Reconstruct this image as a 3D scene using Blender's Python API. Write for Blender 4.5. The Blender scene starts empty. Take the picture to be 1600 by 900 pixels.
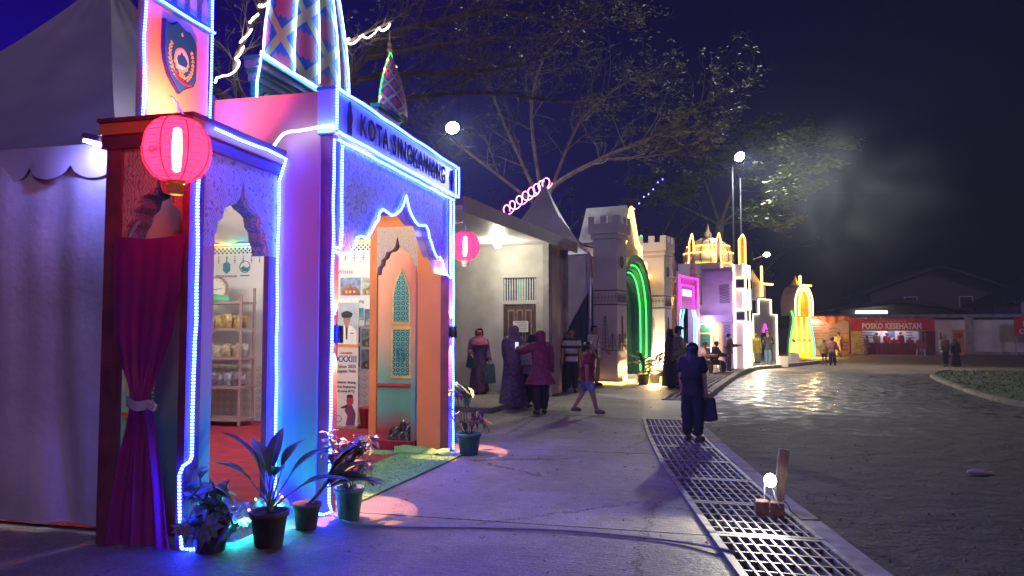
import bpy, bmesh, math, random
from mathutils import Vector, Matrix, Euler, noise
R = math.radians
PI = math.pi
random.seed(7)
SC = bpy.context.scene
COL = SC.collection

# ------------------------------------------------------------------ camera
cam_data = bpy.data.cameras.new('camera')
cam_data.sensor_width = 36.0
cam_data.lens = 36.0 * 1155 / 1600
cam_data.clip_start = 0.05
cam_data.clip_end = 2000
cam = bpy.data.objects.new('camera', cam_data)
cam.location = (0, 0, 1.6)
cam.rotation_euler = (R(90 + 3.05), 0, R(13.9))
COL.objects.link(cam)
SC.camera = cam

# ------------------------------------------------------------------ night sky
world = bpy.data.worlds.new('World')
SC.world = world
world.use_nodes = True
wn = world.node_tree
wn.nodes.clear()
sky = wn.nodes.new('ShaderNodeTexSky')
sky.sky_type = 'NISHITA'
sky.sun_disc = False
sky.sun_elevation = R(-6)
sky.sun_rotation = R(-86)
sky.air_density = 1.0
sky.dust_density = 0.3
sky.ozone_density = 8.0
bg = wn.nodes.new('ShaderNodeBackground')
bg.inputs['Strength'].default_value = 8.0
wo = wn.nodes.new('ShaderNodeOutputWorld')
wn.links.new(sky.outputs[0], bg.inputs[0])
wn.links.new(bg.outputs[0], wo.inputs[0])

# added faint violet fill, standing in for unseen lamps behind the camera
fill_sun_data = bpy.data.lights.new('fill_sun', 'SUN')
fill_sun_data.energy = 0.12
fill_sun_data.angle = R(12)
fill_sun_data.color = (0.80, 0.50, 1.0)
fill_sun = bpy.data.objects.new('fill_sun', fill_sun_data)
fill_sun.rotation_euler = (R(66), 0, R(34))
COL.objects.link(fill_sun)

# ------------------------------------------------------------------ exposure, sampling
vs = SC.view_settings
vs.view_transform = 'Standard'
vs.look = 'None'
vs.exposure = 1.8
vs.gamma = 1.0
vs.use_curve_mapping = False
SC.render.engine = 'CYCLES'
cy = SC.cycles
cy.use_denoising = True
try:
    cy.denoiser = 'OPENIMAGEDENOISE'
except Exception:
    pass
cy.max_bounces = 6
cy.diffuse_bounces = 3
cy.glossy_bounces = 3
cy.transmission_bounces = 4
cy.transparent_max_bounces = 8
cy.volume_bounces = 0
cy.sample_clamp_indirect = 3.0
cy.sample_clamp_direct = 0.0
cy.caustics_reflective = False
cy.caustics_refractive = False
cy.use_adaptive_sampling = True
cy.adaptive_threshold = 0.02

# ------------------------------------------------------------------ materials
MATS = {}


def _nt(name):
    m = bpy.data.materials.new(name)
    m.use_nodes = True
    nt = m.node_tree
    b = nt.nodes['Principled BSDF']
    return m, nt, b


def mat(name, col, rough=0.6, var=0.12, scale=6.0, bump=0.0, bscale=40.0, metal=0.0, spec=0.5, coat=0.0, stretch=(1, 1, 1), trans=0.0, alt=None):
    """plain procedural surface: base colour broken by two noises, fine relief, uneven gloss"""
    if name in MATS:
        return MATS[name]
    m, nt, b = _nt(name)
    N, L = nt.nodes, nt.links
    tc = N.new('ShaderNodeTexCoord')
    mp = N.new('ShaderNodeMapping')
    mp.inputs['Scale'].default_value = stretch
    L.new(tc.outputs['Object'], mp.inputs[0])
    n1 = N.new('ShaderNodeTexNoise')
    n1.inputs['Scale'].default_value = scale
    n1.inputs['Detail'].default_value = 5
    L.new(mp.outputs[0], n1.inputs['Vector'])
    rm = N.new('ShaderNodeValToRGB')
    c = col
    d = alt if alt else tuple(max(0, x * (1 - 2.2 * var)) for x in c)
    e = tuple(min(1, x * (1 + var)) for x in c)
    rm.color_ramp.elements[0].position = 0.28
    rm.color_ramp.elements[0].color = (*d, 1)
    rm.color_ramp.elements[1].position = 0.72
    rm.color_ramp.elements[1].color = (*e, 1)
    L.new(n1.outputs['Fac'], rm.inputs[0])
    L.new(rm.outputs[0], b.inputs['Base Color'])
    b.inputs['Metallic'].default_value = metal
    b.inputs['Specular IOR Level'].default_value = spec
    b.inputs['Coat Weight'].default_value = coat
    if trans:
        b.inputs['Transmission Weight'].default_value = trans
    mr = N.new('ShaderNodeMapRange')
    mr.inputs['To Min'].default_value = max(0.03, rough - 0.1)
    mr.inputs['To Max'].default_value = min(1, rough + 0.1)
    L.new(n1.outputs['Fac'], mr.inputs['Value'])
    L.new(mr.outputs[0], b.inputs['Roughness'])
    if bump:
        n2 = N.new('ShaderNodeTexNoise')
        n2.inputs['Scale'].default_value = bscale
        n2.inputs['Detail'].default_value = 4
        L.new(mp.outputs[0], n2.inputs['Vector'])
        bp = N.new('ShaderNodeBump')
        bp.inputs['Strength'].default_value = bump
        bp.inputs['Distance'].default_value = 0.02
        L.new(n2.outputs['Fac'], bp.inputs['Height'])
        L.new(bp.outputs[0], b.inputs['Normal'])
    MATS[name] = m
    return m


def emit(name, col, strength, beads=0.0):
    """a lamp surface; beads > 0: diodes every 1/beads metres along a rope (UV.x is metres)"""
    if name in MATS:
        return MATS[name]
    m = bpy.data.materials.new(name)
    m.use_nodes = True
    nt = m.node_tree
    N, L = nt.nodes, nt.links
    N.clear()
    out = N.new('ShaderNodeOutputMaterial')
    em = N.new('ShaderNodeEmission')
    em.inputs['Color'].default_value = (*col, 1)
    em.inputs['Strength'].default_value = strength
    if beads:
        uv = N.new('ShaderNodeUVMap')
        sp = N.new('ShaderNodeSeparateXYZ')
        L.new(uv.outputs[0], sp.inputs[0])
        mu = N.new('ShaderNodeMath'); mu.operation = 'MULTIPLY'; mu.inputs[1].default_value = beads
        L.new(sp.outputs[0], mu.inputs[0])
        pp = N.new('ShaderNodeMath'); pp.operation = 'PINGPONG'; pp.inputs[1].default_value = 0.5
        L.new(mu.outputs[0], pp.inputs[0])
        mr = N.new('ShaderNodeMapRange')
        mr.inputs['From Min'].default_value = 0.1
        mr.inputs['From Max'].default_value = 0.4
        mr.inputs['To Min'].default_value = strength * 0.12
        mr.inputs['To Max'].default_value = strength * 1.6
        L.new(pp.outputs[0], mr.inputs['Value'])
        L.new(mr.outputs[0], em.inputs['Strength'])
    L.new(em.outputs[0], out.inputs[0])
    MATS[name] = m
    return m


def nmath(nt, op, a, b=None, c=None):
    n = nt.nodes.new('ShaderNodeMath')
    n.operation = op
    for i, v in enumerate((a, b, c)):
        if v is None:
            continue
        if isinstance(v, (int, float)):
            n.inputs[i].default_value = v
        else:
            nt.links.new(v, n.inputs[i])
    return n.outputs[0]


def mixc(nt, fac, a, b):
    n = nt.nodes.new('ShaderNodeMix')
    n.data_type = 'RGBA'
    if isinstance(fac, (int, float)):
        n.inputs[0].default_value = fac
    else:
        nt.links.new(fac, n.inputs[0])
    for i, v in ((6, a), (7, b)):
        if isinstance(v, tuple):
            n.inputs[i].default_value = (*v, 1)
        else:
            nt.links.new(v, n.inputs[i])
    return n.outputs[2]


# ------------------------------------------------------------------ mesh helpers
class MB:
    def __init__(s):
        s.v = []; s.f = []; s.uv = []; s.mi = []; s.cur = 0

    def add(s, verts, faces, uvs=None):
        o = len(s.v)
        s.v += [tuple(p) for p in verts]
        s.uv += list(uvs) if uvs else [(0.0, 0.0)] * len(verts)
        s.f += [tuple(i + o for i in q) for q in faces]
        s.mi += [s.cur] * len(faces)
        return s

    def box(s, x0, x1, y0, y1, z0, z1):
        v = [(x, y, z) for z in (z0, z1) for y in (y0, y1) for x in (x0, x1)]
        return s.add(v, [(0, 2, 3, 1), (4, 5, 7, 6), (0, 1, 5, 4), (2, 6, 7, 3), (0, 4, 6, 2), (1, 3, 7, 5)])

    def rbox(s, c, size, rot=(0, 0, 0), bev=0.0):
        """box of a size about a centre, turned, edges chamfered top and bottom"""
        M = Matrix.Translation(c) @ Euler(rot).to_matrix().to_4x4()
        hx, hy, hz = (q / 2 for q in size)
        b = min(bev, hx * .9, hy * .9, hz * .9)
        rings = [(-hz, b), (-hz + b, 0), (hz - b, 0), (hz, b)] if b else [(-hz, 0), (hz, 0)]
        vs_ = []
        for z, k in rings:
            for sx, sy in ((-1, -1), (1, -1), (1, 1), (-1, 1)):
                vs_.append(M @ Vector((sx * (hx - k), sy * (hy - k), z)))
        fs = [(3, 2, 1, 0)]
        n = len(rings)
        for r in range(n - 1):
            for i in range(4):
                a, c_ = r * 4 + i, r * 4 + (i + 1) % 4
                fs.append((a, c_, c_ + 4, a + 4))
        fs.append(tuple((n - 1) * 4 + i for i in range(4)))
        return s.add(vs_, fs)

    def prism(s, pts, plane, c0, c1):
        """an outline given in a plane ('x': (y,z), 'y': (x,z), 'z': (x,y)), from c0 to c1 along its normal"""
        def P(a, b, c):
            return (c, a, b) if plane == 'x' else (a, c, b) if plane == 'y' else (a, b, c)
        n = len(pts)
        area = sum(pts[i][0] * pts[(i + 1) % n][1] - pts[(i + 1) % n][0] * pts[i][1] for i in range(n))
        if area < 0:
            pts = pts[::-1]
        v = [P(a, b, c0) for a, b in pts] + [P(a, b, c1) for a, b in pts]
        lo, hi = tuple(range(n)), tuple(range(n, 2 * n))
        fl = (plane == 'y') != (c1 < c0)
        f = [lo[::-1] if not fl else lo, hi if not fl else hi[::-1]]
        for i in range(n):
            j = (i + 1) % n
            q = (i, j, j + n, i + n)
            f.append(q if not fl else q[::-1])
        return s.add(v, f)

    def tube(s, pts, r, n=6, cap=True):
        """a round bar along points; r a number or one per point; UV.x = metres"""
        pts = [Vector(p) for p in pts]
        m = len(pts)
        rr = [r] * m if isinstance(r, (int, float)) else list(r)
        verts, uvs = [], []
        up = None
        dist = 0.0
        for i, p in enumerate(pts):
            t = (pts[min(i + 1, m - 1)] - pts[max(i - 1, 0)])
            if t.length < 1e-9:
                t = Vector((0, 0, 1))
            t.normalize()
            if up is None:
                up = t.orthogonal().normalized()
            else:
                up = (up - t * up.dot(t))
                up = up.normalized() if up.length > 1e-6 else t.orthogonal().normalized()
            w = t.cross(up)
            if i:
                dist += (p - pts[i - 1]).length
            for k in range(n):
                a = 2 * PI * k / n
                verts.append(p + (up * math.cos(a) + w * math.sin(a)) * rr[i])
                uvs.append((dist, k / n))
        f = []
        for i in range(m - 1):
            for k in range(n):
                a, b = i * n + k, i * n + (k + 1) % n
                f.append((a, b, b + n, a + n))
        if cap:
            f.append(tuple(range(n))[::-1])
            f.append(tuple((m - 1) * n + k for k in range(n)))
        return s.add(verts, f, uvs)

    def lathe(s, prof, c=(0, 0, 0), n=16, cap=True, sx=1, sy=1):
        verts, uvs = [], []
        m = len(prof)
        for i, (r, z) in enumerate(prof):
            for k in range(n):
                a = 2 * PI * k / n
                verts.append((c[0] + r * math.cos(a) * sx, c[1] + r * math.sin(a) * sy, c[2] + z))
                uvs.append((k / n, i / max(1, m - 1)))
        f = []
        for i in range(m - 1):
            for k in range(n):
                a, b = i * n + k, i * n + (k + 1) % n
                f.append((a, b, b + n, a + n))
        if cap:
            f.append(tuple(range(n))[::-1])
            f.append(tuple((m - 1) * n + k for k in range(n)))
        return s.add(verts, f, uvs)

    def grid(s, fn, nu, nv, close_u=False):
        verts, uvs = [], []
        for j in range(nv + 1):
            for i in range(nu + (0 if close_u else 1)):
                verts.append(fn(i / nu, j / nv)); uvs.append((i / nu, j / nv))
        w = nu if close_u else nu + 1
        f = []
        for j in range(nv):
            for i in range(nu):
                a = j * w + i
                b = j * w + (i + 1) % w
                f.append((a, b, b + w, a + w))
        return s.add(verts, f, uvs)

    def mesh(s, name, mats, smooth=False):
        me = bpy.data.meshes.new(name)
        me.from_pydata([tuple(p) for p in s.v], [], s.f)
        if not isinstance(mats, (list, tuple)):
            mats = [mats]
        for m in mats:
            me.materials.append(m)
        me.polygons.foreach_set('material_index', s.mi)
        if smooth:
            me.polygons.foreach_set('use_smooth', [True] * len(s.f))
        uvl = me.uv_layers.new(name='UVMap')
        li = [0] * len(me.loops)
        me.loops.foreach_get('vertex_index', li)
        flat = []
        for i in li:
            flat += s.uv[i]
        uvl.data.foreach_set('uv', flat)
        me.update()
        return me

    def build(s, name, mats, parent=None, smooth=False, local=False):
        if parent is not None and not local:
            off = Vector((0, 0, 0)); q = parent
            while q is not None:
                off += q.location; q = q.parent
            s.v = [(p[0] - off.x, p[1] - off.y, p[2] - off.z) for p in s.v]
        o = bpy.data.objects.new(name, s.mesh(name, mats, smooth))
        COL.objects.link(o)
        o.parent = parent
        return o


def tag(o, label, cat, group=None):
    o['label'] = label
    o['category'] = cat
    if group:
        o['group'] = group
    return o


def structure(o):
    o['kind'] = 'structure'
    return o


def thing(name, label, cat, loc=(0, 0, 0), rotz=0.0, group=None):
    o = bpy.data.objects.new(name, None)
    o.empty_display_size = 0.2
    COL.objects.link(o)
    o.location = loc
    o.rotation_euler = (0, 0, rotz)
    return tag(o, label, cat, group)


def frame(name, label, cat, origin, alpha, group=None):
    """a thing whose local x runs along its front, alpha degrees right of the street line, local y goes back"""
    return thing(name, label, cat, origin, R(90 - alpha), group)


def inst(me, name, parent, loc, rot=(0, 0, 0), scale=1.0):
    o = bpy.data.objects.new(name, me)
    COL.objects.link(o)
    o.parent = parent
    o.location = loc
    o.rotation_euler = rot
    o.scale = (scale,) * 3 if isinstance(scale, (int, float)) else scale
    return o


def text_mesh(body, size, depth=0.01, bold=0.0, align='CENTER', xs=1.0, gap=1.08):
    cu = bpy.data.curves.new('lettering', 'FONT')
    cu.body = body
    cu.size = size
    cu.align_x = align
    cu.align_y = 'CENTER'
    cu.extrude = depth / 2
    cu.offset = bold
    cu.space_character = gap
    cu.resolution_u = 3
    ob = bpy.data.objects.new('lettering', cu)
    COL.objects.link(ob)
    dg = bpy.context.evaluated_depsgraph_get()
    me = bpy.data.meshes.new_from_object(ob.evaluated_get(dg))
    bpy.data.objects.remove(ob)
    if xs != 1.0:
        for v in me.vertices:
            v.co.x *= xs
    return me


def text(name, body, size, m, parent, loc, rot, depth=0.01, bold=0.0, align='CENTER', xs=1.0, gap=1.08):
    me = text_mesh(body, size, depth, bold, align, xs, gap)
    me.materials.clear()
    me.materials.append(m)
    return inst(me, name, parent, loc, rot)


def split_letters(o):
    """one object per letter of a lettering mesh, same parent and place"""
    me = o.data
    par = list(range(len(me.vertices)))

    def root(i):
        while par[i] != i:
            par[i] = par[par[i]]; i = par[i]
        return i
    for e in me.edges:
        a, c = root(e.vertices[0]), root(e.vertices[1])
        par[a] = c
    groups = {}
    for p in me.polygons:
        groups.setdefault(root(p.vertices[0]), []).append(tuple(p.vertices))
    for fs in groups.values():
        ids = sorted({i for f in fs for i in f})
        mp_ = {i: k for k, i in enumerate(ids)}
        m2 = bpy.data.meshes.new('letter')
        m2.from_pydata([tuple(me.vertices[i].co) for i in ids], [], [tuple(mp_[i] for i in f) for f in fs])
        m2.materials.append(me.materials[0])
        q = inst(m2, 'letter', o.parent, o.location, o.rotation_euler, tuple(o.scale))
    bpy.data.objects.remove(o)


def lamp(kind, name, loc, col, power, radius=0.05, aim=None, spot=60, blend=0.5, parent=None):
    d = bpy.data.lights.new(name, kind)
    d.energy = power
    d.color = col
    if kind in ('POINT', 'SPOT'):
        d.shadow_soft_size = radius
    if kind == 'SPOT':
        d.spot_size = R(spot)
        d.spot_blend = blend
    o = bpy.data.objects.new(name, d)
    COL.objects.link(o)
    if parent is not None:
        off = Vector((0, 0, 0)); q = parent
        while q is not None:
            off += q.location; q = q.parent
        loc = Vector(loc) - off
        if aim is not None:
            aim = Vector(aim) - off
        o.parent = parent
    o.location = loc
    if aim is not None:
        o.rotation_euler = (Vector(aim) - Vector(loc)).to_track_quat('-Z', 'Y').to_euler()
    return o


def smooth_path(pts, k=4):
    """Catmull-Rom through points"""
    P = [Vector(p) for p in pts]
    out = []
    for i in range(len(P) - 1):
        p0, p1, p2, p3 = P[max(i - 1, 0)], P[i], P[i + 1], P[min(i + 2, len(P) - 1)]
        for j in range(k):
            t = j / k
            out.append(0.5 * ((2 * p1) + (p2 - p0) * t + (2 * p0 - 5 * p1 + 4 * p2 - p3) * t * t + (3 * p1 - p0 - 3 * p2 + p3) * t ** 3))
    out.append(P[-1])
    return out


def interp(tab, x):
    if x <= tab[0][0]:
        return tab[0][1]
    for (a, b), (c, d) in zip(tab, tab[1:]):
        if x <= c:
            return b + (d - b) * (x - a) / (c - a)
    return tab[-1][1]
# ------------------------------------------------------------------ the palette
blue_led = emit('blue_led_rope', (0.010, 0.030, 1.0), 34, beads=40)
cyan_led = emit('cyan_led_rope', (0.22, 0.48, 1.0), 9, beads=40)
white_led = emit('white_led_rope', (1.0, 0.86, 0.62), 5)
pink_led = emit('pink_led_rope', (1.0, 0.12, 0.30), 6)
gold_led = emit('gold_led_rope', (1.0, 0.50, 0.085), 2.4)
warmwhite_led = emit('warm_white_led_rope', (1.0, 0.78, 0.42), 2.6)
magenta_led = emit('magenta_led_rope', (1.0, 0.03, 0.70), 1.5)
skyblue_led = emit('sky_blue_led_rope', (0.10, 0.40, 1.0), 1.8)
violet_led = emit('violet_led_rope', (0.12, 0.12, 1.0), 4)
green_led = emit('green_led_rope', (0.06, 1.0, 0.16), 1.0)
red_led = emit('red_led_bulb', (1.0, 0.12, 0.05), 10)
bulb_white = emit('white_lamp_face', (1.0, 0.97, 0.88), 40)
bulb_warm = emit('warm_lamp_face', (1.0, 0.62, 0.25), 25)

white_cloth = mat('white_tent_cloth', (0.62, 0.60, 0.60), 0.75, 0.10, 2.0, 0.25, 14)
roof_cloth = mat('tent_roof_vinyl', (0.60, 0.58, 0.60), 0.5, 0.10, 1.2, 0.15, 6)
steel = mat('galvanised_steel', (0.45, 0.45, 0.46), 0.42, 0.15, 12, 0.05, 60, metal=0.8)
dark_steel = mat('dark_painted_metal', (0.035, 0.035, 0.04), 0.45, 0.2, 10)
maroon_post = mat('maroon_painted_timber', (0.22, 0.055, 0.07), 0.55, 0.18, 5, 0.12, 50)
orange_paint = mat('orange_painted_board', (0.80, 0.29, 0.075), 0.55, 0.11, 1.1, 0.08, 18)
cornice_paint = mat('brown_red_cornice_paint', (0.15, 0.05, 0.06), 0.5, 0.12, 4)
teal_board = mat('teal_glitter_board', (0.05, 0.28, 0.33), 0.45, 0.25, 90, 0.1, 120)
letter_dark = mat('dark_navy_lettering', (0.012, 0.014, 0.035), 0.8, 0.1, 5)
sign_face = mat('pale_grey_sign_face', (0.50, 0.52, 0.56), 0.35, 0.05, 2)
shield_blue = mat('teal_shield_paint', (0.015, 0.12, 0.22), 0.35, 0.1, 8)
white_paint = mat('white_paint', (0.72, 0.70, 0.68), 0.5, 0.06, 3, 0.04, 40)
gold_paint = mat('gold_paint', (0.70, 0.50, 0.14), 0.4, 0.15, 8)
red_paint = mat('red_paint', (0.50, 0.03, 0.03), 0.45, 0.12, 6)
black_paint = mat('black_paint', (0.012, 0.012, 0.014), 0.5, 0.1, 6)
carpet_red = mat('red_carpet', (0.30, 0.008, 0.035), 0.95, 0.22, 5, 0.4, 220)
curtain_cloth = mat('magenta_curtain_cloth', (0.30, 0.012, 0.20), 0.6, 0.12, 3, 0.1, 90)
tie_cloth = mat('white_tie_cloth', (0.68, 0.60, 0.62), 0.7, 0.1, 10)
foil = mat('crumpled_clear_plastic', (0.35, 0.42, 0.45), 0.12, 0.3, 9, 0.6, 16, spec=0.9)
bag_black = mat('black_plastic_bag', (0.015, 0.014, 0.02), 0.22, 0.2, 9, 0.5, 14)
pot_teal = mat('teal_plastic_pot', (0.05, 0.20, 0.20), 0.55, 0.3, 7, .1, 30)
pot_dark = mat('dark_clay_pot', (0.075, 0.05, 0.045), 0.7, 0.25, 14, 0.1, 40)
soil = mat('potting_soil', (0.03, 0.02, 0.014), 0.95, 0.3, 30, 0.6, 60)


def leaf_mat(name, col, rib, rough=.5):
    """leaf with a pale midrib and faint side veins (UV: across, along)"""
    m, nt, b = _nt(name)
    N, L = nt.nodes, nt.links
    uv = N.new('ShaderNodeUVMap'); sp = N.new('ShaderNodeSeparateXYZ'); L.new(uv.outputs[0], sp.inputs[0])
    d = nmath(nt, 'ABSOLUTE', nmath(nt, 'SUBTRACT', sp.outputs[0], 0.5))
    mid = nmath(nt, 'LESS_THAN', d, 0.05)
    ve = nmath(nt, 'GREATER_THAN', nmath(nt, 'SINE', nmath(nt, 'MULTIPLY', nmath(nt, 'SUBTRACT', sp.outputs[1], nmath(nt, 'MULTIPLY', d, 0.35)), 85)), 0.86)
    tc = N.new('ShaderNodeTexCoord'); ns = N.new('ShaderNodeTexNoise'); ns.inputs['Scale'].default_value = 16; ns.inputs['Detail'].default_value = 5
    L.new(tc.outputs['Object'], ns.inputs['Vector'])
    c = mixc(nt, ns.outputs['Fac'], tuple(x * .45 for x in col), tuple(min(1, x * 1.5) for x in col))
    k = nmath(nt, 'MINIMUM', nmath(nt, 'ADD', mid, nmath(nt, 'MULTIPLY', ve, .35)), 1.0)
    L.new(mixc(nt, nmath(nt, 'MULTIPLY', k, .8), c, rib), b.inputs['Base Color'])
    b.inputs['Roughness'].default_value = rough
    bp = N.new('ShaderNodeBump'); bp.inputs['Strength'].default_value = .4; bp.inputs['Distance'].default_value = .01
    L.new(nmath(nt, 'SUBTRACT', ns.outputs['Fac'], k), bp.inputs['Height']); L.new(bp.outputs[0], b.inputs['Normal'])
    MATS[name] = m
    return m


leaf_green = leaf_mat('glossy_green_leaf', (0.045, 0.13, 0.05), (.16, .26, .13))
leaf_pale = mat('pale_mottled_leaf', (0.16, 0.20, 0.12), 0.5, 0.35, 30)
leaf_dark = leaf_mat('dark_green_leaf', (0.03, 0.08, 0.035), (.13, .20, .10))
leaf_pink = mat('pinkish_flower_petal', (0.42, 0.28, 0.32), 0.6, 0.2, 20)
leaf_red = mat('red_cordyline_leaf', (0.20, 0.03, 0.04), 0.4, 0.3, 9)
leaf_yellow = mat('yellow_croton_leaf', (0.40, 0.26, 0.03), 0.45, 0.35, 14)
stem_brown = mat('plant_stem', (0.09, 0.07, 0.045), 0.7, 0.25, 20)
bark = mat('grey_bark', (0.17, 0.145, 0.125), 0.85, 0.3, 7, 0.6, 18, stretch=(1, 1, 0.4))
tree_leaf = mat('rain_tree_leaf', (0.12, 0.16, 0.06), 0.6, 0.35, 1.3)
concrete_wall = mat('old_cream_plaster', (0.42, 0.40, 0.36), 0.8, 0.14, 1.6, 0.12, 22)
concrete_raw = mat('raw_grey_concrete', (0.30, 0.29, 0.28), 0.85, 0.2, 3, 0.2, 28)
door_wood = mat('dark_carved_door_wood', (0.10, 0.055, 0.04), 0.5, 0.25, 9, 0.15, 30, stretch=(4, 4, 1))
door_trim = mat('worn_door_moulding', (0.26, 0.20, 0.18), 0.55, 0.2, 9)
green_pane = mat('green_tinted_panel', (0.10, 0.42, 0.24), 0.4, 0.1, 4)
bar_white = mat('white_grille_bar', (0.5, 0.5, 0.48), 0.5, 0.1, 9)
paper = mat('white_paper_notice', (0.7, 0.7, 0.66), 0.7, 0.05, 9)
ink = mat('dark_ink', (0.04, 0.04, 0.06), 0.7, 0.1, 9)
navy_tarp = mat('navy_tarpaulin', (0.014, 0.02, 0.065), 0.45, 0.2, 3, 0.2, 12)
castle_white = mat('off_white_castle_board', (0.60, 0.56, 0.50), 0.55, 0.07, 1.5, 0.04, 30)
castle_stencil = mat('dark_stencil_paint', (0.16, 0.13, 0.10), 0.6, 0.2, 9)
castle_grey = mat('grey_roof_board', (0.17, 0.17, 0.18), 0.6, 0.12, 3)
green_board = mat('deep_green_board', (0.02, 0.13, 0.075), 0.5, 0.12, 3)
green_turf = mat('green_artificial_turf', (0.05, 0.22, 0.04), 0.9, 0.3, 60, 0.9, 120)
pink_board = mat('dusty_pink_board', (0.50, 0.32, 0.30), 0.6, 0.08, 2)
peach_board = mat('peach_board', (0.56, 0.33, 0.18), 0.6, 0.08, 2)
lilac_board = mat('lilac_board', (0.34, 0.27, 0.46), 0.6, 0.08, 2)
grey_board = mat('pale_grey_board', (0.36, 0.35, 0.36), 0.6, 0.08, 2)
cream_dome = mat('cream_dome_board', (0.62, 0.55, 0.34), 0.5, 0.1, 4)
yellow_board = mat('amber_yellow_board', (0.72, 0.40, 0.03), 0.5, 0.1, 3)
wood_raw = mat('raw_sawn_timber', (0.38, 0.26, 0.18), 0.75, 0.2, 8, 0.2, 40, stretch=(6, 6, 1))
brick_red = mat('red_brown_brick', (0.26, 0.13, 0.085), 0.85, 0.25, 14, 0.3, 50)
curb_mat = mat('weathered_kerb_concrete', (0.33, 0.30, 0.27), 0.85, 0.22, 6, 0.3, 36)
posko_red = mat('red_banner_vinyl', (0.50, 0.02, 0.03), 0.45, 0.08, 2)
maroon_cloth = mat('maroon_table_cloth', (0.13, 0.012, 0.03), 0.8, 0.15, 4)
orange_vinyl = mat('orange_banner_vinyl', (0.70, 0.20, 0.03), 0.5, 0.1, 2)
peach_vinyl = mat('peach_banner_vinyl', (0.62, 0.40, 0.28), 0.55, 0.1, 2)
pale_vinyl = mat('pale_blue_white_vinyl', (0.55, 0.60, 0.70), 0.5, 0.12, 3)
roof_dark = mat('dark_roof_sheet', (0.03, 0.027, 0.027), 0.7, 0.2, 5)
skin_tan = mat('tan_skin', (0.36, 0.20, 0.13), 0.55, 0.06, 12)
hair_black = mat('black_hair', (0.012, 0.010, 0.010), 0.45, 0.2, 40)


def gradient_paint():
    """booth boards sprayed orange-pink at the top running to sea green near the floor"""
    m, nt, b = _nt('sprayed_gradient_board')
    N, L = nt.nodes, nt.links
    tc = N.new('ShaderNodeTexCoord')
    ns = N.new('ShaderNodeTexNoise'); ns.inputs['Scale'].default_value = 1.6; ns.inputs['Detail'].default_value = 3
    L.new(tc.outputs['Object'], ns.inputs['Vector'])
    sp = N.new('ShaderNodeSeparateXYZ')
    L.new(tc.outputs['Object'], sp.inputs[0])
    z = nmath(nt, 'ADD', sp.outputs[2], nmath(nt, 'MULTIPLY', nmath(nt, 'SUBTRACT', ns.outputs['Fac'], 0.5), 0.35))
    rm = N.new('ShaderNodeValToRGB')
    e = rm.color_ramp.elements
    e[0].position = 0.0; e[0].color = (0.30, 0.035, 0.055, 1)
    e[1].position = 0.10; e[1].color = (0.10, 0.34, 0.30, 1)
    for p, c in ((0.22, (0.12, 0.36, 0.28, 1)), (0.38, (0.56, 0.34, 0.22, 1)), (0.6, (0.66, 0.25, 0.16, 1)), (1.0, (0.72, 0.24, 0.13, 1))):
        q = e.new(p); q.color = c
    L.new(nmath(nt, 'DIVIDE', z, 3.7), rm.inputs[0])
    L.new(rm.outputs[0], b.inputs['Base Color'])
    b.inputs['Roughness'].default_value = 0.5
    return m


def batik(name, base, line, scale=5.5):
    """printed spandrel cloth: rows of ogee medallions with wavy fill lines"""
    m, nt, b = _nt(name)
    N, L = nt.nodes, nt.links
    tc = N.new('ShaderNodeTexCoord')
    sp = N.new('ShaderNodeSeparateXYZ')
    L.new(tc.outputs['Object'], sp.inputs[0])
    h = nmath(nt, 'ADD', sp.outputs[0], sp.outputs[1])
    u = nmath(nt, 'MULTIPLY', h, scale)
    v = nmath(nt, 'MULTIPLY', sp.outputs[2], scale)
    row = nmath(nt, 'FLOOR', v)
    u2 = nmath(nt, 'ADD', u, nmath(nt, 'MULTIPLY', row, 0.5))
    fu = nmath(nt, 'SUBTRACT', nmath(nt, 'FRACT', u2), 0.5)
    fv = nmath(nt, 'SUBTRACT', nmath(nt, 'FRACT', v), 0.5)
    r = nmath(nt, 'ADD', nmath(nt, 'POWER', nmath(nt, 'ABSOLUTE', fu), 0.8), nmath(nt, 'POWER', nmath(nt, 'ABSOLUTE', fv), 1.2))
    rings = nmath(nt, 'SINE', nmath(nt, 'MULTIPLY', r, 34))
    wv = N.new('ShaderNodeTexWave'); wv.inputs['Scale'].default_value = scale * 1.6; wv.inputs['Distortion'].default_value = 9; wv.inputs['Detail'].default_value = 2; wv.inputs['Detail Scale'].default_value = 2.2
    L.new(tc.outputs['Object'], wv.inputs['Vector'])
    k1 = nmath(nt, 'GREATER_THAN', rings, 0.55)
    k2 = nmath(nt, 'GREATER_THAN', wv.outputs['Fac'], 0.72)
    inside = nmath(nt, 'LESS_THAN', r, 0.42)
    k = nmath(nt, 'ADD', nmath(nt, 'MULTIPLY', k1, inside), nmath(nt, 'MULTIPLY', k2, nmath(nt, 'SUBTRACT', 1.0, inside)))
    c = mixc(nt, nmath(nt, 'MULTIPLY', k, 0.85), base, line)
    L.new(c, b.inputs['Base Color'])
    b.inputs['Roughness'].default_value = 0.55
    return m


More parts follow.
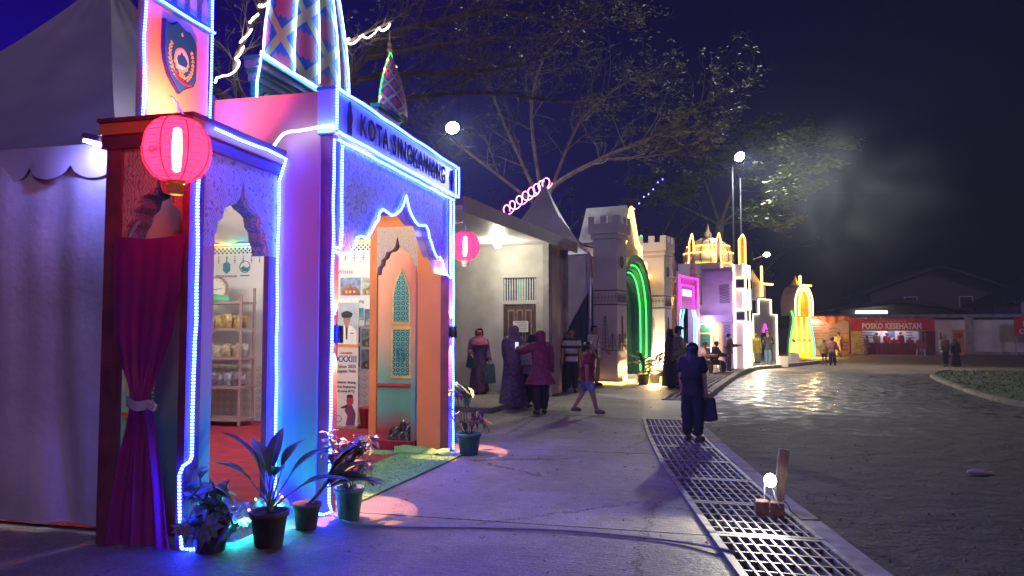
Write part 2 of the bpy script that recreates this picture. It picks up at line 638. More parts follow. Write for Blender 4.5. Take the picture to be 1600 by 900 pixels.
def dome_cloth():
    """woven-look dome skin: cream lattice, pink stepped crosses on blue (UV over the gores)"""
    m, nt, b = _nt('woven_diamond_dome_skin')
    N, L = nt.nodes, nt.links
    uv = N.new('ShaderNodeUVMap')
    sp = N.new('ShaderNodeSeparateXYZ')
    L.new(uv.outputs[0], sp.inputs[0])
    a = nmath(nt, 'ADD', nmath(nt, 'MULTIPLY', sp.outputs[0], 3.0), nmath(nt, 'MULTIPLY', sp.outputs[1], 3.6))
    d = nmath(nt, 'SUBTRACT', nmath(nt, 'MULTIPLY', sp.outputs[0], 3.0), nmath(nt, 'MULTIPLY', sp.outputs[1], 3.6))
    fa = nmath(nt, 'ABSOLUTE', nmath(nt, 'SUBTRACT', nmath(nt, 'FRACT', a), 0.5))
    fd = nmath(nt, 'ABSOLUTE', nmath(nt, 'SUBTRACT', nmath(nt, 'FRACT', d), 0.5))
    band = nmath(nt, 'GREATER_THAN', nmath(nt, 'MAXIMUM', fa, fd), 0.40)
    cross = nmath(nt, 'ADD', nmath(nt, 'MULTIPLY', nmath(nt, 'LESS_THAN', fa, 0.12), nmath(nt, 'LESS_THAN', fd, 0.34)), nmath(nt, 'MULTIPLY', nmath(nt, 'LESS_THAN', fd, 0.12), nmath(nt, 'LESS_THAN', fa, 0.34)))
    core = nmath(nt, 'LESS_THAN', nmath(nt, 'MAXIMUM', fa, fd), 0.23)
    pink = nmath(nt, 'MINIMUM', nmath(nt, 'ADD', cross, core), 1.0)
    c = mixc(nt, pink, (0.04, 0.16, 0.60), (0.72, 0.16, 0.27))
    c = mixc(nt, band, c, (0.66, 0.58, 0.26))
    L.new(c, b.inputs['Base Color'])
    b.inputs['Roughness'].default_value = 0.45
    return m


def lattice_mat():
    """a sheet of pierced fretwork seen flat: teal ground, dark holes"""
    m, nt, b = _nt('teal_fretwork_sheet')
    N, L = nt.nodes, nt.links
    tc = N.new('ShaderNodeTexCoord')
    sp = N.new('ShaderNodeSeparateXYZ')
    L.new(tc.outputs['Object'], sp.inputs[0])
    u = nmath(nt, 'SUBTRACT', nmath(nt, 'FRACT', nmath(nt, 'MULTIPLY', sp.outputs[0], 13)), 0.5)
    v = nmath(nt, 'SUBTRACT', nmath(nt, 'FRACT', nmath(nt, 'MULTIPLY', sp.outputs[2], 13)), 0.5)
    r = nmath(nt, 'SQRT', nmath(nt, 'ADD', nmath(nt, 'MULTIPLY', u, u), nmath(nt, 'MULTIPLY', v, v)))
    k = nmath(nt, 'GREATER_THAN', nmath(nt, 'SINE', nmath(nt, 'MULTIPLY', r, 15)), 0.1)
    L.new(mixc(nt, k, (0.012, 0.03, 0.06), (0.10, 0.40, 0.40)), b.inputs['Base Color'])
    b.inputs['Roughness'].default_value = 0.5
    return m


def stripes(name, c1, c2, scale, axis=2, duty=0.5):
    m, nt, b = _nt(name)
    N, L = nt.nodes, nt.links
    tc = N.new('ShaderNodeTexCoord')
    sp = N.new('ShaderNodeSeparateXYZ')
    L.new(tc.outputs['Object'], sp.inputs[0])
    k = nmath(nt, 'GREATER_THAN', nmath(nt, 'FRACT', nmath(nt, 'MULTIPLY', sp.outputs[axis], scale)), duty)
    L.new(mixc(nt, k, c1, c2), b.inputs['Base Color'])
    b.inputs['Roughness'].default_value = 0.75
    return m


def paving():
    """broom-finished concrete, stained"""
    m, nt, b = _nt('broomed_concrete')
    N, L = nt.nodes, nt.links
    tc = N.new('ShaderNodeTexCoord')
    n1 = N.new('ShaderNodeTexNoise'); n1.inputs['Scale'].default_value = 0.8; n1.inputs['Detail'].default_value = 7; n1.inputs['Roughness'].default_value = 0.65
    L.new(tc.outputs['Object'], n1.inputs['Vector'])
    mp = N.new('ShaderNodeMapping'); mp.inputs['Scale'].default_value = (4.0, 58, 1)
    L.new(tc.outputs['Object'], mp.inputs[0])
    n2 = N.new('ShaderNodeTexNoise'); n2.inputs['Scale'].default_value = 1.0; n2.inputs['Detail'].default_value = 4
    L.new(mp.outputs[0], n2.inputs['Vector'])
    n3 = N.new('ShaderNodeTexNoise'); n3.inputs['Scale'].default_value = 9; n3.inputs['Detail'].default_value = 9; n3.inputs['Roughness'].default_value = 0.75
    L.new(tc.outputs['Object'], n3.inputs['Vector'])
    rm = N.new('ShaderNodeValToRGB')
    n4 = N.new('ShaderNodeTexNoise'); n4.inputs['Scale'].default_value = 0.33; n4.inputs['Detail'].default_value = 8; n4.inputs['Roughness'].default_value = 0.7; n4.inputs['Distortion'].default_value = 0.8
    L.new(tc.outputs['Object'], n4.inputs['Vector'])
    st = N.new('ShaderNodeMapRange'); st.inputs['From Min'].default_value = 0.42; st.inputs['From Max'].default_value = 0.60; st.inputs['To Min'].default_value = 0.55; st.inputs['To Max'].default_value = 1.0
    L.new(n4.outputs['Fac'], st.inputs['Value'])
    rm.color_ramp.elements[0].position = 0.34; rm.color_ramp.elements[0].color = (0.13, 0.115, 0.10, 1)
    rm.color_ramp.elements[1].position = 0.68; rm.color_ramp.elements[1].color = (0.44, 0.39, 0.34, 1)
    L.new(nmath(nt, 'ADD', nmath(nt, 'MULTIPLY', n1.outputs['Fac'], 0.55), nmath(nt, 'ADD', nmath(nt, 'MULTIPLY', n2.outputs['Fac'], 0.17), nmath(nt, 'MULTIPLY', n3.outputs['Fac'], 0.28))), rm.inputs[0])
    sm = N.new('ShaderNodeVectorMath'); sm.operation = 'SCALE'
    L.new(rm.outputs[0], sm.inputs[0]); L.new(st.outputs[0], sm.inputs['Scale'])
    vc = N.new('ShaderNodeTexVoronoi'); vc.feature = 'DISTANCE_TO_EDGE'; vc.inputs['Scale'].default_value = 0.42
    wp = N.new('ShaderNodeVectorMath'); wp.operation = 'MULTIPLY_ADD'; wp.inputs[1].default_value = (.55, .55, .0)
    L.new(n3.outputs['Color'], wp.inputs[0]); L.new(tc.outputs['Object'], wp.inputs[2])
    L.new(wp.outputs[0], vc.inputs['Vector'])
    crack = nmath(nt, 'MULTIPLY', nmath(nt, 'LESS_THAN', vc.outputs['Distance'], 0.006), nmath(nt, 'GREATER_THAN', n4.outputs['Fac'], 0.5))
    n5 = N.new('ShaderNodeTexNoise'); n5.inputs['Scale'].default_value = 55; n5.inputs['Detail'].default_value = 3
    L.new(tc.outputs['Object'], n5.inputs['Vector'])
    spk = N.new('ShaderNodeMapRange'); spk.inputs['From Min'].default_value = .35; spk.inputs['From Max'].default_value = .65; spk.inputs['To Min'].default_value = .68; spk.inputs['To Max'].default_value = 1.22
    L.new(n5.outputs['Fac'], spk.inputs['Value'])
    sm2 = N.new('ShaderNodeVectorMath'); sm2.operation = 'SCALE'
    L.new(sm.outputs[0], sm2.inputs[0]); L.new(spk.outputs[0], sm2.inputs['Scale'])
    L.new(mixc(nt, nmath(nt, 'MULTIPLY', crack, .85), sm2.outputs[0], (.03, .026, .022)), b.inputs['Base Color'])
    L.new(nmath(nt, 'MULTIPLY_ADD', st.outputs[0], 0.35, 0.38), b.inputs['Roughness'])
    bp = N.new('ShaderNodeBump'); bp.inputs['Strength'].default_value = 0.9; bp.inputs['Distance'].default_value = 0.018
    L.new(nmath(nt, 'ADD', nmath(nt, 'MULTIPLY', n2.outputs['Fac'], 0.7), nmath(nt, 'MULTIPLY', n3.outputs['Fac'], 1.2)), bp.inputs['Height'])
    L.new(bp.outputs[0], b.inputs['Normal'])
    return m


def road_mud():
    """trodden, muddy asphalt: dry tan far off, rutted and wet in the middle, gritty near"""
    m, nt, b = _nt('muddy_wet_asphalt')
    N, L = nt.nodes, nt.links
    tc = N.new('ShaderNodeTexCoord')
    sp = N.new('ShaderNodeSeparateXYZ')
    L.new(tc.outputs['Object'], sp.inputs[0])
    n1 = N.new('ShaderNodeTexNoise'); n1.inputs['Scale'].default_value = 0.35; n1.inputs['Detail'].default_value = 6
    n2 = N.new('ShaderNodeTexNoise'); n2.inputs['Scale'].default_value = 2.6; n2.inputs['Detail'].default_value = 8; n2.inputs['Roughness'].default_value = 0.62
    n3 = N.new('ShaderNodeTexNoise'); n3.inputs['Scale'].default_value = 26; n3.inputs['Detail'].default_value = 4
    for n in (n1, n2, n3):
        L.new(tc.outputs['Object'], n.inputs['Vector'])
    mw = N.new('ShaderNodeMapping'); mw.inputs['Scale'].default_value = (1, 1, 1); mw.inputs['Rotation'].default_value = (0, 0, R(-24))
    L.new(tc.outputs['Object'], mw.inputs[0])
    wv = N.new('ShaderNodeTexWave'); wv.inputs['Scale'].default_value = 0.9; wv.inputs['Distortion'].default_value = 7; wv.inputs['Detail'].default_value = 3; wv.inputs['Detail Scale'].default_value = 1.2
    L.new(mw.outputs[0], wv.inputs['Vector'])
    # the wet stretch lies between 14 and 32 m along the street
    y = nmath(nt, 'ADD', sp.outputs[1], nmath(nt, 'ADD', nmath(nt, 'MULTIPLY', nmath(nt, 'SUBTRACT', n1.outputs['Fac'], 0.5), 16), nmath(nt, 'MULTIPLY', nmath(nt, 'SUBTRACT', n2.outputs['Fac'], 0.5), 12)))
    s1 = N.new('ShaderNodeMapRange'); s1.interpolation_type = 'SMOOTHSTEP'; s1.inputs['From Min'].default_value = 11.5; s1.inputs['From Max'].default_value = 20
    s2 = N.new('ShaderNodeMapRange'); s2.interpolation_type = 'SMOOTHSTEP'; s2.inputs['From Min'].default_value = 26; s2.inputs['From Max'].default_value = 30; s2.inputs['To Min'].default_value = 1; s2.inputs['To Max'].default_value = 0
    L.new(y, s1.inputs['Value']); L.new(y, s2.inputs['Value'])
    wet = nmath(nt, 'MULTIPLY', s1.outputs[0], s2.outputs[0])
    pud = N.new('ShaderNodeMapRange'); pud.inputs['From Min'].default_value = 0.44; pud.inputs['From Max'].default_value = 0.60
    L.new(n2.outputs['Fac'], pud.inputs['Value'])
    wetp = nmath(nt, 'MULTIPLY', wet, nmath(nt, 'ADD', nmath(nt, 'MULTIPLY', pud.outputs[0], 0.75), 0.25))
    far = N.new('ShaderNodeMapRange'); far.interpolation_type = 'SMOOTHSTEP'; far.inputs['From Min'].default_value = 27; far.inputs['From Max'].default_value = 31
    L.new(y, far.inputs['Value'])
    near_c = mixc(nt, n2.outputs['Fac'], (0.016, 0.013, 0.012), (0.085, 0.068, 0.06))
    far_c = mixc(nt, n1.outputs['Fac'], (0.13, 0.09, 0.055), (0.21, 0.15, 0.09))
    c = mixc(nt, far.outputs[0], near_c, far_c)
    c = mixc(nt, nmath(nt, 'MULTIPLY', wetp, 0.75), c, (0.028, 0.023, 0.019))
    grit = nmath(nt, 'GREATER_THAN', n3.outputs['Fac'], 0.66)
    c = mixc(nt, nmath(nt, 'MULTIPLY', grit, 0.4), c, (0.17, 0.145, 0.13))
    L.new(c, b.inputs['Base Color'])
    rr = N.new('ShaderNodeMapRange'); rr.inputs['To Min'].default_value = 0.82; rr.inputs['To Max'].default_value = 0.13
    L.new(wetp, rr.inputs['Value'])
    L.new(rr.outputs[0], b.inputs['Roughness'])
    h = nmath(nt, 'ADD', nmath(nt, 'MULTIPLY', n2.outputs['Fac'], 1.0), nmath(nt, 'ADD', nmath(nt, 'MULTIPLY', n3.outputs['Fac'], 0.22), nmath(nt, 'MULTIPLY', nmath(nt, 'MULTIPLY', wv.outputs['Fac'], wet), 0.22)))
    bp = N.new('ShaderNodeBump'); bp.inputs['Strength'].default_value = 0.85; bp.inputs['Distance'].default_value = 0.085
    L.new(h, bp.inputs['Height'])
    L.new(bp.outputs[0], b.inputs['Normal'])
    return m


sprayed = gradient_paint()
batik_tan = batik('tan_batik_print', (0.58, 0.48, 0.42), (0.26, 0.19, 0.165))
batik_white = batik('white_lace_print', (0.66, 0.60, 0.52), (0.38, 0.31, 0.24), 9)
glitter_blue = mat('blue_glitter_board', (0.26, 0.34, 0.58), 0.35, 0.4, 70, 0.2, 90)
dome_skin = dome_cloth()
fret = lattice_mat()
pave = paving()
mud = road_mud()
# ------------------------------------------------------------------ ground, paving, drain trench
LEFT = [(-12, 3.6), (5.08, 0.29), (6.5, 0.05), (8.9, -0.36), (11, -0.64), (13.18, -0.87), (16.7, -0.70), (18, -0.60), (22, -0.10), (25.9, 0.46), (29.4, 1.28), (31, 2.2), (33, 3.3), (35, 4.4), (37, 5.6)]
RIGHT = [(-12, 4.35), (5.26, 1.04), (7.64, 0.62), (10.5, 0.20), (13.18, -0.13), (16.7, 0.08), (18, 0.22), (22, 0.72), (25.9, 1.30), (29.4, 2.1), (31, 3.0), (33, 4.1), (35, 5.1), (37, 6.2)]
Lx = lambda y: interp(LEFT, y)
Rx = lambda y: interp(RIGHT, y)

b = MB()
b.add([(-900, -300, -0.5), (900, -300, -0.5), (900, 1500, -0.5), (-900, 1500, -0.5)], [(0, 1, 2, 3)])
structure(b.build('ground', mat('dark_subsoil', (0.035, 0.028, 0.022), 0.95, 0.25, 1.5)))

ys = sorted(set([-12, -4, 0, 2, 4] + [y for y, _ in LEFT] + [y for y, _ in RIGHT] + [7, 10, 12, 14, 15.5, 20, 24, 27.5]))
b = MB()
v, f = [], []
for y in ys:
    v += [(Rx(y) + 0.11, y, 0.0), (Rx(y) + 1.2, y, 0.0), (60, y, 0.0), (900, y, 0.0)]
for i in range(len(ys) - 1):
    for k in range(3):
        a = i * 4 + k
        f.append((a, a + 1, a + 5, a + 4))
b.add(v, f)
b.add([(5.6, 37, 0), (900, 37, 0), (900, 1500, 0), (-900, 1500, 0), (-900, 37, 0)], [(0, 1, 2, 3, 4)])
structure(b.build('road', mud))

pv = structure(bpy.data.objects.new('pavement', None))
COL.objects.link(pv)
joints = [-12, 0.6, 5.98, 9.6, 13.2, 16.72, 21, 26, 31, 37]
for a, c in zip(joints, joints[1:]):
    yy = [y for y in ys if a + 0.011 < y < c - 0.011]
    yy = [a + 0.011] + yy + [c - 0.011]
    b = MB()
    v, f = [], []
    bridge = abs(a - 13.2) < 1e-6
    for y in yy:
        xe = (Rx(y) + 0.108) if bridge else (Lx(y) - 0.045)
        v += [(-60, y, 0), (xe, y, 0), (xe, y, -0.45)]
    for i in range(len(yy) - 1):
        q = i * 3
        f += [(q, q + 1, q + 4, q + 3), (q + 1, q + 2, q + 5, q + 4)]
    n = len(v)
    v += [(-60, yy[0], -0.1), (v[1][0], yy[0], -0.45), (-60, yy[-1], -0.1), (v[n - 2][0], yy[-1], -0.45)]
    f += [(0, n, n + 1, 1), (n - 3, n - 2, n + 3, n + 2)]
    b.add(v, f)
    b.build('concrete_slab', pave, pv, local=True)
# trench walls on the road side
b = MB()
v, f = [], []
for y in ys:
    v += [(Rx(y) + 0.0, y, -0.02), (Rx(y) + 0.0, y, -0.5)]
for i in range(len(ys) - 1):
    f.append((i * 2, i * 2 + 1, i * 2 + 3, i * 2 + 2))
b.add(v, f)
b.build('trench_wall', concrete_raw, pv, local=True)


def edge_path(fn, off, y0, y1, step=0.6):
    n = max(2, int((y1 - y0) / step))
    return [(fn(y0 + (y1 - y0) * i / n) + off, y0 + (y1 - y0) * i / n) for i in range(n + 1)]


def edge_strip(path, w, z0, z1, rag=0.0):
    b = MB()
    P = [Vector((x, y, 0)) for x, y in path]
    v, f = [], []
    for i, p in enumerate(P):
        t = (P[min(i + 1, len(P) - 1)] - P[max(i - 1, 0)]).normalized()
        nrm = Vector((t.y, -t.x, 0))
        e = rag * (random.random() - .5)
        q = p + nrm * (w + e)
        h = z1 + rag * 0.15 * (random.random() - .5)
        v += [(p.x, p.y, z0), (p.x, p.y, h), (p.x + nrm.x * w * .85, p.y + nrm.y * w * .85, h), (q.x, q.y, z0)]
    for i in range(len(P) - 1):
        a = i * 4
        f += [(a, a + 4, a + 5, a + 1), (a + 1, a + 5, a + 6, a + 2), (a + 2, a + 6, a + 7, a + 3)]
    f += [(0, 1, 2, 3), tuple(len(v) - 4 + k for k in (3, 2, 1, 0))]
    return b.add(v, f)


kb = structure(bpy.data.objects.new('drain_kerb', None))
COL.objects.link(kb)
yk = [-6, 2.4, 4.9, 6.55, 8.6, 10.6, 13.0]
for a, c in zip(yk, yk[1:]):
    edge_strip(edge_path(Rx, 0.015, a + 0.012, c - 0.012, .3), 0.17, -0.03, 0.022 + random.uniform(-.006, .012), 0.05).build('kerb_stone', curb_mat, kb, local=True)
yk = [17.1, 19.2, 21.6, 24, 26.4, 28.6, 30.4, 32, 33.6, 35.2, 36.9]
for a, c in zip(yk, yk[1:]):
    edge_strip(edge_path(Rx, 0.02, a + 0.012, c - 0.012, .4), 0.2, -0.03, 0.13 + random.uniform(-.012, .012), 0.03).build('kerb_stone', curb_mat, kb, local=True)

# ------------------------------------------------------------------ steel drain grates, panel by panel
grate_steel = mat('painted_grate_steel', (0.24, 0.22, 0.22), 0.6, 0.38, 11, 0.1, 60, metal=0.25)


def grate_panel(y0, y1, label, nlong, ncross, group='steel grates over the drain trench'):
    t = thing('drain_grate', label, 'grate', (0, 0, 0), 0, group)
    xa0, xb0, xa1, xb1 = Lx(y0), Rx(y0), Lx(y1), Rx(y1)
    g_ = 0.012
    y0 += g_; y1 -= g_

    def P(u, w):
        xa = xa0 + (xa1 - xa0) * w; xb = xb0 + (xb1 - xb0) * w
        return Vector((xa + (xb - xa) * u, y0 + (y1 - y0) * w, 0))

    def bar(name, p, q, w, z0, z1):
        d = (q - p).normalized(); nn = Vector((-d.y, d.x, 0)) * w / 2
        b = MB()
        c = [p - nn, p + nn, q + nn, q - nn]
        b.add([(k.x, k.y, z) for z in (z0, z1) for k in c], [(0, 1, 2, 3), (7, 6, 5, 4), (0, 4, 5, 1), (1, 5, 6, 2), (2, 6, 7, 3), (3, 7, 4, 0)])
        return b.build(name, grate_steel, t, local=True)
    bar('side_rail', P(-0.03, 0), P(-0.03, 1), 0.055, -0.02, 0.022)
    bar('side_rail', P(0.985, 0), P(0.985, 1), 0.045, -0.02, 0.019)
    bar('end_rail', P(0.008, 0.02), P(0.955, 0.02), 0.05, -0.02, 0.0165)
    bar('end_rail', P(0.008, 0.98), P(0.955, 0.98), 0.05, -0.02, 0.0165)
    for i in range(1, nlong):
        bar('long_bar', P(i / nlong, 0.045), P(i / nlong, 0.955), 0.016, -0.018, 0.013)
    for j in range(1, ncross):
        bar('cross_bar', P(0.015, j / ncross), P(0.95, j / ncross), 0.020, -0.024, 0.009)


gy = [3.9, 4.95, 6.0, 7.05, 8.1, 9.15, 10.2, 11.2, 12.2, 13.15]
lab = ['grate panel with slanting bars, farthest along the trench from the booths beyond', 'grate panel one before the brick footed spotlight', 'grate panel beside the small brick footed spotlight', 'grate panel just past the wooden stake', 'grate panel two past the wooden stake', 'grate panel just before the feet of the woman in black', 'grate panel under the feet of the woman in black', 'grate panel right behind the woman in black', 'grate panel touching the concrete crossing']
for i in range(len(gy) - 1):
    grate_panel(gy[i], gy[i + 1], 'steel ' + lab[i], 10, 5)
gy2 = [16.8, 18.2, 19.8, 21.6, 23.6, 25.6, 27.6, 29.4]
lab2 = ['first past the concrete crossing', 'second past the concrete crossing', 'third past the crossing by the police vest', 'along the pink boards', 'before the seated group', 'at the feet of the seated group', 'near the white pillar minaret']
for i in range(len(gy2) - 1):
    grate_panel(gy2[i], gy2[i + 1], 'rusty steel grate panel ' + lab2[i], 6, 5, 'far steel grates along the kerb')

# concrete strip filling the trench past the last grate
b = MB()
yy = [y for y in ys if 29.4 <= y]
v, f = [], []
for y in yy:
    v += [(Lx(y) - 0.044, y, -0.004), (Rx(y) + 0.05, y, -0.004)]
for i in range(len(yy) - 1):
    f.append((i * 2, i * 2 + 1, i * 2 + 3, i * 2 + 2))
b.add(v, f)
b.build('concrete_strip', pave, pv, local=True)

# ------------------------------------------------------------------ grass island with its kerb
isl = [(8.9, 29.6), (8.2, 28.6), (7.5, 26.5), (7.0, 23.5), (6.6, 20.3), (6.45, 17.6), (6.8, 15.2)]
isl_s = smooth_path([(x, y, 0) for x, y in isl], 4)
isl_p = [(p.x, p.y) for p in isl_s] + [(9, 13.6), (26, 13), (30, 31), (15, 30.6), (10.4, 30.2)]
b = MB()
b.prism(isl_p, 'z', -0.02, 0.05)
structure(b.build('grass_ground', mat('lawn_soil', (0.045, 0.06, 0.02), 0.95, 0.35, 3, 0.4, 30)))
ik = structure(bpy.data.objects.new('island_kerb', None))
COL.objects.link(ik)
pth = [(p.x, p.y) for p in isl_s]
for i in range(0, len(pth) - 2, 3):
    seg = pth[i:i + 4]
    edge_strip([(x, y) for x, y in seg], 0.16, -0.02, 0.08 + random.uniform(-.01, .012)).build('kerb_stone', mat('mossy_kerb', (.16, .14, .11), .9, .3, 5, .3, 30), ik, local=True)


def inside(x, y, poly):
    c = False
    n = len(poly)
    for i in range(n):
        (a, b_), (p, q) = poly[i], poly[i - 1]
        if (b_ > y) != (q > y) and x < (p - a) * (y - b_) / (q - b_) + a:
            c = not c
    return c


b = MB()
rg = random.Random(3)
cnt = 0
while cnt < 9000:
    x, y = rg.uniform(6.4, 19), rg.uniform(13.6, 30.5)
    if not inside(x - .1, y, isl_p) or noise.noise((x * .7, y * .7, 0)) < -0.28:
        continue
    cnt += 1
    a = rg.uniform(0, PI); h = rg.uniform(.02, .07); w = rg.uniform(.012, .03)
    dx, dy = math.cos(a) * w, math.sin(a) * w
    lx, ly = rg.uniform(-.06, .06), rg.uniform(-.06, .06)
    b.add([(x - dx, y - dy, .045), (x + dx, y + dy, .045), (x + lx, y + ly, .05 + h)], [(0, 1, 2)])
o = tag(b.build('grass', mat('grass_blade', (0.11, 0.15, 0.035), 0.7, 0.4, 1.5)), 'short patchy green grass on the kerbed island', 'grass')
o['kind'] = 'stuff'

# loose grit and litter on the road
b = MB()
for i in range(700):
    y = rg.uniform(3.6, 14); x = Rx(y) + .3 + rg.random() ** 1.6 * 7
    r = rg.uniform(.005, .018)
    q = [(x + r * math.cos(a + rg.random()), y + r * math.sin(a + rg.random()), 0.0) for a in (0, 1.6, 3.1, 4.7)]
    b.add(q + [(x, y, r * .9)], [(0, 1, 4), (1, 2, 4), (2, 3, 4), (3, 0, 4)])
o = tag(b.build('gravel', mat('pale_grit', (0.22, 0.2, 0.18), 0.9, 0.4, 4)), 'loose grit scattered over the muddy asphalt', 'gravel')
o['kind'] = 'stuff'

# dry leaves and scraps blown over the paving
b = MB()
for i in range(420):
    y = rg.uniform(3.4, 16); x = Lx(y) - .1 - rg.random() ** 1.3 * 3.0
    if x < -2.75 and y < 9.6:
        continue
    r = rg.uniform(.008, .026); a = rg.uniform(0, 2 * PI)
    e1, e2 = Vector((math.cos(a), math.sin(a), 0)) * r, Vector((-math.sin(a), math.cos(a), 0)) * r * rg.uniform(.3, .6)
    c = Vector((x, y, .004))
    b.add([c - e1, c - e2 + Vector((0, 0, r * .3)), c + e1 + Vector((0, 0, r * .4)), c + e2], [(0, 1, 2, 3)])
o = tag(b.build('leaf_litter', mat('dry_leaf_scrap', (0.15, 0.10, 0.06), 0.8, 0.6, 3)), 'dry leaf scraps scattered over the concrete paving', 'litter')
o['kind'] = 'stuff'
# ------------------------------------------------------------------ the lit booth with the lettered sign
XF, YL, YR = -3.09, 5.87, 9.19          # portal front plane, near and far edge
XW, YW = -3.60, 4.67                    # wing front plane, wing end plane
KB = thing('festival_booth', 'tall orange festival booth with blue light ropes, domes and lettered sign band', 'booth', (XW, 7.5, 0))


def part(b, name, m, parent=KB, smooth=False):
    return b.build(name, m, parent, smooth)


def rope(pts, m=blue_led, r=0.012, parent=None, name='light_rope', local=False, n=6):
    b = MB()
    if not local and r > .0095:                     # hand-fixed: slight waver between clips
        q_ = [Vector(p) for p in pts]
        fine = [q_[0]]
        for a_, c_ in zip(q_, q_[1:]):
            k_ = max(1, int((c_ - a_).length / .12))
            for j_ in range(1, k_ + 1):
                p_ = a_.lerp(c_, j_ / k_)
                if j_ < k_:
                    p_ = p_ + .011 * noise.noise_vector(p_ * 2.7)
                fine.append(p_)
        pts = fine
    b.tube(pts, r, n)
    return b.build(name, m, parent if parent is not None else KB, True, local)


def arch_curve(half, cy_, k=4):
    """mirror a half profile (distance from the middle, height) into one line"""
    L_ = [(cy_ - d, z) for d, z in half]
    R_ = [(cy_ + d, z) for d, z in half[::-1]][1:]
    return L_ + R_


half = [(1.47, 2.27), (1.34, 2.28), (1.26, 2.36), (1.21, 2.44), (1.10, 2.47), (1.00, 2.46), (0.90, 2.53), (0.80, 2.63), (0.73, 2.68), (0.71, 2.75), (0.62, 2.80), (0.50, 2.785), (0.40, 2.77), (0.28, 2.80), (0.16, 2.86), (0.08, 2.93), (0.0, 3.05)]
CY = (YL + YR) / 2 + 0.02
ac = arch_curve(half, CY)
# printed spandrel with the cut arch
sp = [(YL + 0.14, 3.30), (YL + 0.14, 2.27)] + ac + [(YR - 0.14, 2.27), (YR - 0.14, 3.30)]
b = MB(); b.prism(sp, 'x', XF - 0.07, XF); part(b, 'arch_panel', batik_tan)
# pale reveal under the arch
b = MB()
v, f = [], []
for y, z in ac:
    v += [(XF - 0.15, y, z + .004), (XF - 0.071, y, z + 0.004)]
for i in range(len(ac) - 1):
    f.append((i * 2, i * 2 + 1, i * 2 + 3, i * 2 + 2))
b.add(v, f); part(b, 'arch_reveal', white_paint)
# jambs
for y0, y1 in ((YL, YL + 0.135), (YR - 0.135, YR)):
    b = MB(); b.box(XF - 0.10, XF + 0.012, y0, y1, 0, 3.30); part(b, 'jamb', maroon_post)
# sign band, box roof, side walls
b = MB(); b.box(XF - 0.12, XF + 0.05, YL - 0.04, YR + 0.05, 3.305, 3.69); sb = part(b, 'sign_band', sign_face)
b = MB(); b.box(XF - 0.13, XF + 0.06, YL - 0.05, YR + 0.06, 3.692, 3.72); part(b, 'sign_cap', teal_board, sb)
me_rot = (R(90), 0, R(90))
word = 'KOTA SINGKAWANG'
me_w = text('lettering', word, 0.295, letter_dark, sb, (0, 0, 0), me_rot, 0.006, 0.0055, xs=0.88, gap=1.22)
me_w.location = Vector((XF + 0.060, CY - .02, 3.495)) - KB.location
wv_ = [q.co.x for q in me_w.data.vertices]
sc_ = 2.42 / (max(wv_) - min(wv_))
me_w.scale = (sc_, 1.0, 1)
split_letters(me_w)
for yc, hgt in ((6.10, 0.30), (9.03, 0.26)):
    b = MB()
    b.prism([(yc + a * .8, 3.50 + c * hgt / .3) for a, c in ((-.05, -.15), (.05, -.15), (.035, -.06), (.06, .0), (.05, .05), (.03, .08), (.03, .12), (.0, .16), (-.03, .12), (-.03, .08), (-.05, .05), (-.055, -.02), (-.035, -.07))], 'x', XF + .052, XF + .064)
    part(b, 'figure_emblem', letter_dark, sb)
b = MB(); b.prism([(-3.66, 0), (XF - .101, 0), (XF - .101, 3.30), (XF - .122, 3.30), (XF - .122, 3.66), (-4.27, 3.66), (-4.27, 3.0), (-3.66, 3.0)], 'y', YL - .02, YL + .03); part(b, 'side_wall', sprayed)
b = MB(); b.box(-4.27, XF - 0.122, YL - 0.012, YR - 0.0, 3.66, 3.69); part(b, 'roof_board', orange_paint)
# far side wall: orange frame round an inner arched doorway
X0, X1 = -4.20, XF - 0.10
b = MB(); b.box(-3.52, X1, YR - 0.10, YR - 0.05, 0, 3.64); part(b, 'inner_wall', orange_paint)
b = MB(); b.box(X0, -4.10, YR - 0.10, YR - 0.05, 0, 3.64); part(b, 'inner_wall', orange_paint)
b = MB(); b.box(-4.10, -3.52, YR - 0.10, YR - 0.05, 2.93, 3.64); part(b, 'inner_wall', orange_paint)
ih = [(0.29, 2.30), (0.27, 2.40), (0.235, 2.43), (0.225, 2.50), (0.175, 2.53), (0.155, 2.60), (0.10, 2.61), (0.06, 2.63), (0.03, 2.68), (0.0, 2.80)]
ia = arch_curve(ih, -3.81)
b = MB(); b.prism([(-4.10, 2.93), (-4.10, 2.30)] + ia + [(-3.52, 2.30), (-3.52, 2.93)], 'y', YR - 0.105, YR - 0.045); part(b, 'lace_panel', batik_white)
b = MB()
v, f = [], []
for x, z in ia:
    v += [(x, YR - 0.044, z), (x, YR + 0.05, z + .0)]
for i in range(len(ia) - 1):
    f.append((i * 2, i * 2 + 2, i * 2 + 3, i * 2 + 1))
b.add(v, f); part(b, 'arch_reveal', glitter_blue)


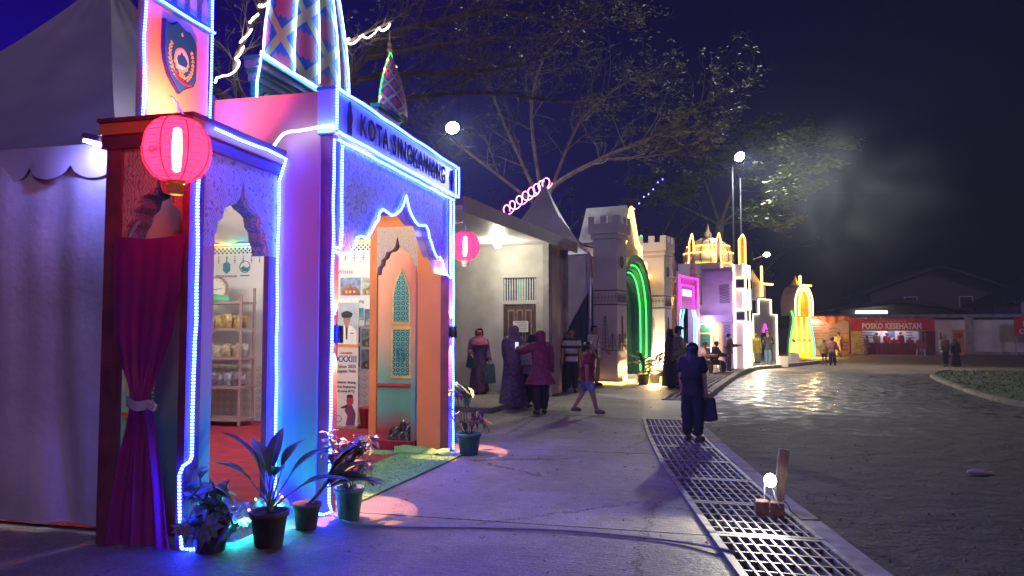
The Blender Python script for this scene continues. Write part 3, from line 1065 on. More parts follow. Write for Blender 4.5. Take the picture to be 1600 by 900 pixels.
def lattice_wall(y, x0, x1, zt, face):
    """board with a pointed and a square fretwork window, coloured dado"""
    b = MB(); b.box(x0, x1, y, y + 0.03, 0.0, zt); w = part(b, 'lattice_wall', sprayed)
    xc = (x0 + x1) / 2 - 0.08
    d = -0.012 * face
    ya, yb = (y, y + d) if face > 0 else (y + .03, y + .03 + d)
    pa = [(xc - .12, 1.68), (xc + .12, 1.68), (xc + .12, 2.10), (xc + .09, 2.25), (xc + .04, 2.37), (xc, 2.46), (xc - .04, 2.37), (xc - .09, 2.25), (xc - .12, 2.10)]
    po = [(xc + (x - xc) * 1.22, 2.06 + (z - 2.06) * 1.08) for x, z in pa]
    b = MB(); b.prism(po, 'y', ya, yb); part(b, 'window_frame', gold_paint, w)
    b = MB(); b.prism(pa, 'y', yb, yb - 0.004 * face); part(b, 'fretwork', fret, w)
    b = MB(); b.prism([(xc - .16, .84), (xc + .16, .84), (xc + .16, 1.61), (xc - .16, 1.61)], 'y', ya, yb); part(b, 'window_frame', gold_paint, w)
    b = MB(); b.prism([(xc - .13, .88), (xc + .13, .88), (xc + .13, 1.57), (xc - .13, 1.57)], 'y', yb, yb - .004 * face); part(b, 'fretwork', fret, w)
    b = MB()
    b.tube([(xc + .075 * math.cos(t * PI / 8) * .9, yb - .008 * face, 1.2 + .12 * math.sin(t * PI / 8)) for t in range(17)], .008, 4)
    b.tube([(xc + .045 * math.cos(t * PI / 8 * 3), yb - .008 * face, 1.2 + .08 * math.sin(t * PI / 8 * 3)) for t in range(17)], .005, 4)
    part(b, 'star_ring', teal_board, w)
    b = MB(); b.box(x0 + .01, x1 - .01, min(ya, ya - .03 * face), max(ya, ya - .03 * face), .72, .76); part(b, 'dado_rail', red_paint, w)


lattice_wall(10.40, -4.75, -3.66, 3.0, 1)
lattice_wall(6.25, -5.6, -4.55, 2.6, 1)
b = MB(); b.box(-3.66, -3.60, 9.22, 10.43, 0, 3.1); part(b, 'far_wing_front', sprayed)
b = MB(); b.box(-4.3, -3.57, 9.2, 10.46, 3.1, 3.16); part(b, 'far_wing_roof', cornice_paint)

# near wing: end wall with ogee opening, front wall with arch, posts, cornice
b = MB(); b.box(XW - .05, XW + .012, YW - .012, YW + .15, 0, 2.95); part(b, 'corner_post', maroon_post)
b = MB(); b.box(-4.33, -4.19, YW - .01, YW + .05, 0, 2.95); part(b, 'end_post', maroon_post)
eh = [(0.285, 2.28), (0.255, 2.36), (0.22, 2.40), (0.205, 2.47), (0.15, 2.51), (0.13, 2.58), (0.065, 2.60), (0.035, 2.66), (0.0, 2.80)]
ea = arch_curve(eh, -3.90)
b = MB(); b.prism([(-4.19, 2.95), (-4.19, 2.28)] + ea + [(-3.65, 2.28), (-3.65, 2.95)], 'y', YW + .01, YW + .05); part(b, 'end_arch_panel', batik_tan)
# glitter board seen through it, cut with its own scallops
ea2 = [(x * 1.0 + .07 + (x + 3.9) * -.12, z - .16 + .0) for x, z in ea]
b = MB()
v, f = [], []
for x, z in ea:
    v += [(x, YW + .051, z + .002), (x, YW + .24, z + .002)]
for i in range(len(ea) - 1):
    f.append((i * 2, i * 2 + 2, i * 2 + 3, i * 2 + 1))
b.add(v, f); part(b, 'end_arch_reveal', glitter_blue)
b = MB(); b.box(-4.30, -3.66, YW + .30, YW + .33, 2.0, 2.95); part(b, 'inner_board', orange_paint)
fh = [(0.39, 2.22), (0.38, 2.30), (0.34, 2.34), (0.33, 2.42), (0.27, 2.46), (0.25, 2.54), (0.18, 2.575), (0.10, 2.60), (0.045, 2.66), (0.0, 2.81)]
fa = arch_curve(fh, 5.335)
b = MB(); b.prism([(4.82, 2.95), (4.82, 2.22)] + fa + [(YL - .03, 2.22), (YL - .03, 2.95)], 'x', XW - .05, XW); part(b, 'front_arch_panel', batik_tan)
b = MB()
v, f = [], []
for y, z in fa:
    v += [(XW - 0.17, y, z + .002), (XW - 0.051, y, z + .002)]
for i in range(len(fa) - 1):
    f.append((i * 2, i * 2 + 1, i * 2 + 3, i * 2 + 2))
b.add(v, f); part(b, 'arch_reveal', glitter_blue)
b = MB(); b.box(XW - .05, XW, 4.82, 4.945, 0, 2.22); part(b, 'front_jamb', sprayed)
b = MB(); b.box(XW - .05, XW, 5.725, YL - .03, 0, 2.22); part(b, 'front_jamb', maroon_post)
b = MB(); b.box(XW - .55, XW - .06, 5.02, 5.05, 0, 2.4); part(b, 'inner_partition', sprayed)
# cornice: stepped boards round two sides
for (d, z0, z1, m) in ((.035, 2.95, 3.05, cornice_paint), (.06, 3.052, 3.14, orange_paint), (.085, 3.142, 3.17, cornice_paint)):
    b = MB(); b.prism([(-4.36, YW - d), (XW + d, YW - d), (XW + d, YL - .03), (-4.36, YL - .03)], 'z', z0, z1); part(b, 'cornice', m)

# emblem tower on the near wing roof, its twin behind the sign
def tower(y0, y1, x, ztop, with_emblem):
    b = MB(); b.box(x - .06, x, y0, y1, 3.17, 4.22); t = part(b, 'tower_panel', orange_paint)
    b = MB(); b.box(x - .08, x + .03, y0 - .02, y1 + .02, 4.225, 4.255); part(b, 'tower_ledge', teal_board, t)
    b = MB(); b.box(x - .06, x + .01, y0, y1, 4.26, 4.62); part(b, 'tower_band', glitter_blue, t)
    n = 5
    for i in range(n):
        yc = y0 + (y1 - y0) * (i + .5) / n
        w = (y1 - y0) / n * .27
        b = MB(); b.prism([(yc - w, 4.30), (yc + w, 4.30), (yc + w, 4.44), (yc + w * .6, 4.49), (yc, 4.51), (yc - w * .6, 4.49), (yc - w, 4.44)], 'x', x + .011, x + .018); part(b, 'blind_window', white_paint, t)
    b = MB(); b.box(x - .10, x + .05, y0 - .03, y1 + .03, 4.625, 4.68); part(b, 'tower_cap', teal_board, t)
    return t


TX = -4.2
tw = tower(4.86, 5.66, TX, 4.22, True)
e_c, e_z = 5.255, 3.855
SH = [(-.20, .27), (-.16, .25), (-.10, .265), (-.05, .30), (0, .28), (.06, .26), (.12, .265), (.17, .22), (.20, .17), (.205, -.12), (.17, -.19), (.10, -.225), (.05, -.255), (0, -.30), (-.07, -.24), (-.14, -.17), (-.19, -.06), (-.205, .03)]
em = MB(); em.prism([(e_c + a, e_z + c) for a, c in SH], 'x', TX, TX + .03); em.cur = 1
em.prism([(e_c + a * .94, e_z + c * .95) for a, c in SH], 'x', TX + .03, TX + .038)
em.cur = 2
for i in range(9):                                            # sprays of grain either side
    a = R(150 + i * 11); q = R(30 - i * 11)
    for ang in (a, q):
        for k in (0, 1):
            rr = .135 + .016 * k
            cy2, cz2 = e_c + rr * math.cos(ang), e_z + .0 + rr * 1.25 * math.sin(ang)
            em.rbox((TX + .041, cy2, cz2), (.008, .010, .026), (ang + .5 * (1 if k else -1), 0, 0))
em.prism([(e_c + .088 * math.cos(R(i * 7.5)) * (1.12 if (i // 2) % 2 and 25 < i < 47 else 1), e_z - .01 + .10 * math.sin(R(i * 7.5)) * (1.12 if (i // 2) % 2 and 25 < i < 47 else 1)) for i in range(48)], 'x', TX + .038, TX + .044)
em.prism([(e_c - .03, e_z - .155), (e_c + .05, e_z - .165), (e_c + .04, e_z - .13), (e_c - .02, e_z - .125)], 'x', TX + .038, TX + .045)
em.prism([(e_c + .015 * math.cos(R(90 + 36 * i)) * (1 if i % 2 == 0 else .45), e_z + .205 + .02 * math.sin(R(90 + 36 * i)) * (1 if i % 2 == 0 else .45)) for i in range(10)], 'x', TX + .038, TX + .044)
em.cur = 3
em.prism([(e_c + .074 * math.cos(R(i * 15)), e_z - .01 + .086 * math.sin(R(i * 15))) for i in range(24)], 'x', TX + .044, TX + .047)
em.cur = 1
em.prism([(e_c - .066, e_z - .02), (e_c - .05, e_z + .02), (e_c - .035, e_z + .01), (e_c - .01, e_z + .055), (e_c + .005, e_z + .03), (e_c + .03, e_z + .025), (e_c + .05, e_z + .005), (e_c + .066, e_z - .02), (e_c + .05, e_z - .065), (e_c - .05, e_z - .065)], 'x', TX + .047, TX + .050)
em.cur = 4
em.prism([(e_c - .12, e_z - .13), (e_c - .10, e_z - .125), (e_c - .02, e_z - .17), (e_c + .06, e_z - .195), (e_c + .13, e_z - .185), (e_c + .13, e_z - .20), (e_c + .05, e_z - .215), (e_c - .04, e_z - .19)], 'x', TX + .038, TX + .046)
part(em, 'shield_emblem', [letter_dark, shield_blue, gold_paint, white_paint, red_paint], tw)
tower(9.28, 10.05, TX, 4.22, False)


def dome(yc, x, z0, half_w, h, depth, ropes, rope_r, m_rope, finial=True):
    """pointed gored dome built as ribs and flat gores, belly towards the street"""
    n = 12
    prof = [(1.0, 0), (1.0, .08), (.97, .18), (.90, .30), (.80, .42), (.68, .54), (.54, .66), (.38, .78), (.23, .88), (.10, .955), (.0, 1.0)]

    def P(i, k):
        a = PI * i / n
        r, t = prof[k]
        return (x + depth * r * math.sin(a), yc - half_w * r * math.cos(a), z0 + h * t)
    b = MB()
    v, uv, f = [], [], []
    for k in range(len(prof)):
        for i in range(n + 1):
            v.append(P(i, k)); uv.append((i / n, prof[k][1]))
    for k in range(len(prof) - 1):
        for i in range(n):
            q = k * (n + 1) + i
            f.append((q, q + 1, q + n + 2, q + n + 1))
    f.append(tuple(k * (n + 1) for k in range(len(prof))))
    b.add(v, f[:-1], uv)
    d = part(b, 'dome', dome_skin)
    b = MB()
    b.add([P(0, k) for k in range(len(prof))] + [P(n, k) for k in range(len(prof))], [tuple(range(len(prof))) + tuple(range(2 * len(prof) - 1, len(prof) - 1, -1))])
    part(b, 'dome_back', white_paint, d)
    for i in ropes:
        pts = [P(i, k) for k in range(len(prof))]
        pts = [(p[0] + .02, p[1], p[2]) for p in pts]
        rope(smooth_path(pts, 2), m_rope, rope_r, d, 'rib_rope')
    if finial:
        b = MB(); b.lathe([(.02, 0), (.05, .05), (.02, .10), (.035, .14), (.012, .19), (.0, .42)], (x, yc, z0 + h - .02), 8); part(b, 'finial', gold_paint, d)
    return d


DX = -4.55
DZ = -.13
DYC, DHW = 8.02, 0.96
b = MB(); b.box(DX - .05, DX + .02, DYC - DHW - .16, DYC + DHW + .16, 3.69, 4.32); db = part(b, 'dome_base', teal_board)
for i, (d, z0, z1) in enumerate(((.03, 4.24, 4.30), (.06, 4.302, 4.36), (.10, 4.362, 4.43), (.13, 4.432, 4.47))):
    b = MB(); b.box(DX - .06, DX + .02 + d, DYC - DHW - .16 - d, DYC + DHW + .16 + d, z0, z1); part(b, 'base_moulding', (glitter_blue, teal_board)[i % 2], db)
for i in range(6):
    yc = DYC - DHW + .04 + i * (2 * DHW - .08) / 5
    w = .075
    ow = [(yc - w, 3.75), (yc + w, 3.75), (yc + w, 4.06), (yc + w * .7, 4.13), (yc, 4.16), (yc - w * .7, 4.13), (yc - w, 4.06)]
    b = MB(); b.prism([(yc + (a - yc) * 1.25, 3.95 + (c - 3.95) * 1.06) for a, c in ow], 'x', DX + .021, DX + .027); part(b, 'window_surround', letter_dark, db)
    b = MB(); b.prism(ow, 'x', DX + .027, DX + .033); part(b, 'blind_window', white_paint, db)
dome(DYC, DX - .02, 4.47, DHW, 2.7, .30, (0, 3, 5, 7, 9, 12), .0075, cyan_led)
dome(9.90, TX - .10, 4.68, .40, .95, .24, (0, 12), .006, green_led)
dome(5.26, TX - .10, 4.68, .38, .95, .24, (0, 6, 12), .006, cyan_led)
for i, (k, m) in enumerate(((.15, red_led), (.42, green_led), (.62, red_led), (.8, red_led))):
    for s in (-1, 1):
        b = MB(); r = (1 - k ** 2.2) * .40
        b.lathe([(.0, -.02), (.016, 0), (.0, .02)], (TX - .06, 9.90 + s * r, 4.70 + .95 * k), 6); part(b, 'fairy_bulb', m)

# light ropes of the facade
z_s = 3.315
rope([(XF + .075, YL - .055, 3.70), (XF + .075, YR + .06, 3.70)])
rope([(XF + .075, YL - .05, z_s), (XF + .075, YR + .055, z_s)])
rope([(XF + .04, YL + .02, 3.265), (XF + .04, YR - .02, 3.265)])
rope([(XF + .075, YL - .055, 3.72), (XF + .075, YL - .055, 3.33)])
rope([(XF + .075, YR + .06, 3.72), (XF + .075, YR + .06, 3.33)])
rope([(XF + .03, YL - .005, 3.26), (XF + .03, YL - .005, 1.6), (XF + .028, YL - .012, .7), (XF + .03, YL - .02, .10), (XF + .06, YL - .03, .03), (XF + .02, YL - .10, .02), (-3.25, YL - .06, .025), (-3.42, YL - .05, .03), (-3.56, YL - .04, .03)])
rope([(XF + .03, YL + .15, 3.24), (XF + .03, YL + .15, 2.36), (XF + .03, YL + .13, 2.30), (XF + .03, YL + .05, 2.31), (XF + .03, YL + .03, 2.27), (XF + .03, YL + .10, 2.255)] + [(XF + .025, y, z - .002) for y, z in ac[1:-1]] + [(XF + .03, YR - .10, 2.24), (XF + .03, YR - .06, 2.28), (XF + .03, YR - .14, 2.31), (XF + .03, YR - .145, 3.24)])
rope([(XF + .03, YR - .01, 3.25), (XF + .03, YR - .01, 1.2), (XF + .035, YR - .005, .25), (XF + .03, YR + .01, .03)])
rope([(XW + .10, YW + .12, 3.10), (XW + .105, 5.1, 3.09), (XW + .10, 5.5, 3.105), (XW + .10, YL - .06, 3.09), (XW + .06, YL - .035, 3.02), (XW + .03, YL - .05, 2.9), (XW + .03, YL - .05, 1.4), (XW + .035, YL - .05, .5), (XW + .05, YL - .06, .03)])
rope([(XW + .03, YW + .06, 2.93), (XW + .03, YW + .055, 1.5), (XW + .03, YW + .05, .66), (XW + .03, YW + .03, .63), (XW + .035, YW - .05, .61), (XW + .03, YW - .08, .55), (XW + .03, YW - .06, .2), (XW + .04, YW - .05, .03), (XW + .10, YW - .02, .02), (XW + .22, YW + .05, .03)])
rope(smooth_path([(XF + .06, YL - .07, 3.36), (XF - .06, YL - .10, 3.345), (XF - .22, YL - .12, 3.32), (XF - .38, YL - .14, 3.30), (XF - .46, YL - .16, 3.20), (XF - .52, YL - .16, 3.12)], 3), cyan_led, .011)
rope([(TX + .02, 4.85, 3.18), (TX + .02, 4.85, 4.26)], r=.010)
rope([(TX + .02, 5.67, 3.18), (TX + .02, 5.67, 4.72)], r=.010)
rope([(TX + .045, 4.84, 4.24), (TX + .045, 5.68, 4.24)], r=.010)
rope([(DX + .17, DYC - DHW - .30, 4.48), (DX + .17, DYC + DHW + .3, 4.48)], cyan_led)
rope([(DX + .035, DYC - DHW - .17, 3.72), (DX + .04, DYC - DHW - .175, 4.22), (DX + .17, DYC - DHW - .30, 4.5)], cyan_led, .010)

# ------------------------------------------------------------------ curtain in the wing's end opening
b = MB()
rows = [(2.285, -4.215, -3.585), (2.2, -4.21, -3.60), (1.9, -4.205, -3.625), (1.55, -4.19, -3.68), (1.3, -4.12, -3.77), (1.13, -4.04, -3.83), (1.05, -4.015, -3.835), (.96, -4.03, -3.825), (.7, -4.10, -3.78), (.4, -4.16, -3.72), (.02, -4.205, -3.665)]


def cur(u, w):
    k = w * (len(rows) - 1)
    i = min(int(k), len(rows) - 2); t = k - i
    t = t * t * (3 - 2 * t) * .3 + t * .7
    z = rows[i][0] * (1 - t) + rows[i + 1][0] * t
    a = rows[i][1] * (1 - t) + rows[i + 1][1] * t
    c = rows[i][2] * (1 - t) + rows[i + 1][2] * t
    wd = c - a
    sag = -.03 * math.sin(PI * u) * max(0, 1 - w * 8)
    fold = .016 * math.sin(u * 15 + 2.2 * math.sin(w * 5)) * (.10 + 1.3 * w) + .012 * math.sin(u * 33 + w * 3) * min(1, w * 1.6)
    return (a + wd * u, YW - .045 + fold * min(1, .63 / max(wd, .2) * .9) - .03 * math.exp(-((z - 1.05) / .12) ** 2), z + sag)


b.grid(cur, 60, 60)
ct = thing('curtain', 'magenta cloth curtain gathered by a white tie in the booth end opening', 'curtain', (-3.9, YW - .04, 0))
b.build('drape', curtain_cloth, ct, True)
b = MB()
b.grid(lambda u, w: (-3.925 + .112 * math.cos(2 * PI * u) * (1 + .06 * math.sin(u * 30)), YW - .065 - .045 * math.sin(2 * PI * u), 1.01 + .07 * w + .012 * math.sin(u * 19) - .015 * math.cos(2 * PI * u)), 30, 3, True)
b.build('tie_back', tie_cloth, ct, True)
b = MB(); b.rbox((-3.80, YW - .10, 1.035), (.07, .03, .06), (0, .4, 0), .008); b.build('bow', tie_cloth, ct)
# ------------------------------------------------------------------ white pagoda tent behind the booth
TX0, TX1, TY0, TY1 = -10.7, -4.42, 4.90, 11.35
TT = thing('pagoda_tent', 'large white pagoda tent with scalloped valance behind the blue lit booth', 'tent', (-7.55, 8.1, 0))
pk = Vector((-7.55, 8.1, 6.3))


def pagoda(parent, x0, x1, y0, y1, ze, peak, m, local=False, sag=.62, n=14):
    cs = [(x0, y0), (x1, y0), (x1, y1), (x0, y1)]
    for i in range(4):
        (a, c), (d, e) = cs[i], cs[(i + 1) % 4]

        def fn(u, w, a=a, c=c, d=d, e=e):
            ex, ey = a + (d - a) * u, c + (e - c) * u
            k = w
            h = (w ** (1 + sag * 1.5)) * .55 + w * .45 if sag else w
            h = w ** 1.9 * .72 + w * .28
            bulge = -.10 * math.sin(PI * u) * math.sin(PI * w)
            return (ex + (peak[0] - ex) * k, ey + (peak[1] - ey) * k, ze + (peak[2] - ze) * h + bulge + .012 * math.sin(u * 21 + w * 9))
        b = MB(); b.grid(fn, n, n)
        b.build('roof_panel', m, parent, True, local)


pagoda(TT, TX0, TX1, TY0, TY1, 3.05, pk, roof_cloth)
for x, y in ((TX1, TY0), (TX0, TY0), (TX1, TY1), (TX0, TY1)):
    b = MB(); b.box(x - .035, x + .035, y - .035, y + .035, 0, 3.05); b.build('pole', steel, TT)
for p, q in (((TX0, TY0), (TX1, TY0)), ((TX1, TY0), (TX1, TY1)), ((TX0, TY1), (TX1, TY1)), ((TX0, TY0), (TX0, TY1))):
    b = MB(); b.tube([(*p, 3.03), (*q, 3.03)], .03, 6); b.build('eave_beam', steel, TT)


def wall_cloth(name, p, q, z0, z1, amp, parent, m=white_cloth, nu=90, nv=24, seed=0):
    P, Q = Vector(p), Vector(q)
    d = Q - P; nrm = Vector((d.y, -d.x, 0)).normalized()

    def fn(u, w):
        L_ = d.length * u
        o = amp * (.6 * math.sin(L_ * 7.3 + seed + 1.6 * math.sin(w * 3 + L_)) + .4 * math.sin(L_ * 17 + 2 * w)) * (1 - .5 * w) + amp * 1.6 * noise.noise((L_ * 1.1 + w * 2.2, w * 1.7 - L_ * .5, seed + 7))
        o += .05 * noise.noise((L_ * 1.3, w * 3, seed))
        bow = .05 * math.sin(PI * w)
        c = P + d * u + nrm * (o + bow * .3)
        return (c.x, c.y, z0 + (z1 - z0) * w + .03 * noise.noise((L_ * 2, 5, seed)) * (1 - w))
    b = MB(); b.grid(fn, nu, nv)
    return b.build(name, m, parent, True)


wall_cloth('front_wall_cloth', (TX0, TY0 - .02, 0), (TX1 - .06, TY0 - .02, 0), .06, 2.97, .045, TT)
wall_cloth('back_wall_cloth', (TX1, TY1, 0), (TX0, TY1, 0), .02, 2.97, .03, TT, seed=3)
wall_cloth('left_wall_cloth', (TX0, TY1, 0), (TX0, TY0, 0), .02, 2.97, .03, TT, seed=5)
# scalloped valance
b = MB()
n = 15
bw = (TX1 - TX0) / n


def val(u, w):
    L_ = (TX1 - TX0) * u
    k = (L_ / bw) % 1
    dep = .16 + .11 * (abs(math.sin(PI * k)) ** .5)
    return (TX0 + L_, TY0 - .06 - .02 * w * math.sin(L_ * 8), 3.06 - dep * w)


b.grid(val, n * 10, 4)
b.build('valance', roof_cloth, TT, True)
# small flood lamp on the tent corner
fl = thing('flood_lamp', 'small bluish flood lamp on the tent eave corner', 'lamp', (TX1 - .1, TY0 - .12, 3.0))
b = MB(); b.rbox((TX1 - .06, TY0 - .17, 3.055), (.16, .16, .05), (0, .25, 0), .01); b.build('housing', steel, fl)
b = MB(); b.rbox((TX1 - .07, TY0 - .20, 3.020), (.14, .07, .016), (0, .25, 0)); b.build('lens', emit('cold_blue_lamp_face', (.20, .20, 1.0), 110), fl)

# assumed small red flood, added unseen on the wing roof, washing the emblem panel
fl = thing('flood_lamp', 'assumed small red flood lamp lying unseen on the wing roof below the emblem panel', 'lamp', (-3.80, 5.05, 3.17))
b = MB(); b.rbox((-3.80, 5.05, 3.20), (.10, .16, .05), (0, .5, 0), .01); b.build('housing', dark_steel, fl)
b = MB(); b.rbox((-3.835, 5.05, 3.225), (.012, .13, .04), (0, .5, 0)); b.build('lens', emit('assumed_red_lens', (1.0, .10, .12), 20), fl)
lamp('SPOT', 'assumed_red_beam', (-3.85, 5.05, 3.24), (1.0, .21, .27), 42, .05, (-4.25, 5.35, 3.75), 150, .6, fl)
# ------------------------------------------------------------------ inside: carpet, back wall, ceiling drape
b = MB()
b.grid(lambda u, w: (-9.6 + (5.98 - .02) * u, 4.95 + 6.3 * w, .022 + .008 * noise.noise((u * 9, w * 9, 0)) + .02 * math.exp(-((w - .33 - .01 * math.sin(u * 9)) / .006) ** 2)), 40, 90)
tag(b.build('carpet', carpet_red, None, True), 'red carpet covering the booth floor', 'carpet')
BY = 11.2


def flat(b, x0, x1, z0, z1, y=BY, d=.006):
    return b.box(x0, x1, y - d, y, z0, z1)


bn = thing('wall_banner', 'tall printed white banner wall with dotted fringe and logos inside the booth', 'banner', (-6.9, BY, 0))
b = MB(); b.box(-8.6, -4.75, BY, BY + .03, .02, 3.0); b.build('sheet', mat('white_banner_vinyl', (.66, .65, .66), .45, .05, 2), bn)
b = MB()
for i in range(96):
    x = -8.58 + i * .04
    for j, z in enumerate((2.955, 2.92, 2.885)):
        if (i + j) % 2 == 0:
            b.prism([(x, z - .021), (x + .021, z), (x, z + .021), (x - .021, z)], 'y', BY - .003, BY)
for i in range(24):
    x = -8.5 + i * .16
    for k in range(4):
        z = 2.82 - .035 * k
        s_ = .010 if k != 2 else .018
        b.prism([(x - s_, z), (x, z - .016), (x + s_, z), (x, z + .016)], 'y', BY - .003, BY)
o = b.build('printed_fringe', ink, bn); o['kind'] = 'stuff'
b = MB()
for i in range(30):                    # printed border of small diamonds at the foot
    for j in range(7):
        x, z = -8.5 + i * .13, .12 + j * .13
        for q in (.055, .03):
            b.prism([(x - q, z), (x, z - q), (x + q, z), (x, z + q), (x - q * .8, z), (x, z + q * .8), (x + q * .8, z), (x, z - q * .8), (x - q * .8, z)], 'y', BY - .003, BY)
o = b.build('printed_lattice', mat('beige_print', (.45, .36, .30), .6, .1, 5), bn); o['kind'] = 'stuff'
lg = mat('teal_logo_print', (.04, .22, .30), .5, .1, 9)
b = MB()
b.prism([(-7.93, 2.70), (-7.86, 2.74), (-7.79, 2.70), (-7.79, 2.58), (-7.86, 2.52), (-7.93, 2.58)], 'y', BY - .004, BY)
b.prism([(-7.88, 2.80), (-7.86, 2.83), (-7.84, 2.80), (-7.86, 2.76)], 'y', BY - .004, BY)
b.build('logo', lg, bn)
b = MB()
b.tube([(-7.50 + .1 * math.cos(R(i * 15)), BY - .006, 2.64 + .1 * math.sin(R(i * 15))) for i in range(25)], .008, 4)
b.prism([(-7.585, 2.62), (-7.53, 2.66), (-7.47, 2.62), (-7.415, 2.65), (-7.44, 2.56), (-7.55, 2.56)], 'y', BY - .004, BY)
b.prism([(-7.59, 2.50), (-7.41, 2.50), (-7.41, 2.48), (-7.59, 2.48)], 'y', BY - .004, BY)
b.build('logo', lg, bn)
text('lettering', 'SINGKAWANG', .06, ink, bn, Vector((-7.86, BY - .004, 2.48)) - bn.location, (R(90), 0, 0), .002, .001)
b = MB()
for i in range(5):
    b.tube([(-8.2 + t * .1, BY - .004, 1.5 + .35 * math.sin(i * .7 + t * .25) + .1 * i) for t in range(14)], .004, 4)
o = b.build('printed_scroll', mat('pale_scroll_print', (.55, .56, .60), .5, .05, 4), bn)
# photo tiles behind the portal
photo_cols = [((.20, .30, .48), (.34, .10, .05)), ((.40, .44, .38), (.28, .20, .12)), ((.10, .36, .55), (.55, .55, .5)), ((.14, .20, .30), (.40, .42, .45)), ((.08, .12, .20), (.30, .32, .36)), ((.30, .40, .5), (.2, .22, .16)), ((.12, .14, .24), (.4, .3, .2)), ((.2, .3, .4), (.1, .1, .12))]
tiles = [(-5.70, -5.34, 2.13, 2.42), (-5.31, -4.99, 2.13, 2.42), (-5.70, -5.28, 1.72, 1.92), (-5.26, -4.99, 1.62, 1.90), (-5.70, -5.34, 1.35, 1.6), (-5.31, -4.99, 1.28, 1.58), (-5.70, -5.34, .95, 1.3), (-5.31, -4.99, .92, 1.24)]
for i, ((x0, x1, z0, z1), (c1, c2)) in enumerate(zip(tiles, photo_cols)):
    b = MB(); b.box(x0, x1, BY - .010, BY - .001, z0, z1); b.cur = 1
    w, h = x1 - x0, z1 - z0
    b.prism([(x0 + .02, z0 + .01), (x1 - .02, z0 + .01), (x1 - .02, z0 + h * .3), (x0 + w * .75, z0 + h * .5), (x0 + w * .62, z0 + h * .42), (x0 + w * .5, z0 + h * .72), (x0 + w * .36, z0 + h * .45), (x0 + .02, z0 + h * .35)], 'y', BY - .013, BY - .010)
    b.cur = 2
    for k in range(3):
        b.box(x0 + w * (.25 + .2 * k), x0 + w * (.35 + .2 * k), BY - .015, BY - .013, z0 + h * .12, z0 + h * .26)
    b.build('photo_tile', [mat('photo_ground_%d' % i, c1, .4, .3, 12), mat('photo_subject_%d' % i, c2, .4, .3, 20), gold_paint], bn)
text('lettering', 'Wisata', .09, red_paint, bn, Vector((-5.62, BY - .004, 2.52)) - bn.location, (R(90), 0, 0), .002, .001)
text('lettering', 'Singkawang', .07, ink, bn, Vector((-5.45, BY - .004, 2.03)) - bn.location, (R(90), 0, 0), .002, .001)
# rainbow light strip on the wall head and pleated ceiling cloth
rb = thing('rainbow_light_strip', 'thin strip of rainbow coloured lights along the banner top', 'light strip', (-7.6, BY - .06, 3.02))
cols = [(1, .1, .3), (1, .35, .05), (.9, .9, .1), (.15, 1, .2), (.1, .7, 1), (.3, .2, 1), (1, .15, .7)]
for i in range(18):
    c = cols[i % 7]
    b = MB(); b.tube([(-8.4 + i * .2, BY - .07, 3.02), (-8.4 + i * .2 + .2, BY - .07, 3.02)], .011, 5)
    b.build('strip_segment', emit('strip_%d' % (i % 7), c, 3), rb)
cd = thing('ceiling_drape', 'pleated white cloth hanging under the tent roof inside the booth', 'drape', (-7, 9, 3.0))


def drape(u, w):
    x = -9.0 + 4.3 * u
    y = 11.15 - 2.8 * w
    return (x + .35 * w, y, 3.06 + 1.25 * (w ** .8) * (1 - .45 * abs(u - .4)) + .035 * math.sin(u * 40 + 7 * w))


b = MB(); b.grid(drape, 90, 16); b.build('pleated_cloth', white_cloth, cd, True)
# tube lamps, assumed and unseen, added under the roof to light the inside
for i, (x, y) in enumerate(((-5.7, 7.0), (-7.4, 8.6), (-5.35, 9.6))):
    t = thing('tube_lamp', ('assumed tube lamp hanging over the booth entrance', 'assumed tube lamp hanging over the shelf corner', 'assumed tube lamp hanging by the photo wall')[i], 'lamp', (x, y, 2.98), 0, 'assumed tube lamps inside the booth')
    b = MB(); b.box(x - .6, x + .6, y - .03, y + .03, 3.0, 3.04); b.build('fitting', white_paint, t)
    b = MB(); b.tube([(x - .57, y, 2.975), (x + .57, y, 2.975)], .018, 8); b.build('tube', emit('assumed_fluorescent_tube', (1.0, .92, .80), 70), t)
    b = MB(); b.tube([(x, y, 3.04), (x, y, 3.6)], .006, 5); b.build('cord', black_paint, t)

pb = thing('assumed_ceiling_bulb', 'assumed white ceiling bulb inside the lettered portal', 'lamp', (-3.75, 7.2, 3.3))  # assumed bulb, added to light the orange inner walls of the portal
b = MB(); b.lathe([(0, -.10), (.05, -.08), (.06, -.03), (.03, .03), (.02, .06)], (-3.75, 7.2, 3.42), 12); b.build('globe', emit('assumed_portal_bulb', (1.0, .86, .66), 150), pb, True)
b = MB(); b.lathe([(.03, .06), (.03, .14), (0, .14)], (-3.75, 7.2, 3.42), 10); b.build('socket', white_paint, pb)
b = MB(); b.tube([(-3.75, 7.2, 3.55), (-3.75, 7.2, 3.66)], .006, 5); b.build('cord', black_paint, pb)
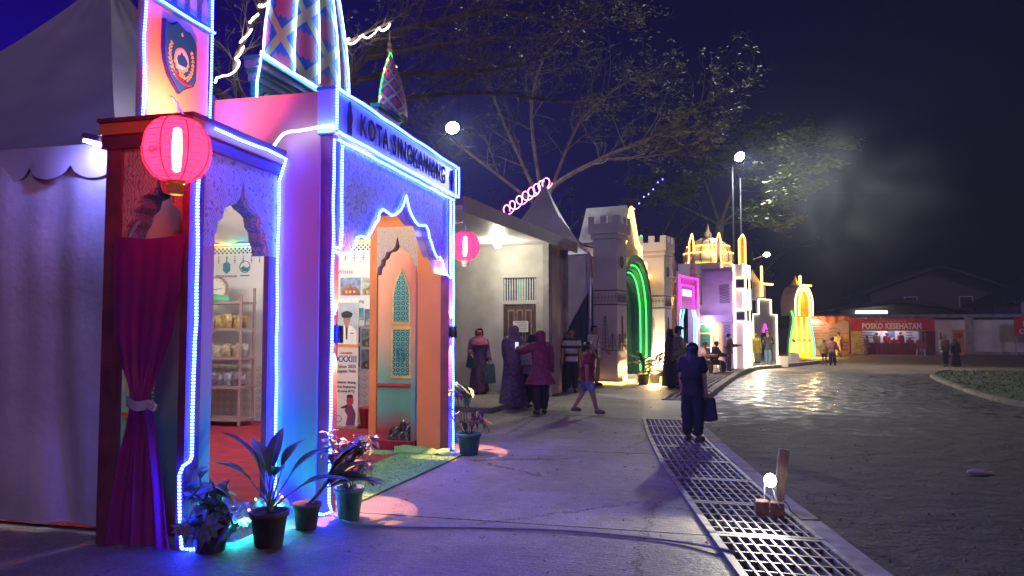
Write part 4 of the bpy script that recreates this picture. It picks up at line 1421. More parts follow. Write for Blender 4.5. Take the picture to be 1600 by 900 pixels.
# ------------------------------------------------------------------ roll-up standee of a uniformed official
st = thing('standee_banner', 'narrow printed standee with a uniformed man and roman numerals', 'banner', (-5.45, 10.7, .03))
sx0, sx1, sy = -5.53, -5.13, 10.70
b = MB(); b.box(sx0, sx1, sy, sy + .012, .06, 2.04); b.build('sheet', mat('cream_standee_vinyl', (.66, .63, .60), .4, .04, 3), st)
b = MB(); b.box(sx0 - .02, sx1 + .02, sy - .05, sy + .07, .025, .065); b.build('base', steel, st)
sxc = (sx0 + sx1) / 2
b = MB(); b.box(sx0 + .01, sx1 - .01, sy - .0008, sy, 1.33, 1.99); b.build('printed_backdrop', mat('pale_sky_print', (.36, .42, .52), .4, .1, 6), st)
fig = MB()
fig.prism([(sxc - .17, 1.33), (sxc + .17, 1.33), (sxc + .165, 1.55), (sxc + .10, 1.615), (sxc + .04, 1.63), (sxc - .04, 1.63), (sxc - .10, 1.615), (sxc - .165, 1.55)], 'y', sy - .004, sy - .001)
fig.cur = 1
fig.prism([(sxc + .062 * math.cos(R(i * 18)), 1.72 + .085 * math.sin(R(i * 18))) for i in range(20)], 'y', sy - .005, sy - .001)
fig.prism([(sxc - .03, 1.60), (sxc + .03, 1.60), (sxc + .028, 1.66), (sxc - .028, 1.66)], 'y', sy - .0055, sy - .004)
fig.cur = 2
fig.prism([(sxc - .085, 1.765), (sxc - .05, 1.75), (sxc + .05, 1.75), (sxc + .085, 1.765), (sxc + .10, 1.82), (sxc + .05, 1.85), (sxc, 1.86), (sxc - .05, 1.85), (sxc - .10, 1.82)], 'y', sy - .008, sy - .005)
fig.prism([(sxc - .018, 1.60), (sxc + .018, 1.60), (sxc + .012, 1.42), (sxc, 1.40), (sxc - .012, 1.42)], 'y', sy - .007, sy - .004)
for xx in (-.10, .07):
    fig.box(sxc + xx, sxc + xx + .05, sy - .0065, sy - .004, 1.50, 1.515)
    fig.box(sxc + xx * .25 - .009, sxc + xx * .25 + .012, sy - .007, sy - .005, 1.725, 1.733)
fig.cur = 3
fig.box(sx0, sx1, sy - .009, sy - .001, 1.29, 1.335)
fig.build('printed_portrait', [white_paint, skin_tan, black_paint, mat('orange_name_bar', (.62, .26, .06), .4, .05, 3)], st)
for body, z, s_, m_ in (('Sukseskan', 1.20, .055, red_paint), ('XXXIII', 1.10, .135, mat('navy_print', (.04, .05, .22), .5, .1, 5)), ('Tahun 2025', .985, .075, ink), ('Kapuas Hulu', .915, .07, ink), ('Selamat datang', .74, .058, ink), ('Kota Singkawang', .67, .052, ink), ('di arena MTQ', .60, .055, ink)):
    text('lettering', body, s_, m_, st, Vector((sxc, sy - .003, z)) - st.location, (R(90), 0, 0), .002, .002 if s_ < .1 else .004, xs=.85)
b = MB()
b.prism([(sxc + a, c) for a, c in ((.0, .07), (.15, .07), (.17, .25), (.12, .36), (.10, .40), (.02, .40), (-.02, .30), (.03, .22))], 'y', sy - .005, sy - .001); b.cur = 1
b.prism([(sxc + .07 + .06 * math.cos(R(i * 18)), .45 + .075 * math.sin(R(i * 18))) for i in range(20)], 'y', sy - .006, sy - .001); b.cur = 2
b.prism([(sxc + .03, .40), (sxc - .06, .36), (sxc - .09, .34), (sxc - .06, .33), (sxc + .02, .34)], 'y', sy - .007, sy - .001)
b.prism([(sxc + .01, .50), (sxc + .13, .50), (sxc + .11, .55), (sxc + .03, .55)], 'y', sy - .009, sy - .006)
b.build('printed_dancer', [mat('plum_print', (.16, .03, .10), .5, .1, 9), mat('crimson_print', (.42, .03, .06), .5, .1, 9), black_paint], st)
b = MB(); b.tube([(sxc - .12 + .05 * math.cos(R(i * 20)), sy - .005, .17 + .05 * math.sin(R(i * 20))) for i in range(19)], .006, 4); b.build('printed_seal', lg, st)
rbn = thing('waste_bin', 'small red plastic bin beside the standee', 'bin', (-5.02, 10.8, .03))
b = MB(); b.lathe([(.09, 0), (.12, .30), (.13, .30), (.13, .32), (.11, .32), (.085, .02)], (-5.02, 10.8, .03), 14); b.build('body', red_paint, rbn, True)

# ------------------------------------------------------------------ angle-iron shelf with packets, clock
sh = thing('display_shelf', 'slotted angle shelf unit with four boards inside the booth', 'shelf', (-7.6, 10.7, .03))
shelf_paint = mat('rose_grey_shelf_paint', (.34, .22, .24), .5, .1, 6)
hx0, hx1, hy0, hy1 = -8.25, -7.05, 10.45, 10.85
for x in (hx0, hx1 - .035):
    for y in (hy0, hy1 - .035):
        b = MB(); b.box(x, x + .035, y, y + .035, .03, 2.13 if y == hy0 else 2.25); b.build('post', shelf_paint, sh)
for z in (.10, .62, 1.08, 1.55, 1.98):
    b = MB(); b.box(hx0 - .008, hx1 + .008, hy0 - .008, hy1 + .008, z, z + .035); b.build('shelf_board', shelf_paint, sh)
pk_mats = [mat('packet_film_%d' % i, c, .28, .25, 18, .3, 30) for i, c in enumerate(((.42, .34, .24), (.42, .40, .38), (.16, .13, .20), (.44, .30, .12), (.30, .12, .10), (.25, .26, .34)))]


def packet_mesh(w, h, d, m, seed):
    b = MB()
    b.grid(lambda u, v: ((u - .5) * w * (1 + .04 * math.sin(9 * v + seed)), -d * (math.sin(PI * u) * math.sin(PI * v)) ** .5 + .01 * noise.noise((u * 5, v * 5, seed)), h * v), 6, 6)
    b.grid(lambda u, v: ((.5 - u) * w, d * (math.sin(PI * u) * math.sin(PI * v)) ** .5, h * v), 6, 6)
    return b.mesh('packet', m, True)


pkm = [packet_mesh(.15, .22, .045, pk_mats[i % 6], i) for i in range(6)]
names = [(1.117 - .0, (0, 1), 'beige crisps'), (1.587, (1, 3, 5), 'snack'), (.657, (2, 5, 2), 'dark tin coloured')]
rowl = {1.117: 'plump clear packet of beige crisps on the middle shelf board', 1.587: 'upright snack packet on the upper shelf board', .657: 'dark shiny packet on the lower shelf board'}
rk = random.Random(5)
for z, kinds, _ in names:
    for row in range(2):
        for i in range(7):
            x = hx0 + .12 + i * .155 + rk.uniform(-.02, .02)
            k = kinds[rk.randrange(len(kinds))]
            p = inst(pkm[k], 'snack_packet', None, (x, hy0 + .08 + row * .17, z), (rk.uniform(-.35, .05), rk.uniform(-.15, .15), rk.uniform(-.3, .3)), (1, 1, rk.uniform(.75, 1.1)))
            look = ('plump beige', 'pale silvery', 'dark shiny', 'ochre', 'brown', 'bluish grey')[k]
            tag(p, look + ' snack packet standing in the ' + ('front', 'rear')[row] + ' row on the ' + ('middle' if z == 1.117 else 'upper' if z > 1.5 else 'lower') + ' shelf board', 'packet', 'packets on the ' + ('middle' if z == 1.117 else 'upper' if z > 1.5 else 'lower') + ' shelf board')
ck = thing('wall_clock', 'round white clock with wooden rim standing on the shelf top', 'clock', (-7.62, 10.62, 2.015))
b = MB(); b.lathe([(.19, 0), (.21, .0), (.21, .045), (.185, .05), (.18, .02), (.0, .02)], (0, 0, 0), 32, False); o = b.build('rim', wood_raw, ck, True, True)
o.rotation_euler = (R(90), 0, 0); o.location = (0, 0, .21)
b = MB(); b.lathe([(.182, .021), (.182, .024), (0, .024)], (0, 0, 0), 32); o = b.build('dial', white_paint, ck, False, True); o.rotation_euler = (R(90), 0, 0); o.location = (0, 0, .21)
b = MB()
for i in range(12):
    a = R(i * 30); b.rbox((.15 * math.cos(a), -.026, .21 + .15 * math.sin(a)), (.022, .004, .006), (0, -a, 0))
b.build('hour_marks', ink, ck, False, True)
b = MB(); b.rbox((.05, -.030, .215), (.12, .004, .008), (0, -.1, 0)); b.build('hand', ink, ck, False, True)
b = MB(); b.rbox((-.025, -.033, .205), (.08, .004, .01), (0, .25, 0)); b.build('hand', ink, ck, False, True)
gp = packet_mesh(.30, .13, .05, green_pane, 9)
tag(inst(gp, 'green_package', None, (-7.52, 10.52, 2.015), (-.4, .1, .2)), 'dark green package leaning against the clock', 'package')

# ------------------------------------------------------------------ threshold clutter: mat, plastic, bags
b = MB()
b.prism([(-2.99, 6.22), (-2.83, 8.98), (-3.16, 9.04), (-3.6, 9.02), (-4.1, 8.9), (-3.75, 7.2), (-3.2, 6.05)], 'z', .002, .020)
v, f = [], []
rk = random.Random(8)
poly = [(-2.99, 6.22), (-2.83, 8.98), (-3.16, 9.04), (-3.6, 9.02), (-4.1, 8.9), (-3.75, 7.2), (-3.2, 6.05)]
c = 0
while c < 3500:
    x, y = rk.uniform(-4.1, -2.83), rk.uniform(6.05, 9.04)
    if not inside(x, y, poly):
        continue
    c += 1
    a = rk.uniform(0, PI); w = .006
    b.add([(x - w * math.cos(a), y - w * math.sin(a), .02), (x + w * math.cos(a), y + w * math.sin(a), .02), (x + rk.uniform(-.02, .02), y + rk.uniform(-.02, .02), .02 + rk.uniform(.005, .013))], [(0, 1, 2)])
gm = tag(b.build('grass_mat', mat('artificial_grass_pile', (.15, .40, .15), .9, .14, 22)), 'green artificial grass mat running out of the booth portal', 'mat')
b = MB()
b.grid(lambda u, w: (-3.70 + .75 * u - .12 * w, 8.78 + .27 * w + .05 * math.sin(6 * u), .03 + .05 * math.sin(PI * w) + .03 * noise.noise((u * 7, w * 3, 1))), 40, 8)
tag(b.build('mat_fold', mat('artificial_grass_pile', (.15, .40, .15)), None, True), 'rucked end of green grass mat against the orange jamb', 'mat')


def crumple(name, label, cat, c, size, m, seed, amp=.06, nu=34, nv=26):
    def fn(u, w):
        x, y = (u - .5) * size[0], (w - .5) * size[1]
        e = max(0, 1 - (2 * abs(u - .5)) ** 4) * max(0, 1 - (2 * abs(w - .5)) ** 4)
        h = size[2] * e * (.55 + .9 * abs(noise.noise((u * 4, w * 4, seed)))) + amp * (noise.noise((u * 13, w * 13, seed)) * .6 + .4 * noise.noise((u * 29, w * 29, seed))) * e
        return (c[0] + x + .03 * noise.noise((u * 6, w * 6, seed + 3)), c[1] + y, c[2] + max(.002, h))
    b = MB(); b.grid(fn, nu, nv)
    return tag(b.build(name, m), label, cat)


crumple('plastic_sheet', 'crumpled shiny plastic sheet on the wing threshold', 'plastic sheet', (-3.50, 5.32, .025), (.42, .95, .20), foil, 4, .09)
crumple('plastic_sheet', 'small crumpled clear plastic wrap on the carpet edge', 'plastic sheet', (-3.98, 5.46, .03), (.4, .7, .16), foil, 9, .06)
crumple('rubbish_bag', 'black plastic bag heap inside the arched doorway', 'bag', (-3.80, 9.42, .03), (.50, .45, .26), bag_black, 11, .10)
b = MB(); b.box(-4.10, -3.54, 9.0, 9.08, .03, .13); tag(b.build('door_sill', carpet_red), 'low red carpeted sill under the lace arch panel', 'sill')
crumple('plastic_sheet', 'white plastic scrap lying beside the orange jamb', 'plastic sheet', (-4.3, 9.2, .03), (.25, .5, .12), white_cloth, 14, .05)
# teal glow of a light rope balled up in the plastic
lr = thing('light_rope_coil', 'loose coil of teal light rope glowing in the plastic sheet', 'light rope', (-3.45, 5.3, .05))
pts = []
for i in range(60):
    a = i * .42
    pts.append((-3.40 + .10 * math.cos(a) * (1 + .3 * math.sin(i * .7)), 5.28 + .27 * math.sin(a * .73), .10 + .05 * math.sin(i * .9)))
b = MB(); b.tube(pts, .007, 5); b.build('rope', emit('teal_led_rope', (.03, .75, .70), 26), lr, True)
for i, (x, y, z, m) in enumerate(((-3.36, 5.60, .19, red_led), (-3.34, 5.10, .20, red_led), (-3.33, 5.50, .24, gold_led), (-3.35, 5.2, .26, gold_led))):
    b = MB(); b.lathe([(0, -.012), (.011, 0), (0, .012)], (x, y, z), 6); b.build('bulb', m, lr)
# power cable over the paving
b = MB()
b.tube(smooth_path([(XF + .1, YL - .05, .012), (-2.75, 5.62, .012), (-2.3, 5.60, .012), (-1.7, 5.72, .012), (-1.0, 5.80, .012), (-.2, 5.72, .012), (.25, 5.5, .03)], 6), .009, 6)
tag(b.build('power_cable', mat('grey_cable_sheath', (.30, .30, .32), .5, .1, 9), None, True), 'thin grey power cable lying across the concrete paving', 'cable')

# ------------------------------------------------------------------ lanterns, sconces
def paper_mat():
    m = bpy.data.materials.new('red_lantern_silk'); m.use_nodes = True
    nt = m.node_tree; N, L = nt.nodes, nt.links
    N.clear()
    out = N.new('ShaderNodeOutputMaterial')
    tr = N.new('ShaderNodeBsdfTranslucent'); tr.inputs[0].default_value = (.95, .006, .045, 1)
    df = N.new('ShaderNodeBsdfDiffuse'); df.inputs[0].default_value = (.7, .012, .035, 1)
    tp = N.new('ShaderNodeBsdfTransparent'); tp.inputs[0].default_value = (1, .10, .05, 1)
    m1 = N.new('ShaderNodeMixShader'); m1.inputs[0].default_value = .35
    m2 = N.new('ShaderNodeMixShader'); m2.inputs[0].default_value = .12
    L.new(tr.outputs[0], m1.inputs[1]); L.new(df.outputs[0], m1.inputs[2])
    L.new(m1.outputs[0], m2.inputs[1]); L.new(tp.outputs[0], m2.inputs[2])
    L.new(m2.outputs[0], out.inputs[0])
    return m


silk = paper_mat()


def lantern(c, r, h, label, arm_to, power):
    t = thing('paper_lantern', label, 'lantern', c, 0, None)
    n = 14
    prof = []
    for i in range(n + 1):
        a = -PI / 2 + PI * i / n
        rr = max(.30 * r, r * math.cos(a) ** .75 if math.cos(a) > 0 else 0)
        prof.append((rr * (1 + (.012 if i % 2 else 0)), h / 2 * math.sin(a) * .93))
    b = MB(); b.lathe(prof, (0, 0, 0), 28, False); b.build('silk_shade', silk, t, True, True)
    for k in range(8):
        a = PI * 2 * k / 8 + .2
        b = MB(); b.tube([((q + .004) * math.cos(a), (q + .004) * math.sin(a), z) for q, z in prof], .0035, 4); b.build('rib', red_paint, t, True, True)
    for i, (q, z) in enumerate(prof[1:-1]):
        b = MB(); b.tube([((q + .002) * math.cos(j * PI / 14), (q + .002) * math.sin(j * PI / 14), z) for j in range(29)], .0016, 3, False); b.build('hoop', red_paint, t, True, True)
    for z, s_ in ((h / 2 * .93, 1), (-h / 2 * .93, -1)):
        b = MB(); b.lathe([(.31 * r, -.012), (.31 * r, .012), (.25 * r, .014), (.25 * r, -.012)], (0, 0, z), 20, False); b.build('cap_ring', mat('dark_gold_ring', (.16, .07, .03), .5, .1, 9) if s_ > 0 else gold_paint, t, False, True)
    b = MB(); b.lathe([(.0, -h * .33), (.026, -h * .30), (.034, 0), (.026, h * .30), (.0, h * .33)], (0, 0, 0), 10); b.build('lamp_tube', emit('lantern_bulb', (1.0, .75, .40), power), t, True, True)
    tm = MB()
    for k in range(26):
        a = PI * 2 * k / 26
        q = .20 * r
        tm.tube([(q * math.cos(a), q * math.sin(a), -h / 2 * .93), (q * 1.03 * math.cos(a + .05), q * 1.03 * math.sin(a + .05), -h / 2 * .93 - r * .40)], .007, 3)
    o = tm.build('tassel', gold_paint, t, False, True); o['kind'] = 'stuff'
    b = MB()
    b.tube([(.2 * r * math.cos(q), -r * .86 - .012, -.04 + .018 * math.sin(q * 2)) for q in [i * .5 for i in range(12)]], .004, 4); b.build('printed_mark', black_paint, t, True, True)
    at_ = Vector(arm_to) - Vector(c)
    b = MB(); b.tube([(0, 0, h / 2 * .9), (0, 0, h / 2 + .10)], .003, 4); b.build('hook', steel, t, False, True)
    b = MB(); b.tube([(-.03, -.03, h / 2 + .12), tuple(at_)], .009, 5); b.build('bracket', steel, t, False, True)
    return t


lantern((-3.36, 4.22, 2.79), .215, .47, 'round red silk lantern with gold tassel at the booth corner', (-3.57, 4.70, 3.02), 120)
lantern((-3.02, 9.55, 2.70), .19, .42, 'red silk lantern on the far jamb beside the guard house', (-3.09, 9.2, 2.96), 120)


def sconce(y, label):
    t = thing('wall_sconce', label, 'sconce', (XF + .04, y, 1.54), 0, 'up and down wall lights on the booth jambs')
    b = MB(); b.lathe([(.036, -.075), (.038, -.075), (.038, .075), (.036, .075), (.03, .065), (.03, -.065)], (XF + .06, y, 1.54), 14, False); b.build('housing', dark_steel, t, True)
    b = MB(); b.box(XF + .012, XF + .026, y - .03, y + .03, 1.48, 1.60); b.build('wall_plate', dark_steel, t)
    for s_ in (-1, 1):
        b = MB(); b.lathe([(.026, -.002), (.026, .002)], (XF + .06, y, 1.54 + s_ * .062), 12); b.build('lens', emit('sconce_lens', (1.0, .45, .15), 30), t)
        lamp('SPOT', 'sconce_light', (XF + .06, y, 1.54 + s_ * .066), (1.0, .36, .16), 170, .012, (XF + .06, y, 1.54 + s_ * 1.0), 52, .12, t)


sconce(YL + .065, 'black up and down wall light on the jamb nearer the curtain')
sconce(YR - .065, 'black up and down wall light on the jamb beside the guard house')
# ------------------------------------------------------------------ potted plants
def blade(L_, w, curl, m, name='leaf', shape=0, seed=0):
    """a long leaf growing along +Y, arching down; shape 0 lance, 1 oval"""
    b = MB()

    def fn(u, v):
        t = v
        ww = w * (math.sin(PI * min(1, t * .93 + .05)) ** (.8 if shape == 0 else .55)) if t < 1 else 0
        ww = max(ww, .002)
        x = (u - .5) * 2 * ww
        y = L_ * (math.sin(curl * t) / curl if curl > .01 else t)
        z = -L_ * ((1 - math.cos(curl * t)) / curl if curl > .01 else 0) + abs(u - .5) * ww * .9 + .012 * math.sin(t * 9 + seed) * (u - .5)
        return (x, y, z)
    b.grid(fn, 4, 9)
    return b.mesh(name, m, True)


def lobed(w, m):
    o = [(0, 0)]
    pts = [(0, -.1), (.22, -.28), (.35, -.12), (.62, -.2), (.55, .05), (.95, .12), (.66, .32), (.85, .6), (.5, .58), (.45, .85), (.25, .75), (0, 1.25)]
    full = pts + [(-x, y) for x, y in pts[::-1][1:-1]]
    b = MB()
    v = [(x * w, y * w, -.12 * w * (x * x + y * y)) for x, y in full]
    v.append((0, .25 * w, .03 * w))
    n = len(full)
    b.add(v, [(i, (i + 1) % n, n) for i in range(n)])
    b.tube([(0, -.1 * w, .03 * w), (0, .25 * w, .035 * w), (0, 1.1 * w, -.1 * w)], .006 * w, 4)
    return b.mesh('lobed_leaf', m, False)


def pot(t, c, r0, r1, h, m):
    b = MB()
    b.lathe([(r0, 0), (r1 * .96, h * .86), (r1 * 1.06, h * .86), (r1 * 1.08, h), (r1 * .95, h), (r1 * .92, h * .9)], c, 20, True); b.build('pot', m, t, True)
    b = MB(); b.lathe([(r1 * .93, 0), (r1 * .5, .012), (0, .02)], (c[0], c[1], c[2] + h * .90), 14, False); b.build('soil', soil, t, True)


def put_leaf(t, me, base, az, el, s=1.0, roll=0.0):
    o = inst(me, 'leaf', t, Vector(base) - t.location, (0, 0, 0), s)
    o.rotation_mode = 'XYZ'
    Mx = Matrix.Rotation(az, 4, 'Z') @ Matrix.Rotation(el, 4, 'X') @ Matrix.Rotation(roll, 4, 'Y')
    o.rotation_euler = Mx.to_euler()
    return o


dusky = leaf_mat('dusky_purple_leaf', (.10, .085, .10), (.26, .22, .24))
rp = random.Random(12)
# bushy trailing plant with a big lobed leaf, at the booth corner
c = (-3.40, 4.72, .004)
t = thing('potted_plant', 'trailing potted plant with big lobed leaf at the booth corner', 'plant', c)
pot(t, c, .10, .14, .24, pot_dark)
lf = blade(.20, .045, .9, leaf_green); lf2 = blade(.16, .05, .7, leaf_pale, shape=1)
for i in range(7):
    a = rp.uniform(0, 2 * PI)
    top = (c[0] + .16 * math.cos(a) * rp.uniform(.3, 1.2), c[1] + .16 * math.sin(a), .36 + rp.uniform(.05, .30))
    b = MB(); b.tube(smooth_path([(c[0], c[1], .22), (c[0] + .06 * math.cos(a), c[1] + .06 * math.sin(a), .36), top], 4), .006, 4); b.build('stem', stem_brown, t, True)
    for k in range(7):
        q = k / 7 * .75 + .25
        base = Vector((c[0], c[1], .22)).lerp(Vector(top), q)
        put_leaf(t, lf if rp.random() < .6 else lf2, base, rp.uniform(0, 2 * PI), rp.uniform(-.3, .7), rp.uniform(.6, 1.05))
lb = lobed(.17, leaf_pale)
for k, (dx, dy, z, az, el, s) in enumerate(((.06, -.13, .26, 2.9, -1.15, 1.1), (.20, -.10, .22, 2.2, -1.0, .85), (.17, .02, .18, 1.7, -.9, .8), (-.12, -.10, .22, 3.6, -1.1, .7))):
    base = (c[0] + dx, c[1] + dy, z)
    put_leaf(t, lb, base, az, el, s)
    b = MB(); b.tube(smooth_path([(c[0], c[1], .22), (c[0] + dx * .6, c[1] + dy * .6, .33), base], 4), .006, 4); b.build('stem', stem_brown, t, True)
# long-leaved plant in a dark pot
c = (-3.06, 4.93, .004)
t = thing('potted_plant', 'long leaved plant in a dark brown pot before the wing opening', 'plant', c)
pot(t, c, .10, .135, .25, pot_dark)
for k, (az, el, L_, w, m) in enumerate(((.15, 1.40, .42, .055, leaf_green), (-.9, .95, .46, .06, leaf_dark), (-1.2, .55, .40, .055, leaf_dark), (1.0, 1.1, .36, .05, leaf_green), (2.2, .9, .34, .05, leaf_dark), (-2.4, .8, .3, .045, leaf_green), (1.9, 1.25, .40, .05, leaf_dark), (-.4, 1.2, .3, .05, leaf_green))):
    d = Vector((-math.sin(az) * math.cos(el), math.cos(az) * math.cos(el), math.sin(el)))
    base = Vector((c[0] + rp.uniform(-.03, .03), c[1] + rp.uniform(-.03, .03), .22))
    tip = base + d * rp.uniform(.20, .42) + Vector((0, 0, .05))
    b = MB(); b.tube([base, base.lerp(tip, .5) + Vector((0, 0, .02)), tip], [.010, .008, .005], 5); b.build('stalk', mat('pale_leaf_stalk', (.20, .24, .14), .5, .2, 9), t, True)
    put_leaf(t, blade(L_, w, .9, m, seed=k), tip, az, el, 1)
# leaning plant with plumes of broad leaves
c = (-3.02, 5.40, .004)
t = thing('potted_plant', 'leaning plant with broad drooping leaves beside the sprayed wall', 'plant', c)
pot(t, c, .08, .11, .20, pot_dark)
trunk = smooth_path([(c[0], c[1], .18), (c[0] + .06, c[1] + .06, .26), (c[0] + .16, c[1] + .10, .40)], 4)
b = MB(); b.tube(trunk, .014, 6); b.build('stem', stem_brown, t, True)
tip = Vector(trunk[-1])
for k in range(11):
    az = -1.0 + rp.uniform(-.85, .75); el = .15 + k * .11 + rp.uniform(-.1, .1)
    put_leaf(t, blade(rp.uniform(.34, .50), rp.uniform(.045, .065), rp.uniform(.5, 1.0), dusky if k % 3 else leaf_dark, seed=k), tip - Vector((.02, .02, .03 * (k % 4))), az, el, 1)
# flowering plant in a teal pot
c = (-2.83, 5.76, .004)
t = thing('potted_plant', 'pale flowering plant in a teal pot beside the portal jamb', 'plant', c)
pot(t, c, .085, .12, .26, pot_teal)
fl_ = blade(.11, .035, .8, leaf_pink, shape=1); lf3 = blade(.12, .03, .7, leaf_dark)
for i in range(9):
    a = rp.uniform(0, 2 * PI); rr = rp.uniform(.05, .20)
    top = Vector((c[0] + rr * math.cos(a) + .03, c[1] + rr * math.sin(a), rp.uniform(.42, .72)))
    b = MB(); b.tube(smooth_path([(c[0] + .02 * math.cos(a), c[1] + .02 * math.sin(a), .23), (c[0] + .4 * rr * math.cos(a), c[1] + .4 * rr * math.sin(a), .38), top], 4), .005, 4); b.build('stem', stem_brown, t, True)
    for k in range(9):
        put_leaf(t, fl_ if k < 5 else lf3, top - Vector((0, 0, .02 * k)), rp.uniform(0, 2 * PI), rp.uniform(-.6, .9), rp.uniform(.6, 1.1))
# plant in a green pot by the far jamb
c = (-2.78, 8.98, .004)
t = thing('potted_plant', 'mixed leafy plant in a ribbed green pot by the far jamb', 'plant', c)
pot(t, c, .11, .15, .27, pot_teal)
big = blade(.34, .05, .7, leaf_green); tw_ = blade(.16, .03, 1.2, leaf_red)
for i in range(9):
    put_leaf(t, big, (c[0] + rp.uniform(-.05, .05), c[1] + rp.uniform(-.05, .05), .55 + rp.uniform(0, .18)), rp.uniform(.3, 2.6), rp.uniform(.4, 1.3), rp.uniform(.8, 1.15))
for i in range(14):
    a = rp.uniform(0, 2 * PI); rr = rp.uniform(.08, .34)
    top = Vector((c[0] + rr * math.cos(a), c[1] + rr * math.sin(a), rp.uniform(.35, .85)))
    b = MB(); b.tube(smooth_path([(c[0] + .03 * math.cos(a), c[1] + .03 * math.sin(a), .24), (c[0] + .7 * rr * math.cos(a + .3), c[1] + .7 * rr * math.sin(a + .3), .45), top, top + Vector((.05 * math.cos(a), .05 * math.sin(a), -.10))], 4), .005, 4); b.build('stem', stem_brown, t, True)
    for k in range(3):
        put_leaf(t, tw_ if i % 2 else lf3, top, rp.uniform(0, 2 * PI), rp.uniform(-.5, .6), rp.uniform(.6, 1.1))


def small_plant(name, label, c, h, spread, mats_, n, r, m_pot=pot_dark, parent_group='plants in pots by the castle booth'):
    t = thing(name, label, 'plant', c, 0, parent_group)
    if r:
        pot(t, c, r * .75, r, r * 1.7, m_pot)
    z0 = c[2] + (r * 1.5 if r else 0)
    mm = [blade(h * .55, h * .06, .8, m) for m in mats_]
    for i in range(n):
        q = rp.random()
        put_leaf(t, mm[i % len(mm)], (c[0] + rp.uniform(-.3, .3) * spread, c[1] + rp.uniform(-.3, .3) * spread, z0 + h * .45 * q), rp.uniform(0, 2 * PI), .25 + 1.0 * q * rp.random(), rp.uniform(.7, 1.15))
    b = MB(); b.tube([(c[0], c[1], c[2]), (c[0], c[1], z0 + h * .5)], .02, 5); b.build('stem', stem_brown, t, True)
    return t
# ------------------------------------------------------------------ guard house with a porch
def lpart(b, name, m, parent, smooth=False):
    return b.build(name, m, parent, smooth, True)


def lrope(parent, pts, m, r=.018, name='light_rope', k=0):
    return rope(smooth_path(pts, k) if k else pts, m, r, parent, name, True, 5)


GH = frame('guard_house', 'plain cream guard house with porch, barred window and dark wooden door', 'building', (-3.42, 16.95, 0), 6)
b = MB(); b.box(0, .15, 1.02, 4.6, 0, 3.55); lpart(b, 'door_wall', concrete_wall, GH)
b = MB(); b.box(0, .15, 0, .20, 0, 3.55); lpart(b, 'door_wall', concrete_wall, GH)
b = MB(); b.box(0, .15, .20, 1.02, 2.78, 3.55); lpart(b, 'door_wall', concrete_wall, GH)
b = MB(); b.box(-.10, .16, -.14, .0, 0, 3.55); lpart(b, 'column', concrete_raw, GH)
b = MB(); b.box(-5.2, 1.6, 4.6, 4.75, 0, 3.55); lpart(b, 'rear_wall', concrete_wall, GH)
b = MB(); b.box(.16, 1.42, -.05, .07, 0, 3.55); lpart(b, 'street_wall', mat('ochre_plaster', (.52, .44, .35), .8, .12, 2), GH)
b = MB(); b.box(1.42, 1.60, -.14, .0, 0, 3.55); lpart(b, 'column', concrete_raw, GH)
b = MB(); b.box(-5.4, 1.75, -.30, 4.9, 3.55, 3.62); lpart(b, 'ceiling', white_paint, GH)
b = MB(); b.box(-5.42, 1.77, -.34, -.30, 3.50, 3.76); lpart(b, 'fascia', concrete_wall, GH)
b = MB(); b.box(-5.42, 1.77, -.30, 4.9, 3.625, 3.74); lpart(b, 'roof_slab', concrete_raw, GH)
b = MB(); b.box(-3.6, -.10, -.10, 4.6, 0, .10); lpart(b, 'porch_step', pave, GH)
# door with raised panels
b = MB(); b.box(.03, .09, .26, .96, .1, 2.12); dr = lpart(b, 'door', door_wood, GH)
for y0, y1, z0, z1 in ((.31, .48, 1.15, 2.02), (.53, .69, 1.15, 2.02), (.74, .91, 1.15, 2.02), (.31, .58, .2, 1.0), (.64, .91, .2, 1.0)):
    b = MB()
    b.box(.012, .03, y0, y1, z0, z0 + .03).box(.012, .03, y0, y1, z1 - .03, z1).box(.012, .03, y0, y0 + .025, z0 + .03, z1 - .03).box(.012, .03, y1 - .025, y1, z0 + .03, z1 - .03)
    lpart(b, 'door_panel', door_trim, dr)
for a in ((.20, .26, .1, 2.15), (.96, 1.02, .1, 2.15)):
    b = MB(); b.box(.0, .12, a[0], a[1], a[2], a[3]); lpart(b, 'door_frame', door_wood, GH)
b = MB(); b.box(-.005, .12, .20, 1.02, 2.15, 2.22); lpart(b, 'lintel', concrete_wall, GH)
b = MB(); b.box(.10, .12, .20, 1.02, 2.22, 2.78); wnd = lpart(b, 'window', mat('dark_window', (.03, .05, .05), .2, .2, 4), GH)
b = MB(); b.box(.085, .099, .48, .68, 2.24, 2.77); lpart(b, 'green_panel', green_pane, wnd)
for i in range(13):
    y = .23 + i * .063
    b = MB(); b.box(.055, .07, y, y + .028, 2.225, 2.775); lpart(b, 'grille_bar', bar_white, wnd)
for z in (2.20, 2.76):
    b = MB(); b.box(.04, .09, .19, 1.03, z, z + .035); lpart(b, 'window_frame', bar_white, wnd)
nt_ = thing('paper_notice', 'white paper notice pinned on the dark wooden door', 'notice', GH.matrix_basis @ Vector((.0, .58, 1.62)), R(84))
b = MB(); b.box(-.012, -.006, -.19, .19, -.13, .13); lpart(b, 'sheet', paper, nt_)
b = MB()
for i in range(6):
    b.box(-.014, -.0125, -.15, .15 - (i % 3) * .05, .09 - i * .035, .10 - i * .035)
lpart(b, 'printed_lines', ink, nt_)
pl = thing('porch_lamp', 'bare white globe lamp under the porch ceiling', 'lamp', (-4.28, 15.95, 3.5))
b = MB(); b.lathe([(.0, -.09), (.05, -.08), (.085, -.03), (.085, .02), (.05, .07), (.03, .08)], (0, 0, -.03), 14); lpart(b, 'globe', emit('porch_globe', (1.0, .96, .80), 26), pl, True)
